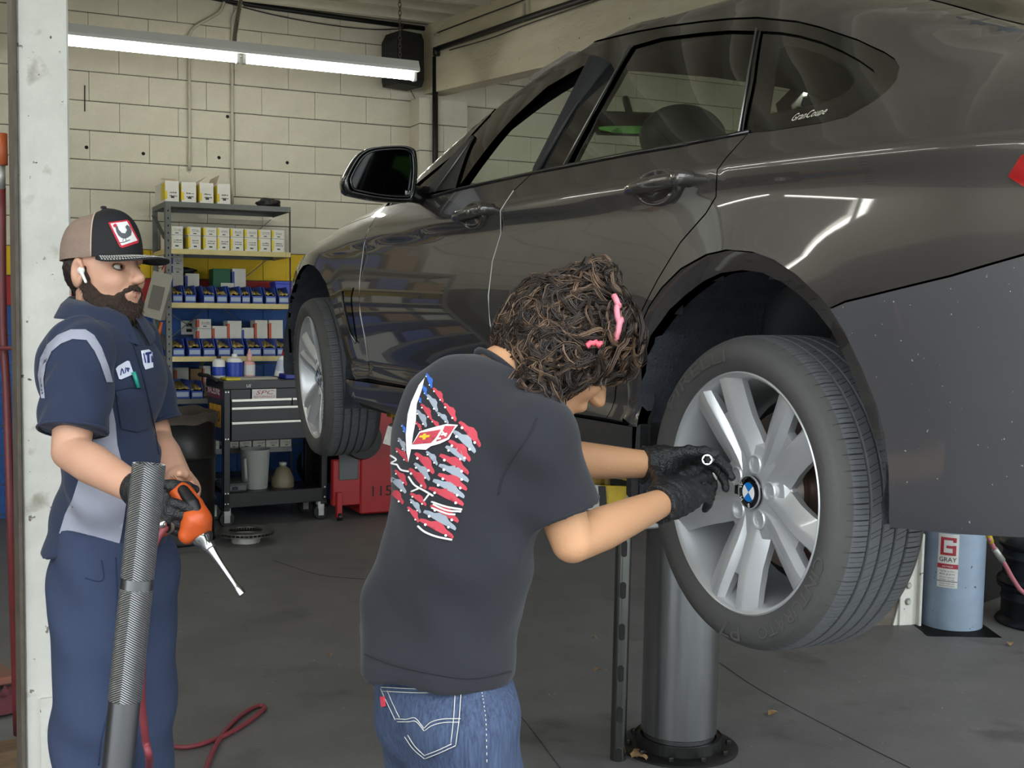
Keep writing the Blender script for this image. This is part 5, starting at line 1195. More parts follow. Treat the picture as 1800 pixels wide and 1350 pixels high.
def decal(name,poly,bv,mat,parent,off=.0015,res=6,holes=()):
    """flat print or sewn-on cloth: an outline laid on a surface"""
    V2,F=cdt(dens(poly,res),[dens(h,res) for h in holes],res);V=[];ok=[]
    for a,b in V2:
        p,n=hit(bv,a,b);ok.append(p is not None);V.append(p+n*off if p is not None else (0,0,0))
    if any(ok):
        dm=np.median([np.linalg.norm(v-CP) for v,k in zip(V,ok) if k])
        ok=[k and abs(np.linalg.norm(np.array(v)-CP)-dm)<.35 for v,k in zip(V,ok)]
    F=[f if ((V2[f[1]][0]-V2[f[0]][0])*(V2[f[2]][1]-V2[f[0]][1])-(V2[f[1]][1]-V2[f[0]][1])*(V2[f[2]][0]-V2[f[0]][0]))<0 else f[::-1] for f in F if all(ok[i] for i in f)]
    if not F: return parent
    used=sorted({i for f in F for i in f});mp={i:k for k,i in enumerate(used)}
    return mk(name,[V[i] for i in used],[tuple(mp[i] for i in f) for f in F],mat,parent,world=True,smooth=True)
def seam(name,pts,bv,mat,parent,r=.0015,off=.0012,n=6,dash=0):
    P=[np.array(q[:2]) for q in bez([(a,b,0) for a,b in pts],n)];b=MB();run=[]
    W=[]
    for q in P:
        p,nn=hit(bv,*q)
        if p is None: continue
        W.append(p+nn*off)
    if len(W)<2: return None
    if dash:
        D=[];L=0
        for i in range(0,len(W)-1,2): b.tube([W[i],W[i]+(W[i+1]-W[i])*.8],r,4)
    else: b.tube(W,r,5)
    return b.out(name,mat,parent,world=True,smooth=True)
def folds(center,dirs,amp,freq,ph=0,rad=.3):
    c=np.asarray(center,float);d=_n(dirs)
    def f(P):
        q=P-c;w=np.exp(-(q*q).sum(1)/(rad*rad));return amp*w*np.sin(q@d*freq+ph+2.5*np.sin(q[:,2]*9+ph)+1.5*np.sin((q[:,0]+q[:,1])*11))
    return f
m_skin=M('skin_light','cb9d84',.5,var=.25,scale=14,col2='b98468',bump=.12,bscale=160,spec=.4); m_skin2=M('skin_tan','c39470',.5,var=.2,scale=14,col2='b5815b',bump=.1,bscale=160,spec=.4)
for m in (m_skin,m_skin2):
    I=m.node_tree.nodes['Principled BSDF'].inputs;I['Subsurface Weight'].default_value=.12;I['Subsurface Radius'].default_value=(.012,.005,.003);I['Subsurface Scale'].default_value=.5
m_glove=M('glove_black_nitrile','18191b',.42,bump=.5,bscale=240,spec=.5); m_navy=M('shirt_navy','1e2a44',.85,var=.25,scale=5,col2='18223a',bump=.15,bscale=300,sheen=.1); m_greyp=M('shirt_grey_panel','9a9cab',.85,var=.3,scale=9,col2='85868f',bump=.15,bscale=300); m_trou=M('trousers_blue','2f3b57',.85,var=.35,scale=6,col2='253047',bump=.2,bscale=300)
m_tee=M('tee_dark_navy','16181f',.9,var=.25,scale=4,col2='1d1f28',bump=.12,bscale=320,sheen=.1); m_jean=M('denim','26324c',.85,var=.7,scale=16,col2='4c5c7a',stretch=(14,14,1.2),bump=.2,bscale=300); m_hair=M('hair_dark','1d1512',.5,var=.5,scale=30,col2='2f221a',spec=.5); m_beard=M('beard_brown','2a1d16',.6,var=.6,scale=120,col2='4a3527',bump=.8,bscale=300)
FL=_n([FW[0],FW[1],0]);ZU=np.array([0,0,1.0])
def hand(S,wrist,palm_dir,palm_n,thumb_dir,size=.19,curl=(.5,.6,.65,.7),spread=.35,k=.008,thumb=(.3,.5),r=1.0,side=1):
    """palm and five fingers: palm_dir wrist->knuckles, palm_n = side the fingers curl to, thumb_dir = towards the thumb"""
    w=np.asarray(wrist,float);d=_n(palm_dir);n=_n(np.asarray(palm_n,float)-d*(np.asarray(palm_n)@d));t=_n(np.cross(d,n));t=t if t@np.asarray(thumb_dir)>0 else -t
    u_=size;pal=w+d*.25*u_
    R=np.array([d,t,n]);S.el(pal,(.29*u_,.225*u_,.085*u_),R,.02);S.rc(w-d*.03,w+d*.1*u_,.028*r,.034*r,.02)
    for i,(o,L) in enumerate(((.165,.92),(.055,1.0),(-.055,.94),(-.155,.74))):
        b=w+d*(.48-.02*abs(i-1.2))*u_+t*o*u_;a=curl[i]*1.0;dd=_n(d+t*(o*spread*1.2));ang=0;p=b;rr=.0095*r*(.88 if i==3 else 1)
        for j,(fl,mult) in enumerate(((.25,.9),(.155,1.25),(.125,.9))):
            ang+=a*mult;q=p+(dd*math.cos(ang)+n*math.sin(ang))*fl*u_*L;S.rc(p,q,rr,rr*.9,k);p=q;rr*=.92
    b=w+d*.10*u_+t*.17*u_;ang=thumb[0];td=_n(d*.75+t*.75);p=b
    S.rc(w+d*.05*u_+t*.08*u_,b,.017*r,.014*r,.012)
    for fl,mu,rr in ((.19,.4,.0125),(.16,.9,.0108),(.12,1.1,.0095)):
        ang+=thumb[1]*mu*.5;dv=_n(td*math.cos(ang)+n*math.sin(ang)*.9+d*.25*math.sin(ang));q=p+dv*fl*u_;S.rc(p,q,rr*r,rr*.92*r,k);p=q
    return S
# ================= standing mechanic =================
A=lambda u_,v_,dd=0.0:at(u_,v_,3.05+dd)
fA=_n(RT*.90-FL*.44);rA=_n(np.cross(fA,ZU))               # facing, own right side
feet=on_floor(190,1560);pA0=A(180,960,.03);PA=thing('person','person in navy work shirt, blue trousers and trucker cap holding an orange tool','person',(pA0[0],pA0[1],floor_z(pA0[1])))
zfA=floor_z(pA0[1])
hipR,hipL=A(172,985,-.06),A(236,985,.08)
def footp(u_,v_,dd,f=0.0): p=A(u_,v_,dd);return np.array([p[0],p[1],zfA])+fA*f
kneeR=A(162,1270,-.08);kneeL=A(240,1270,.07);ankR=footp(165,1270,-.06);ankL=footp(238,1270,.08)
shR,shL=A(143,615,-.15),A(226,605,.15);elR=A(124,794,-.22);wrR=A(256,870,-.37);elL=A(275,778,.16);wrL=A(322,856,-.12)
neck0,neck1=A(172,565,.0),A(178,505,.0)
# head frame
fH=_n(RT*.915-FL*.40);rH=_n(np.cross(fH,ZU));uH=ZU;hc=A(183,474,0)
HR=np.array([fH,rH,uH]);hp_=lambda f,r,u_:hc+fH*f+rH*r+uH*u_
B=SDF()
B.el(hp_(-.012,0,.030),(.094,.074,.090),HR,.02);B.el(hp_(.030,0,-.040),(.060,.057,.080),HR,.03);B.el(hp_(.048,0,-.095),(.040,.040,.026),HR,.03)
B.rc(hp_(.078,-.026,.022),hp_(.078,.026,.022),.014,k=.015)
for sg in (-1,1): B.el(hp_(.055,sg*.036,-.028),(.030,.026,.026),HR,.02);B.el(hp_(.070,sg*.030,.004),(.016,.014,.010),HR,.006,'s')
B.rc(hp_(.086,0,.012),hp_(.110,0,-.022),.008,.0115,.012);B.el(hp_(.100,0,-.029),(.014,.016,.009),HR,.008)
B.rc(hp_(.086,-.014,-.060),hp_(.086,.014,-.060),.011,k=.012)
for sg in (-1,1):
    B.el(hp_(-.010,sg*.080,-.010),(.023,.012,.036),np.array([_n(fH+rH*sg*.35),_n(rH-fH*.35*sg),uH+fH*-.1]),.006);B.el(hp_(-.004,sg*.092,-.006),(.012,.009,.020),HR,.004,'s')
B.chain([neck1,neck0,A(172,600,.0)],[.054,.057,.07],.03)
B.chain([A(174,630,0),A(184,760,0),A(194,930,.02)],[.075,.08,.085],.04);B.rc(shR,shL,.052,k=.04)
B.chain([shR,elR,elR+(wrR-elR)*.3,wrR],[.054,.042,.045,.030],.02);B.chain([shL,elL,elL+(wrL-elL)*.3,wrL],[.053,.042,.043,.029],.02)
for h_,k_,a_ in ((hipR,kneeR,ankR),(hipL,kneeL,ankL)): B.chain([h_,k_,a_+ZU*.09],[.085,.06,.04],.03)
# left hand: bare, under the tool
hand(B,wrL,_n(A(352,905,-.22)-wrL),_n(RT*-.5-FL*.9-ZU*.2),ZU*1.0-RT*.2,.185,(.35,.45,.55,.65),.25,.006,(.25,.6))
# right hand stays inside the glove
B.rc(wrR,wrR+_n(A(316,912,-.45)-wrR)*.05,.024,.018,.02)
body,bvA=soft('body',B,.0048,m_skin,PA,True)
# beard, hair, lips, eye
S=SDF();S.el(hp_(.046,0,-.104),(.052,.048,.042),HR,.02)
for sg in (-1,1): S.chain([hp_(-.002,sg*.069,-.002),hp_(.006,sg*.066,-.045),hp_(.030,sg*.055,-.088)],[.010,.016,.026],.02);S.el(hp_(.050,sg*.030,-.082),(.036,.026,.024),HR,.02)

for sg in (-1,1): S.chain([hp_(.0965,0,-.0465),hp_(.0915,sg*.016,-.0485),hp_(.080,sg*.030,-.060),hp_(.066,sg*.038,-.078)],[.0068,.0068,.0070,.011],.008)
S.el(hp_(.098,0,-.0625),(.024,.018,.0078),HR,.005,'s')
S.post.append(lambda P:.0016*np.sin(P[:,0]*900)*np.sin(P[:,1]*870)*np.sin(P[:,2]*620)+.0015*np.sin(P[:,2]*330+P[:,0]*210))
brd,bvB=soft('beard',S,.0032,m_beard,PA,True)
bs=MB();rnb=random.Random(3)
for p in rnb.sample(list(brd.data.polygons),min(1500,len(brd.data.polygons))):
    c=np.array(parent_world(PA)@Vector(p.center));n=np.array(p.normal);d_=_n(n*.55-uH*rnb.uniform(.4,1.0)-fH*rnb.uniform(-.2,.4)+rH*rnb.gauss(0,.25));L_=rnb.uniform(.005,.011);a_,b_,_q=frame(d_);r0=.0006
    e_=c+d_*L_-uH*L_*.25;bs.add([c+a_*r0,c-a_*r0*.5+b_*r0*.87,c-a_*r0*.5-b_*r0*.87,e_],[(0,1,3),(1,2,3),(2,0,3)])
tag(bs.out('beard_hairs',M('beard_hair','3a281d',.55),brd,world=True),kind='stuff')
S=SDF();S.el(hp_(-.028,0,.002),(.072,.078,.075),HR,.02);S.half(hp_(0,0,-.068),-uH);S.half(hp_(.0,0,0),fH*1.0+uH*.15);S.post.append(lambda P:.0015*np.sin(P[:,0]*500)*np.sin(P[:,2]*300))
soft('hair',S,.004,m_hair,PA)
S=SDF();S.chain([hp_(.0875,-.017,-.060),hp_(.0945,0,-.0578),hp_(.0875,.017,-.060)],[.0026,.0042,.0026],.003);S.chain([hp_(.0870,-.015,-.0635),hp_(.0935,0,-.0655),hp_(.0870,.015,-.0635)],[.0026,.0046,.0026],.002);soft('lips',S,.0022,M('lips','a8605a',.45),PA)
for sg in (-1,1):
    S=SDF();S.el(hp_(.068,sg*.030,.003),(.0112,.0125,.0072),HR);e=soft('eye',S,.003,M('eye_white','c9c2ba',.2),PA)
    MB().lathe([(0,.0008),(.005,0)],12,hp_(.0795,sg*.030,.003),fH).out('iris',M('iris_brown','20140e',.2),e,world=True)
    S=SDF();S.rc(hp_(.086,sg*.014,.020),hp_(.076,sg*.048,.022),.0045,.003);soft('eyebrow',S,.0025,m_hair,PA)
# ear bud
S=SDF();S.el(hp_(.004,.083,-.006),(.010,.007,.009),HR,.004);S.rc(hp_(.008,.086,-.010),hp_(.020,.085,-.034),.0042,.0036,.004);soft('ear_bud',S,.0022,m_pl,PA)
# ---- cap: crown in two cloths, brim with stitching, square patch ----
m_capk=M('cap_black_cloth','17171a',.8,bump=.2,bscale=300); m_mesh=M('cap_mesh_tan','b39a8a',.8,var=.3,scale=30,bump=.9,bscale=420)
def crown_pt(a,e,g=0.0):   # a: azimuth from front, e: 0 rim .. 1 top
    el=e*math.pi/2;rf=.108 if math.cos(a)>0 else .102;z=.024+.004*math.cos(a)+ (.108+.012*max(0,math.cos(a)))*math.sin(el)**.85;c=math.cos(el)**.62
    return hp_(-.010+(rf+g)*math.cos(a)*c+.0,(.086+g)*math.sin(a)*c,z+g)
def crown(name,a0,a1,mat,par):
    V=[];F=[];na,ne=28,14
    for i in range(na+1):
        for j in range(ne+1): V.append(crown_pt(a0+(a1-a0)*i/na,min(j/ne,.985)))
    for i in range(na):
        for j in range(ne): q=i*(ne+1)+j;F.append((q,q+ne+1,q+ne+2,q+1))
    return mk(name,V,F,mat,par,world=True,smooth=True)
aF=1.18
cf=crown('cap_front',-aF,aF,m_capk,PA);crown('cap_mesh',aF,2*math.pi-aF,m_mesh,PA)
b=MB();b.lathe([(0,.006),(.006,.005),(.008,0)],12,crown_pt(0,.985),uH);b.out('cap_button',m_capk,PA,world=True)
for sg in (-1,1): b=MB();b.tube([crown_pt(sg*aF,e,.001) for e in np.linspace(0,.97,16)],.0018,5);b.out('cap_seam',M('cap_trim_tan','c6ac98',.8),PA,world=True,smooth=True)
V=[];F=[];na,nr=32,8;BA=1.08
def brim(a,r): 
    p=crown_pt(a,0);ext=.078*math.cos(a*math.pi/2/BA)**.55 if abs(a)<BA else 0;o=_n(fH*math.cos(a*.55)+rH*math.sin(a*.55))
    return p+o*ext*r+uH*(.004*r-.010*r*r-.026*(math.sin(a)**2)*r*ext/.078+.002)
for i in range(na+1):
    for j in range(nr+1): V.append(brim(-BA+2*BA*i/na,j/nr))
n=len(V);V+=[v-uH*.003 for v in V]
for i in range(na):
    for j in range(nr): q=i*(nr+1)+j;F.append((q,q+nr+1,q+nr+2,q+1)[::-1]);F.append(tuple(x+n for x in (q,q+nr+1,q+nr+2,q+1)))
for i in range(na): q=i*(nr+1)+nr;F.append((q,q+nr+1,q+nr+1+n,q+n))
br=mk('cap_brim',V,F,m_capk,PA,world=True,smooth=True,angle=50)
m_st=M('thread_white','cfcdc6',.7)
for r_ in (.30,.36,.58,.64,.84,.90):
    b=MB()
    A_=np.linspace(-BA*.93,BA*.93,90)
    for i in range(0,89,2): b.tube([brim(A_[i],r_)+uH*.0008,brim(A_[i+1],r_)+uH*.0008],.0008,4)
    tag(b.out('brim_stitching',m_st,br,world=True),kind='stuff')
bvC=BVHTree.FromPolygons([tuple(v) for v in [crown_pt(-aF+2*aF*i/40,min(j/20,.985)) for i in range(41) for j in range(21)]],[(i*21+j,(i+1)*21+j,(i+1)*21+j+1,i*21+j+1) for i in range(40) for j in range(20)])
ptc=[(190,392),(222,387),(226,389),(243,422),(242,427),(215,436),(210,434)]
m_pr=M('patch_red','c2263a',.7)
cp_=decal('patch_border',ptc,bvC,m_pr,PA,.002,5);decal('patch',[(194,394),(222,390),(240,423),(213,432)],bvC,m_white,cp_,.0028,5)
m_gi=M('rooster_grey','55585c',.7)
decal('rooster_body',[(202,399),(206,398),(208,404),(213,410),(219,411),(222,405),(219,400),(222,396),(227,400),(230,407),(229,414),(224,418),(219,420),(213,419),(208,415),(204,408)],bvC,m_gi,cp_,.0034,3);decal('rooster_comb',[(198,397),(202,394),(205,396),(205,399),(200,401)],bvC,m_pr,cp_,.0036,3)
for a_,b_ in (((216,419),(215,425)),((219,419),(221,424))): seam('rooster_leg',[a_,b_],bvC,m_gi,cp_,.0008,.0034)
seam('rooster_perch',[(210,427),(217,426),(227,422)],bvC,m_gi,cp_,.0010,.0034)
# ---- work shirt ----
S=SDF()
S.chain([A(174,630,.0),A(176,700,0),A(188,820,.01),A(194,905,.02)],[.082,.112,.110,.114],.05)
S.rc(shR+rA*-.02,shL-rA*-.02,.066,k=.05);S.el(A(190,670,-.02)+fA*.030,(.085,.145,.13),np.array([fA,rA,ZU]),.05);S.el(A(194,860,-.02)+fA*.03,(.10,.145,.13),np.array([fA,rA,ZU]),.05);S.el(A(165,650,.02)-fA*.02,(.085,.15,.13),np.array([fA,rA,ZU]),.05)
S.chain([A(192,910,.02),A(188,945,.02),A(182,985,.01)],[.116,.130,.150],.04)
slR=shR+(elR-shR)*.80;slL=shL+(elL-shL)*.80
def cloth(P):
    q=P-A(180,800,0);z=q[:,2];s_=q@fA;r_=q@rA
    return .009*np.sin(z*28+s_*18+2*np.sin(r_*9))*np.exp(-((z+.10)/.16)**2)+.004*np.sin(s_*38+z*17)*np.exp(-((z+.05)/.2)**2)+.0025*np.sin(z*55+s_*40)*np.sin(r_*30)
S.post.append(cloth)
hem=A(170,962,0);S.half(hem,-ZU+fA*.10)
# collar opening
S.el(neck0+ZU*.045+fA*.014,(.088,.080,.074),None,.01,'s')
shirt,bvS=soft('work_shirt',S,.006,m_navy,PA,True)
for sh_,el_,sl_,nm in ((shR,elR,slR,1),(shL,elL,slL,0)):
    T=SDF();d_=_n(el_-sh_);T.chain([sh_+ZU*.0,sh_+d_*.10,sl_+d_*.05],[.078,.080,.076],.03);T.half(sl_,d_);T.post.append(lambda P,d_=d_,sh_=sh_:.003*np.sin((P-sh_)@d_*70+3*np.sin((P-sh_)@fA*40)))
    o,bv=soft('sleeve',T,.005,m_navy,PA,True)
    if nm: bvSl=bv
    a_,b_,c_=frame(d_);bb=MB();bb.tube([sl_-d_*.002+(a_*math.cos(q)+b_*math.sin(q))*.0765 for q in np.linspace(0,2*math.pi,33)],.0035,6,False);bb.out('sleeve_hem',m_navy,o,world=True,smooth=True)
# collar: folded band with two points
nn_=_n(neck1-neck0)
def collar(sg):
    V=[];F=[];n=16
    for i in range(n+1):
        q=math.pi*(.04+.96*i/n)*sg;e=-(fA*math.cos(math.pi-q))+rA*math.sin(q)   # from front round to the back
        c=neck0+fA*.008
        inn=c+e*.066+ZU*(.040+.012*(1-math.cos(q))/2)-ZU*.012*math.cos(q*.5)**2
        out=c+e*(.106+.034*max(0,math.cos(q))**2)+ZU*(.000-.055*max(0,math.cos(q))**3+.012*(1-math.cos(q))/2)
        md=(inn+out)/2+ZU*.012+e*.004
        V+=[inn,inn+ZU*.010+e*.006,md,out,out-ZU*.003]
    for i in range(n):
        for j in range(4): F.append((i*5+j,(i+1)*5+j,(i+1)*5+j+1,i*5+j+1))
    return mk('collar',V,F,m_navy,PA,world=True,smooth=True)
collar(1);collar(-1)
# grey panels, patches, pen
AG=lambda nm,pl,mt,bv=bvS,off=.002,par=PA,res=7:decal(nm,pl,bv,mt,par,off,res)
AG('grey_side_panel',[(184,655),(191,685),(196,708),(203,745),(206,782),(214,815),(220,830),(222,880),(212,945),(205,974),(160,962),(105,938),(115,905),(128,878),(138,845),(160,800),(165,765),(168,720),(175,690)],m_greyp)
bvU=BVHTree.FromPolygons([tuple(parent_world(PA)@v.co) for o in PA.children if o.name.startswith(('work_shirt','sleeve')) for v in o.data.vertices],[tuple(i+b0 for i in p.vertices) for o,b0 in (lambda L:[(o,sum(len(x.data.vertices) for x in L[:i])) for i,o in enumerate(L)])([o for o in PA.children if o.name.startswith(('work_shirt','sleeve'))]) for p in o.data.polygons])
AG('shoulder_stripe',[(74,700),(68,660),(72,630),(84,606),(102,590),(125,580),(150,580),(165,590),(178,612),(190,645),(197,672),(186,672),(176,640),(166,618),(152,598),(128,596),(108,604),(92,618),(82,640),(78,665),(80,700)],m_greyp,bvU,.0025,res=5)
m_pw=M('patch_white_cloth','cfd4e4',.8); m_bti=M('patch_ink_blue','1f2a6a',.8)
np_=AG('name_patch',[(202,648),(206,643),(222,634),(226,635),(233,655),(231,659),(212,667),(208,666)],m_pw,bvS,.003,res=5)
for pts in ([(210,660),(212,648),(216,657)],[(218,656),(219,646)],[(222,653),(225,648),(221,648),(224,654)]): seam('name_letters',pts,bvS,m_bti,np_,.0012,.0042,4)
lp=AG('chest_patch',[(246,617),(260,615),(266,620),(268,646),(254,650),(250,640)],m_pw,bvS,.003,res=5)
for pl in ([(249,622),(251,622),(255,638),(253,639)],[(253,621),(264,619),(264,623),(260,624),(261,638),(257,639),(256,625),(253,625)],[(263,627),(265,626),(267,637),(264,638)]): AG('patch_letter',pl,m_bti,bvS,.0045,lp,3)
pk=AG('chest_pocket',[(202,684),(245,680),(262,735),(258,752),(240,760),(212,752)],m_navy,bvS,.004)
seam('pocket_seam',[(203,686),(225,682),(245,683)],bvS,M('seam_navy_dark','161f34',.9),pk,.0012,.005);seam('placket',[(226,590),(244,640),(264,720),(278,800)],bvS,MATS['seam_navy_dark'],PA,.0015,.003)
p0,n0=hit(bvS,230,655);p1,n1=hit(bvS,239,682)
b=MB();b.tube([p0+n0*.010,p1+n1*.009],[.0055,.0045],8);pe=b.out('pen',M('pen_teal','1f8f7f',.3),PA,world=True,smooth=True);b=MB();b.tube([p0+n0*.014,p0*.5+p1*.5+n0*.014],.002,6);b.out('pen_clip',M('pen_teal','1f8f7f',.3),pe,world=True)
# ---- trousers ----
S=SDF();hipc=A(196,955,.02)
S.el(hipc-ZU*.01,(.115,.145,.12),np.array([fA,rA,ZU]),.03);S.el(hipc-fA*.025-ZU*.08,(.108,.138,.10),np.array([fA,rA,ZU]),.04)
for h_,k_,a_ in ((hipR,kneeR,ankR),(hipL,kneeL,ankL)): S.chain([h_-ZU*.02,k_,a_+ZU*.05],[.108,.092,.088],.04)
S.half(A(188,925,0),ZU)
S.post.append(lambda P:.006*np.sin(P[:,2]*30+(P@fA)*34)*np.sin((P@rA)*22+P[:,2]*9)+.007*np.exp(-((P[:,2]-zfA-.2)/.13)**2)*np.sin(P[:,2]*58+(P@fA)*9)+.0045*np.sin(P[:,2]*24+1)*np.exp(-(((P-hipR)@rA)/.15)**2))
S.half(ankR+ZU*.02,-ZU)
tr,bvT=soft('trousers',S,.007,m_trou,PA,True)
sd=M('trouser_seam','1e2b4c',.9)
seam('side_seam',[(203,980),(205,1060),(203,1140),(200,1200),(190,1250),(178,1300),(173,1345)],bvT,sd,tr,.0016,.001)
seam('pocket_seam',[(178,985),(182,1015),(172,1022),(150,1016)],bvT,sd,tr,.0014,.001)
for a_ in (ankR,ankL):
    S=SDF();S.chain([a_-fA*.07+ZU*.045,a_+fA*.05+ZU*.045,a_+fA*.15+ZU*.035],[.042,.045,.038],.02);S.rc(a_+ZU*.04,a_+ZU*.12,.045,.048,.02);S.half(a_,-ZU);soft('boot',S,.006,m_dk,PA)
# ---- black glove on the right hand ----
S=SDF();S.chain([wrR+(elR-wrR)*.10,wrR],[.035,.034],.01)
hand(S,wrR,_n(A(304,915,-.43)-wrR),_n(FL*.8+RT*.6-ZU*.1),ZU*.9+RT*.5,.19,(.9,1.0,1.05,1.1),.15,.007,(.9,.8),r=1.15)
S.post.append(lambda P:.0009*np.sin((P-wrR)@_n(wrR-elR)*420)*np.exp(-np.abs((P-wrR)@_n(wrR-elR))/.03))
soft('glove',S,.0032,m_glove,PA)
tat=M('tattoo_ink','5d4a48',.6)
for pts in ([(300,838),(306,842),(303,848)],[(305,836),(311,843)],[(299,845),(308,850),(312,847)]): seam('tattoo',pts,bvA,tat,PA,.0008,.0004,4)
# ---- orange air tool ----
m_or=M('tool_orange','c8551f',.42,var=.45,scale=18,col2='8e3a16'); m_chrome=M('chrome','c4c6c6',.15,1.0)
T_=lambda u_,v_,dd=0:at(u_,v_,2.66+dd)
TL=thing('air_drill','worn orange air tool with a long chrome extension held by standing mechanic','power tool',T_(350,940))
S=SDF();S.chain([T_(304,856,.03),T_(318,868,.02),T_(336,892,.0),T_(347,915,-.01),T_(352,934,-.01)],[.019,.025,.028,.029,.024],.02);S.chain([T_(318,872,.02),T_(300,905,.02),T_(288,925,.0)],[.024,.021,.021],.015)
S.rc(T_(345,915,-.02),T_(330,940,-.02),.028,.020,.015);S.half(T_(356,944,-.01),_n(T_(372,972,-.02)-T_(350,935,-.01)))
soft('tool_body',S,.0035,m_or,TL)
S=SDF();S.chain([T_(322,862,-.004),T_(338,885,-.02),T_(350,912,-.03)],[.012,.015,.013],.01);soft('rubber_overmould',S,.003,m_dk,TL)
b=MB();ax_=_n(T_(415,1030,-.04)-T_(354,942,-.01));b.lathe([(.024,0),(.022,.010),(.015,.018),(.0135,.034),(.011,.036),(.0085,.050),(.0075,.06),(.0062,.075),(.0062,.128),(.0075,.135),(.009,.142),(.009,.155),(0,.155)],24,T_(354,942,-.01),ax_);b.out('extension_bar',m_chrome,TL,world=True,smooth=True,angle=40)
b=MB();d_=_n(RT*-.6-FL*.75-ZU*.2);b.lathe([(0,.004),(.014,.004),(.017,.001),(.0205,.001),(.0205,-.015)],24,T_(293,921,-.02),d_);gr=b.out('exhaust_grille',m_dk,TL,world=True);b=MB();b.lathe([(.018,.003),(.0215,.003),(.0215,-.004)],24,T_(293,921,-.02),d_);b.out('grille_ring',m_edge,gr,world=True)
b=MB();b.tube([T_(291,920,-.03),T_(284,921,-.05),T_(277,926,-.05)],[.009,.011,.008],10);b.out('air_fitting',m_chrome,TL,world=True,smooth=True)
# ================= mechanic bent over the rear wheel =================
Q=lambda u_,v_,d_:at(u_,v_,d_)
fB=_n(RT*.70+FL*.71);rB=_n(np.cross(fB,ZU))
pB=Q(775,1225,2.17);zfB=floor_z(pB[1]);PB=thing('person','person in dark printed tee and jeans bending to work at the rear wheel','person',(pB[0],pB[1],zfB))
shR,shL=Q(938,757,2.11),Q(800,700,2.34);elR=Q(1006,952,2.13);wrR=Q(1172,880,2.40);elL=Q(955,805,2.46);wrL=Q(1150,817,2.54)
nk0,nk1=Q(890,664,2.25),Q(955,632,2.27)
fH=_n(RT*.60+FL*.22-ZU*.66);rH=_n(np.cross(fH,ZU));uH=np.cross(rH,fH);hc=Q(1000,612,2.28);HR=np.array([fH,rH,uH]);hq=lambda f,r,u_:hc+fH*f+rH*r+uH*u_
hipR,hipL=Q(822,1262,2.11),Q(752,1252,2.25);ftR=np.array([*Q(850,1262,2.10)[:2],zfB])+fB*.02;ftL=np.array([*Q(765,1262,2.28)[:2],zfB])+fB*.05
knR=(hipR+ftR)/2+fB*.03+ZU*.02;knL=(hipL+ftL)/2+fB*.03+ZU*.02
B=SDF()
B.el(hq(-.01,0,.03),(.092,.074,.090),HR,.02);B.el(hq(.03,0,-.04),(.060,.056,.080),HR,.03);B.el(hq(.052,0,-.095),(.036,.036,.024),HR,.03);B.rc(hq(.078,-.026,.020),hq(.078,.026,.020),.013,k=.015)
B.rc(hq(.086,0,.010),hq(.112,0,-.024),.008,.0115,.012);B.el(hq(.102,0,-.030),(.014,.016,.009),HR,.008);B.rc(hq(.088,-.016,-.060),hq(.088,.016,-.060),.011,k=.012)
for sg in (-1,1): B.el(hq(.055,sg*.035,-.028),(.030,.026,.026),HR,.02);B.el(hq(.070,sg*.030,.004),(.016,.014,.010),HR,.006,'s');B.el(hq(-.006,sg*.075,-.012),(.018,.010,.032),HR,.008)
B.chain([nk0-fB*.02-ZU*.035,nk0,nk1],[.080,.062,.056],.03)
for v,c,d_ in ((1180,780,2.17),(1060,795,2.17),(940,815,2.18),(840,832,2.19),(760,852,2.21)): B.el(Q(c,v,d_),((.085,.12,.09) if v<1000 else (.07,.095,.09)),np.array([fB,rB,ZU]),.05)
B.rc(shR,shL,.055,k=.05)
B.chain([shR,elR,elR+(wrR-elR)*.30,elR+(wrR-elR)*.6,wrR],[.050,.0365,.0385,.0335,.0255],.02);B.chain([shL,elL,elL+(wrL-elL)*.25,elL+(wrL-elL)*.6,wrL],[.050,.038,.039,.033,.026],.02)
for h_,k_,a_ in ((hipR,knR,ftR),(hipL,knL,ftL)): B.chain([h_-ZU*.03,k_,a_+ZU*.09],[.062,.05,.04],.03)
dR=_n(Q(1245,842,2.50)-wrR);dL=_n(Q(1235,808,2.60)-wrL)
hpR=dict(palm_n=_n(FL*.8-ZU*.35+RT*.2),thumb_dir=ZU+RT*-.3);hpL=dict(palm_n=_n(-ZU*.55-FL*.2+RT*.5),thumb_dir=-FL*.8+RT*.3)
B.rc(wrR,wrR+dR*.05,.022,.014,.02);B.rc(wrL,wrL+dL*.05,.022,.014,.02)
soft('body',B,.0048,m_skin2,PB)
# gloves
S=SDF();S.chain([wrR+(elR-wrR)*.09,wrR],[.034,.032],.01);hand(S,wrR,dR,hpR['palm_n'],hpR['thumb_dir'],.195,(.12,.18,.35,.5),.15,.007,(.2,.4),r=1.1)
cuffR=lambda P:.0010*np.sin((P-wrR)@_n(wrR-elR)*460)*np.exp(-np.abs((P-wrR)@_n(wrR-elR))/.035)+.0007*np.sin(P[:,2]*300+P[:,0]*260)
S.post.append(cuffR);S.half(wrR+(elR-wrR)*.10,_n(elR-wrR));soft('glove',S,.003,m_glove,PB)
S=SDF();S.chain([wrL+(elL-wrL)*.10,wrL],[.034,.032],.01);hand(S,wrL,dL,hpL['palm_n'],hpL['thumb_dir'],.195,(.5,.6,.7,.8),.2,.007,(.2,.5),r=1.1)
S.post.append(lambda P:.0012*np.sin((P-wrL)@_n(wrL-elL)*400)*np.exp(-np.abs((P-wrL)@_n(wrL-elL))/.04)+.0006*np.sin(P[:,2]*300+P[:,0]*260));S.half(wrL+(elL-wrL)*.11,_n(elL-wrL));soft('glove',S,.003,m_glove,PB)
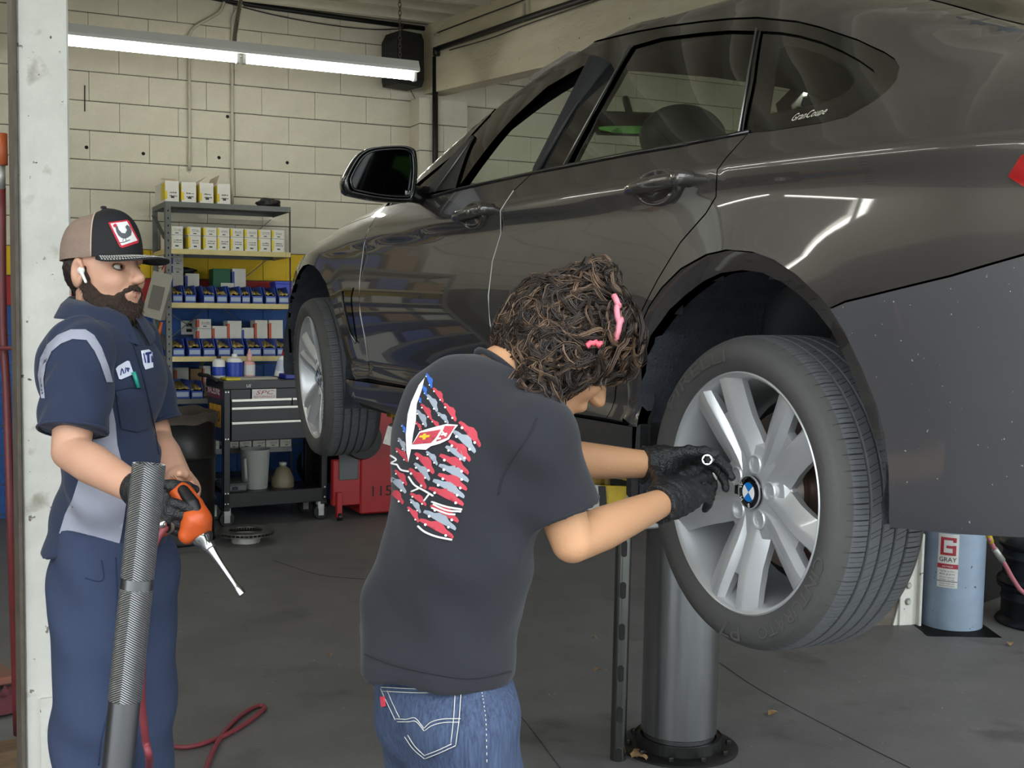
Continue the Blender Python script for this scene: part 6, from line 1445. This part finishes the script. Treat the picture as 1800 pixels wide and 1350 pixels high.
# socket held in the far hand, its open end towards us
sk=Q(1243,808,2.475);SO=thing('wheel_socket','chrome six-point socket held in the black glove at the wheel','socket',sk);ax_=_n(-FL*.93-RT*.30+ZU*.05)
b=MB();n=24;V=[];F=[]
a_,b_,c_=frame(ax_)
rings=[('o',.0105,-.030),('o',.0110,-.002),('o',.0104,.0),('h',.0078,.0),('h',.0074,-.018)]
for ty,r_,z in rings:
    for k in range(n):
        q=2*math.pi*k/n;rr=r_ if ty=='o' else r_*(1.0+.10*math.cos(6*q));V.append((a_*math.cos(q)+b_*math.sin(q))*rr+ax_*z)
for i in range(4):
    for k in range(n): F.append((i*n+k,i*n+(k+1)%n,(i+1)*n+(k+1)%n,(i+1)*n+k))
F.append(tuple(4*n+k for k in range(n)))
mk('socket_body',V,F,[m_chrome,m_dk],SO,smooth=True,mi=[0]*(n*3)+[1]*(n+1),angle=40)
# ---- tee ----
S=SDF();TB=np.array([fB,rB,ZU])
for c,v,d_,rf,rr in ((768,1150,2.18,.118,.145),(780,1080,2.175,.112,.143),(795,1000,2.175,.108,.140),(808,920,2.18,.106,.143),(825,840,2.185,.106,.150),(842,775,2.20,.104,.146),(860,728,2.215,.080,.108)): S.el(Q(c,v,d_),(rf,rr,.085),TB,.06)
S.rc(shR-ZU*.012,shL,.060,k=.05)
for sh_,el_,fr,rr in ((shR,elR,.72,.066),(shL,elL,.62,.060)):
    d_=_n(el_-sh_);e_=sh_+(el_-sh_)*fr;T=SDF();T.chain([sh_-ZU*.01,sh_+d_*.08,e_+d_*.05],[rr*.98,rr*1.0,rr],.03);T.half(e_,d_);S.ops.append((T,.045,'u'));S._bb(e_,rr+.02);S._bb(sh_,rr+.02)
S.rc(Q(852,705,2.24),Q(862,678,2.26),.076,.060,.04);S.el(Q(800,760,2.20),(.09,.12,.13),TB,.05)
S.rc(Q(765,1150,2.18),Q(762,1185,2.18),.125,.13,.05)
nax=_n(RT*.62+ZU*.68+FL*.25);nkc=Q(884,664,2.245);S.el(nkc+nax*.048,(.078,.078,.078),None,.008,'s')
def tee(P):
    q=P-Q(800,1050,2.1);z=q[:,2];r_=q@rB;f_=q@fB
    return .010*np.sin(z*24-r_*20+2*np.sin(r_*8+f_*5))*np.exp(-((z+.04)/.14)**2)+.009*np.sin(r_*38+z*16+1)*np.exp(-((z+.10)/.15)**2)*np.exp(-((r_+.10)/.12)**2)+.0022*np.sin(z*60+r_*45)*np.sin(f_*30)
S.post.append(tee);S.half(Q(770,1192,2.1),-ZU-rB*.10)
tee_o,bvT=soft('tee_shirt',S,.0055,m_tee,PB,True)
for sh_,el_,fr,rr in ((shR,elR,.72,.066),):
    d_=_n(el_-sh_);e_=sh_+(el_-sh_)*fr;a_,b_,c_=frame(d_);bb=MB();bb.tube([e_-d_*.003+(a_*math.cos(q)+b_*math.sin(q))*rr*1.005 for q in np.linspace(0,2*math.pi,33)],.0032,6,False);bb.out('sleeve_hem',m_tee,tee_o,world=True,smooth=True)
# ribbed neck band and hem
nb=MB();ax_=nax;a_,b_,_c=frame(ax_);cc=nkc+ax_*.004
nb.tube([cc+(a_*math.cos(q)+b_*math.sin(q))*.0655 for q in np.linspace(0,2*math.pi,41)],.006,8,False);nb.out('neck_band',m_tee,tee_o,world=True,smooth=True)
seam('hem_seam',[(642,1150),(690,1168),(760,1184),(830,1192),(898,1180)],bvT,M('tee_seam','181a22',.9),tee_o,.0014,.0006)
seam('shoulder_seam',[(944,735),(930,765),(905,800),(885,835),(876,870)],bvT,MATS['tee_seam'],tee_o,.0014,.0006)
# ---- print on the back: a flag made of little cars, a white mast and two crossed flags ----
zt_=lambda x,y:(620+x/3.375,580+y/3.375)
m_prd=M('print_red','b23a48',.8);m_pgr=M('print_grey','8d95a0',.8);m_pbl=M('print_blue','2f5fb8',.8);m_pyw=M('print_yellow','d8b02a',.8);m_pbk=M('print_black','111216',.8)
CARP=[(0,.12),(.0,.42),(.12,.58),(.28,.66),(.42,1.0),(.60,.98),(.74,.66),(.93,.52),(1.0,.36),(1.0,.10),(.5,.05)]
def mini(x1,y1,x2,y2,mat,par):
    a=np.array(zt_(x1,y1));b=np.array(zt_(x2,y2));d=b-a;L=np.linalg.norm(d);e=d/L;nrm=np.array([e[1],-e[0]]);W=min(L*.34,17)
    o=decal('printed_car',[tuple(a+d*p+nrm*(q-.3)*W) for p,q in CARP],bvT,mat,par,.0012,6)
    for t in (.2,.8):
        c=a+d*t-nrm*.22*W;r_=W*.14;decal('printed_wheel',[tuple(c+r_*np.array([math.cos(k),math.sin(k)])) for k in np.linspace(0,2*math.pi,9)[:-1]],bvT,m_white,o,.002,5)
pr=decal('back_print',[zt_(*p) for p in ((430,285),(395,330),(350,430),(330,500),(318,620),(322,720),(334,785),(348,720),(362,620),(378,540),(384,440),(412,360))],bvT,m_white,tee_o,.0014,6)
for c in ((480,345,540,430),(545,435,615,540),(635,545,760,690),(410,440,470,530),(470,530,520,590),(575,655,700,775),(520,740,690,850),(510,855,680,945),(455,935,660,1035),(465,1040,630,1135),(400,1125,600,1230),(375,730,485,850),(340,820,440,940),(260,700,330,780),(255,830,325,920),(210,935,305,1030),(345,970,440,1040),(330,1050,395,1140),(378,545,412,598)): mini(*c,m_prd,tee_o)
for c in ((445,385,505,485),(505,490,570,555),(600,600,730,725),(555,690,670,775),(515,800,690,895),(480,890,665,990),(440,720,505,800),(370,790,460,890),(385,475,440,575),(425,1075,615,1180),(345,1005,405,1085),(220,870,320,965),(275,640,315,720)): mini(*c,m_pgr,tee_o)
for c in ((440,260,472,345),(412,322,440,390),(385,390,410,436),(296,560,314,612)): mini(*c,m_pbl,tee_o)
fl=decal('flag_border',[zt_(*p) for p in ((352,692),(402,604),(450,588),(510,572),(560,560),(628,566),(600,600),(575,650),(520,676),(470,690),(440,712),(352,708))],bvT,m_white,tee_o,.0026,5)
decal('flag_red',[zt_(*p) for p in ((362,682),(408,612),(530,592),(500,640),(470,672))],bvT,m_prd,fl,.0036,5);decal('flag_red',[zt_(*p) for p in ((500,664),(540,600),(552,572),(612,572),(590,610),(566,642))],bvT,m_prd,fl,.0036,5)
decal('bow_tie',[zt_(*p) for p in ((402,640),(412,628),(425,628),(430,618),(446,616),(444,626),(470,624),(462,638),(446,640),(440,652),(424,654),(426,642))],bvT,m_pyw,fl,.0046,4)
for a_,b_ in (((540,608),(560,632)),((532,624),(566,618)),((514,648),(530,644))): seam('flag_mark',[zt_(*a_),zt_(*b_)],bvT,m_white,fl,.0018,.004)
for pts in ([(228,745),(262,770),(232,790),(268,800)],[(268,800),(290,830),(335,840)],[(335,870),(370,920),(430,955),(480,985)],[(350,960),(395,940)],[(425,1015),(455,975)],[(480,1035),(560,1070),(645,1078)],[(470,1055),(560,1090),(610,1095)],[(388,1165),(430,1200),(500,1228),(590,1246)],[(470,1020),(560,1050),(650,1066)]): seam('print_script',[zt_(*p) for p in pts],bvT,m_white,tee_o,.0018,.0012,5)
# ---- jeans ----
S=SDF();hp0=Q(778,1225,2.18)
S.el(hp0+ZU*.02,(.098,.122,.12),TB,.03);S.el(Q(752,1245,2.17),(.085,.095,.10),TB,.04);S.el(Q(806,1260,2.13),(.09,.075,.11),TB,.04)
for h_,k_,a_ in ((hipR,knR,ftR),(hipL,knL,ftL)): S.chain([h_-ZU*.02,k_,a_+ZU*.05],[.088,.076,.070],.04)
S.half(Q(778,1130,2.15),ZU);S.post.append(lambda P:.003*np.sin(P[:,2]*45+(P@rB)*25)*np.sin((P@fB)*22));S.half(ftR+ZU*.02,-ZU)
je,bvJ=soft('jeans',S,.006,m_jean,PB,True)
zj=lambda x,y:(620+x/3.376,950+y/3.376)
th=M('thread_pale','b9b8b4',.8)
pkt=[(175,870),(648,872),(635,1060),(615,1215),(435,1290),(318,1160),(320,1085),(262,1065),(215,960)]
pk=decal('back_pocket',[zj(*p) for p in pkt],bvJ,m_jean,je,.003,8)
for pts in ([(180,872),(400,885),(645,876)],[(190,895),(400,908),(640,900)],[(645,880),(632,1060),(612,1212)],[(610,900),(600,1060),(585,1200)],[(612,1215),(520,1255),(436,1288)],[(436,1288),(370,1230),(320,1160)],[(590,1205),(510,1240),(434,1268)],[(434,1268),(380,1215),(338,1150)],[(178,880),(215,960),(265,1062)],[(215,890),(250,970),(290,1050)],[(265,1055),(330,1060),(380,1055),(430,1115)],[(430,1115),(470,1080),(540,1062),(640,1060)],[(275,1072),(340,1075),(385,1075),(432,1130)],[(432,1130),(480,1098),(550,1082),(636,1080)],[(120,745),(130,800)],[(130,748),(240,752)]):
    seam('stitching',[zj(*p) for p in pts],bvJ,th,pk,.0008,.0042,5)
seam('side_seam',[zj(*p) for p in ((762,885),(775,960),(788,1060),(792,1180),(795,1340))],bvJ,th,je,.0009,.0012,8,dash=1)
decal('red_tab',[zj(*p) for p in ((175,928),(205,922),(212,980),(184,985))],bvJ,M('tab_red','c2384a',.7),je,.005,4)
for a_ in (ftR,ftL):
    S=SDF();S.chain([a_-fB*.07+ZU*.045,a_+fB*.05+ZU*.045,a_+fB*.15+ZU*.035],[.042,.045,.038],.02);S.rc(a_+ZU*.04,a_+ZU*.11,.043,.045,.02);S.half(a_,-ZU);soft('shoe',S,.006,m_dk,PB)
# ---- curly hair, pinned up with pink ties ----
S=SDF();hairc=[(985,565,2.28,.078),(948,592,2.28,.062),(1035,565,2.28,.066),(1068,590,2.30,.046),(925,618,2.28,.040),(975,628,2.23,.060),(1030,608,2.24,.050),(1078,622,2.28,.034),(950,684,2.15,.034),(958,712,2.12,.022),(1052,492,2.28,.024),(1072,570,2.26,.044)]
for u_,v_,d_,r_ in hairc: S.el(Q(u_,v_,d_),(r_,r_,r_),None,.03)
S.post.append(lambda P:.005*np.sin(P[:,0]*95+3*np.sin(P[:,2]*60))*np.sin(P[:,2]*80+2*np.sin(P[:,1]*70)))
hr,bvH=soft('hair',S,.004,m_hair,PB,True)
m_h2=M('hair_highlight','715843',.45,spec=.6);m_h1=M('hair_brown','33251c',.42,spec=.6)
rn=random.Random(4);strands={0:MB(),1:MB(),2:MB()}
hcen=np.array(Q(1000,595,2.29))
def curl(p,n,L,r,mat):
    # a lock: sweeps back from the face, waving and coiling up at its end
    fld=-fH*.5+uH*-.25+RT*(-.35+.5*math.sin(p[2]*37+p[0]*11))-ZU*(.35+.5*math.sin(p[0]*41+p[2]*13))+FL*.3*math.sin(p[2]*29);t=_n(fld+np.array([rn.gauss(0,.22) for _ in range(3)]));t=_n(t-n*(t@n));s_=np.cross(n,t);pts=[];rs=[];ph=rn.uniform(0,6.28);am=rn.uniform(.005,.012);tw=rn.uniform(.8,1.5);K=13
    q=p.copy();dr=t.copy();coil=rn.choice((0,.8,1.8,3.0,-2.4,-1.2))
    for i in range(K):
        a=i/(K-1);ang=coil*a*a*2.4;dr=t*math.cos(ang)+s_*math.sin(ang);q=q+dr*L/K;o=q+s_*am*math.sin(ph+a*tw*6.3)+n*(.003+.5*am*math.cos(ph+a*tw*6.3))
        near=bvH.find_nearest(Vector(o))
        if near[0] is not None:
            c=np.array(near[0]);nn=np.array(near[1]);dd=(o-c)@nn
            if dd<.001: o=o+nn*(.002-dd)
            elif dd>.014: o=o-nn*(dd-.014)*.75;q=q-nn*(dd-.014)*.5
        pts.append(o);rs.append(r*(.35+.65*math.sin(math.pi*min(1,.15+a*.85)))*(1-.5*a))
    P_=np.array(pts);d_=np.gradient(P_,axis=0);d_/=np.linalg.norm(d_,axis=1)[:,None]+1e-9;A_=np.cross(d_,n);A_/=np.linalg.norm(A_,axis=1)[:,None]+1e-9;B_=np.cross(d_,A_);prof=np.sin(math.pi*np.clip(.12+.9*np.linspace(0,1,len(P_)),0,1))[:,None]
    for _ in range(8):      # a lock is a bundle of fine strands
        w=rn.uniform(0,6.28);o_=r*rn.uniform(.3,1.0);q=P_+(A_*math.cos(w)+B_*math.sin(w))*o_*(.35+.65*prof)+A_*rn.gauss(0,.0008);rr=rn.uniform(.0005,.0010)*(.4+.6*prof[:,0])
        mt=mat if rn.random()<.7 else rn.choice((0,1,1,2));ring=[q+(A_*math.cos(z)+B_*math.sin(z))*rr[:,None] for z in (0,2.09,4.19)];V=np.stack(ring,1).reshape(-1,3);K_=len(P_)
        strands[mt].add(V,[(i*3+j,i*3+(j+1)%3,i*3+3+(j+1)%3,i*3+3+j) for i in range(K_-1) for j in range(3)])
me=hr.data;W_=parent_world(PB);pol=[p for p in me.polygons];cntn=0
while cntn<900:
    p=pol[rn.randrange(len(pol))];c=np.array(W_@Vector(p.center));n=np.array(p.normal)
    if n@FW>.35: continue
    mt=rn.choices((0,1,2),(.36,.40,.24))[0];cntn+=1
    curl(c,n,rn.uniform(.07,.16),rn.uniform(.003,.0065),mt)
for k,mt in ((0,m_hair),(1,m_h1),(2,m_h2)): tag(strands[k].out('hair_curls',mt,hr,world=True,smooth=True),kind='stuff')
# loose ends hanging by the neck and above the crown
b=MB()
for i in range(46):
    u0,v0=(rn.uniform(940,985),rn.uniform(700,722)) if i<22 else ((rn.uniform(1040,1080),rn.uniform(468,490)) if i<36 else (rn.uniform(1000,1075),rn.uniform(660,685)))
    dv=rn.uniform(14,30) if i<22 else (-rn.uniform(-14,12) if i<36 else rn.uniform(10,24));du=rn.uniform(-10,12);d_=2.2
    b.tube([Q(u0,v0,d_),Q(u0+du*.6,v0+dv*.5,d_),Q(u0+du*.5+rn.uniform(-5,5),v0+dv,d_)],[.0014,.001,.0004],4)
tag(b.out('hair_ends',m_h1,hr,world=True,smooth=True),kind='stuff')
m_pink=M('hair_tie_pink','d9808f',.5);m_cor=M('hair_tie_coral','cf5563',.5)
seam('hair_tie',[(1077,534),(1082,548),(1085,565),(1082,578),(1076,588)],bvH,m_pink,PB,.0055,.020,6);seam('hair_tie',[(1030,618),(1038,614),(1046,611)],bvH,m_cor,PB,.0055,.020,5)
# ---- seats and inner mirror of the car ----
def CW_(s,t,h): return np.array(c2w(s,t,h))
CR=np.array([CS,CT,CH])
def tilt(a): c,s_=math.cos(a),math.sin(a);return np.array([CS*c+CH*s_,CT,-CS*s_+CH*c])
for s_,t_ in ((1.22,.37),(1.22,-.37),(.28,.37),(.28,-.37)):
    S=SDF();S.el(CW_(s_+.18,t_,.42),(.28,.25,.10),CR,.05);soft('seat_cushion',S,.016,m_seat,CAR)
    R_=tilt(.32);S=SDF();S.el(CW_(s_-.12,t_,.74),(.085,.235,.33),R_,.05);S.el(CW_(s_-.06,t_+.19,.72),(.07,.06,.26),R_,.04);S.el(CW_(s_-.06,t_-.19,.72),(.07,.06,.26),R_,.04);bk=soft('seat_back',S,.014,m_seat,CAR)
    S=SDF();S.el(CW_(s_-.24,t_,1.09),(.055,.145,.095),tilt(.15),.03);S.rc(CW_(s_-.22,t_-.06,.98),CW_(s_-.22,t_+.06,.98),.03,k=.04);soft('headrest',S,.012,m_seat,CAR)
mc=at(1113,218,4.05);nm=_n(_n(CP-mc)+_n(np.array([0,-1,-.012])));ra,ru,_=frame(nm);ra=-ra if ra@RT<0 else ra;ru=np.cross(nm,ra);ru=-ru if ru[2]<0 else ru
def mp_(x,y,z): return mc+ra*x+ru*y+nm*z
out=[(-.125,-.02),(-.115,-.036),(.115,-.036),(.125,-.02),(.125,.02),(.110,.038),(-.110,.038),(-.125,.02)]
V=[mp_(x,y,0) for x,y in out]+[mp_(x*1.02,y*1.05,-.012) for x,y in out]+[mp_(x*.8,y*.7,-.04) for x,y in out];k=8
F=[(i*k+j,i*k+(j+1)%k,(i+1)*k+(j+1)%k,(i+1)*k+j) for i in range(2) for j in range(k)]+[tuple(16+j for j in range(k)),tuple(range(k))]
rv=mk('rear_view_mirror',V,F,m_int,CAR,world=True)
mk('mirror_glass',[mp_(x*.92,y*.84,.001) for x,y in out],[tuple(range(8))],M('mirror_silver','d5d9d5',.01,1.0),rv,world=True)
MB().tube([mp_(0,.02,-.03),mp_(0,.09,-.10)],.012).out('mirror_stalk',m_int,rv,world=True)
# ================= fittings on the back wall and ceiling =================
m_cond=M('conduit_painted','b9b3a0',.6,var=.3,scale=10); m_bpipe=M('pipe_black_iron','1c1b1a',.5,.3); m_flex=M('flex_conduit','8d897e',.4,.6)
WF=WY-.02
def wl(u_,v_,y=WF): return on_y(u_,v_,y)
def run(name,pts,r,mat,label,cat,n=10,sm=6,group=None):
    b=MB();b.tube(bez(pts,sm) if sm else pts,r,n);return tag(b.out(name,mat,smooth=True),label,cat,group)
run('conduit',[wl(333,300),wl(333,180),wl(332,75),wl(334,58),wl(345,45),wl(372,30),wl(388,18),wl(394,0),wl(395,-25)],.011,m_cond,'thin painted conduit bending right near the ceiling above the shelving','conduit',8)
bx_=[o for o in bpy.data.objects if o.name.startswith('conduit')]
run('conduit',[wl(408,360),wl(408,180),wl(408,60),wl(410,30),wl(420,14),wl(445,-5)],.011,m_cond,'straight painted conduit, right one of the two above the shelving','conduit',8)
b=MB();pts=bez([on_y(411,97,8.12),on_y(412,70,8.3),on_y(417,35,8.6),on_y(423,0,8.8),on_y(426,-25,8.9)],14)
b.tube(pts,[.013+.0035*(i%2) for i in range(len(pts))],8);tag(b.out('flexible_conduit',m_flex),'ribbed flexible conduit rising from the strip light','conduit')
run('iron_pipe',[on_y(765,800,PY-.03),on_y(765,285,PY-.03),on_y(765,100,PY-.03)],.022,m_bpipe,'black vertical pipe in front of the block pilaster','pipe',12,0)
XB=BX-.03
def bp(u_,v_): return on_x(u_,v_,XB)
pj=bp(767,88);run('iron_pipe',[bp(768,86),bp(850,58),bp(921,33),bp(1022,0),bp(1100,-26)],.020,m_bpipe,'black pipe clamped along the face of the roof beam','pipe',12,0)
MB_=MB();MB_.lathe([(0,-.03),(.026,-.03),(.028,0),(.026,.03),(0,.03)],14,bp(767,91),(0,0,1));tag(MB_.out('pipe_elbow',m_bpipe,smooth=True),'black elbow where the wall pipe meets the beam pipe','pipe fitting')
for (a,b_) in (((921,5),(921,38)),((764,62),(770,60))):
    bb=MB();bb.tube([on_x(*a,XB),on_x(*b_,XB)],.012,8);tag(bb.out('pipe_hanger',m_cond),('white pipe hanger on the beam above the windscreen' if a[0]>900 else 'white clip at the corner of beam and wall'),'bracket')
run('cable',[bp(790,88),bp(860,68),bp(920,45),bp(980,24),bp(1050,0),bp(1090,-14)],.004,m_wire,'thin black cable sagging along the roof beam below the pipe','cable',6)
run('cable',[bp(768,58),bp(830,34),bp(900,8),bp(940,-8)],.005,m_wire,'thin dark cable along the top of the roof beam','cable',6)
run('cable',[wl(700,128),wl(716,150),wl(728,170),wl(732,180)],.003,m_wire,'short loose wire under the end of the strip light','cable',5)
run('cable',[wl(380,0),wl(480,26),wl(580,44),wl(660,52),wl(745,52),wl(760,80)],.004,m_wire,'black wire strung across the top of the block wall','cable',6)
run('ceiling_pipe',[wl(350,-8),wl(450,10),wl(600,31),wl(758,52)],.018,m_bpipe,'dark pipe running along the top of the block wall','pipe',10,0)
# speaker
sp=on_y(722,150,WY-.30);t=thing('wall_speaker','black box speaker hung in the corner beside the beam','speaker',(sp[0],sp[1],sp[2]),.25)
hh=.40;MB().prism([(-.115,0),(.105,.0),(.125,.05),(.125,hh-.05),(.105,hh),(-.085,hh),(-.125,hh-.07),(-.125,.04)],(0,0,0),(1,0,0),(0,0,1),(0,.20,0)).out('cabinet',m_blk,t);MB().box((-.10,-.006,.05),(.10,0,hh-.08),.004).out('grille',M('grille_cloth','1f1c1a',.9,bump=.6,bscale=300),t)
b=MB();b.tube([(-.0,.1,hh),(-.01,.1,hh+.04),(.01,.1,hh+.08)],.006,6);b.out('hook',m_wire,t)
# folded black stand by the wall behind the standing mechanic
t=thing('folded_stand','black folded steel stand leaning on wall behind standing mechanic','stand',on_floor(125,905));o0=np.array(t.location)
def loc(u_,v_,y): return on_y(u_,v_,y)-o0
for a,b_ in (((108,478),(122,800)),((113,470),(150,560)),((112,474),(135,700))):
    bb=MB();bb.tube([loc(*a,9.05),loc(*b_,8.9)],.016,8);bb.out('stand_leg',m_bpipe,t,smooth=True)
# marks on the blocks: small dark holes and scuffs
hm_=[(152,259),(252,270),(385,277),(505,286),(625,295),(108,148),(400,205)]
b=MB()
for (a,c) in hm_: p=wl(a,c,WY-.004);b.lathe([(0,-.0015),(.010,-.001),(.013,0)],8,p,(0,1,0))
tag(b.out('wall_holes',m_hole,wall),kind='stuff')
run('wall_mark',[wl(149,150,WY-.006),wl(149,196,WY-.006)],.004,m_hole,'short dark vertical scratch on the block wall under the strip light','mark',5,0)
# ---- outlet plate behind the shelf ----
t=thing('outlet_plate','steel electrical outlet plate on blue wall behind fourth shelf','outlet',wl(332,576,WY-.012));MB().box((-.055,-.008,-.05),(.055,.012,.05),.003).out('plate',m_pl,t)
for z in (-.02,.02): MB().box((-.02,-.010,z-.011),(.02,-.007,z+.011),.002).out('socket',m_dk,t)
# ---- litter on the floor ----
m_leaf=M('dry_leaf','9a7a52',.8,var=.4,scale=40); rn=random.Random(11)
def leaf(p,L,rz,label):
    V=[];F=[];n=7
    for i in range(n):
        a=i/(n-1);w=math.sin(math.pi*a)**.7*L*.28*(1+.3*math.sin(a*9+L*90));z=.003+.012*math.sin(a*3.1)+.004*rn.random()
        V+=[((a-.5)*L,-w,z+.006*rn.random()),((a-.5)*L,0,z),((a-.5)*L,w,z+.007*rn.random())]
    F=[f for i in range(n-1) for f in ((3*i,3*i+3,3*i+4,3*i+1),(3*i+1,3*i+4,3*i+5,3*i+2))]
    o=mk('dry_leaf',V,F,m_leaf,smooth=True);o.matrix_basis=floor_mat(p,rz);return tag(o,label,'leaf','dry leaves on the floor')
leaf(on_floor(1122,1330),.085,.4,'largest dry leaf on the ram floor plate beside safety leg');leaf(on_floor(1130,1338),.05,2.2,'small curled leaf beside the largest leaf');leaf(on_floor(1050,1182),.045,.3,'small dry leaf between the bending mechanic and safety leg');leaf(on_floor(1358,1258),.05,.2,'dry leaf on the floor right of the ram');leaf(on_floor(580,1155),.035,1.2,'pale small leaf on floor between the two mechanics');leaf(on_floor(1045,1125),.03,2,'tiny dry leaf near top of the slotted leg base');leaf(on_floor(1775,1135),.05,.8,'dry leaf on floor before the stacked rims')
b=MB();bits=[(628,1072),(624,1225),(1078,1030),(990,1060),(500,1112),(560,1090),(690,1230),(1380,1180),(1500,1230),(1460,1300),(1650,1200),(1700,1260),(480,1200),(420,1120)]
for _ in range(70): bits.append((rn.uniform(300,1790),rn.uniform(1010,1345)))
for (a,c) in bits:
    if 640<a<910 and c>900: continue
    p=on_floor(a,c,.001);s_=rn.uniform(.002,.006);q=rn.uniform(0,3);dx,dy=math.cos(q)*s_,math.sin(q)*s_;b.add([p+np.array([dx,dy,0]),p+np.array([-dy*.6,dx*.6,.002]),p-np.array([dx,dy,0]),p+np.array([dy*.6,-dx*.6,0])],[(0,1,2,3)])
tag(b.out('floor_grit',M('grit_pale','a8a49a',.8)),'pale grit and paper flecks scattered over the dark floor','litter',kind='stuff')
# crack lines and slab joints in the floor
b=MB()
for pts in ([(900,1240),(940,1290),(985,1350)],[(1258,1160),(1340,1215),(1500,1300),(1600,1350)],[(480,985),(560,1010),(640,1018)]):
    P=[on_floor(*p,.0015) for p in pts];b.tube(bez(P,4),.0012,4)
tag(b.out('floor_cracks',m_hole,bpy.data.objects['floor']),kind='stuff')
# ---- trees across the street, behind the camera (seen in the car mirror) ----
m_crown=M('foliage_green','4f8a2c',.7,var=.9,scale=3.5,col2='1f4a14',bump=1.0,bscale=6); m_trunk=M('bark','4a3a2c',.9)
for k,(x,y,r_) in enumerate(((-6,-13,2.6),(-1.5,-14,3.0),(3.0,-13.5,2.8),(7.5,-14,3.1))):
    z=floor_z(y);t=thing('street_tree','leafy green tree across the street, %s from the left behind the viewer'%ORD[k],'tree',(x,y,z),0,'trees across the street')
    MB().tube([(0,0,0),(.1,0,1.2),(0,.1,2.6)],[.22,.17,.12],10).out('trunk',m_trunk,t,smooth=True)
    V=[];F=[];n=26
    for i in range(n+1):
        for j in range(n*2):
            a,c=math.pi*i/n,math.pi*j/n;d=np.array([math.sin(a)*math.cos(c),math.sin(a)*math.sin(c),math.cos(a)]);q=1+.35*noise.noise(tuple(d*2+k*7))+.22*noise.noise(tuple(d*7+k));V.append(np.array([0,0,2.4+r_*.55])+d*np.array([r_,r_,r_*.9])*q*.8)
    m=n*2;F=[(i*m+j,(i+1)*m+j,(i+1)*m+(j+1)%m,i*m+(j+1)%m) for i in range(n) for j in range(m)]
    mk('crown',V,F,m_crown,t)
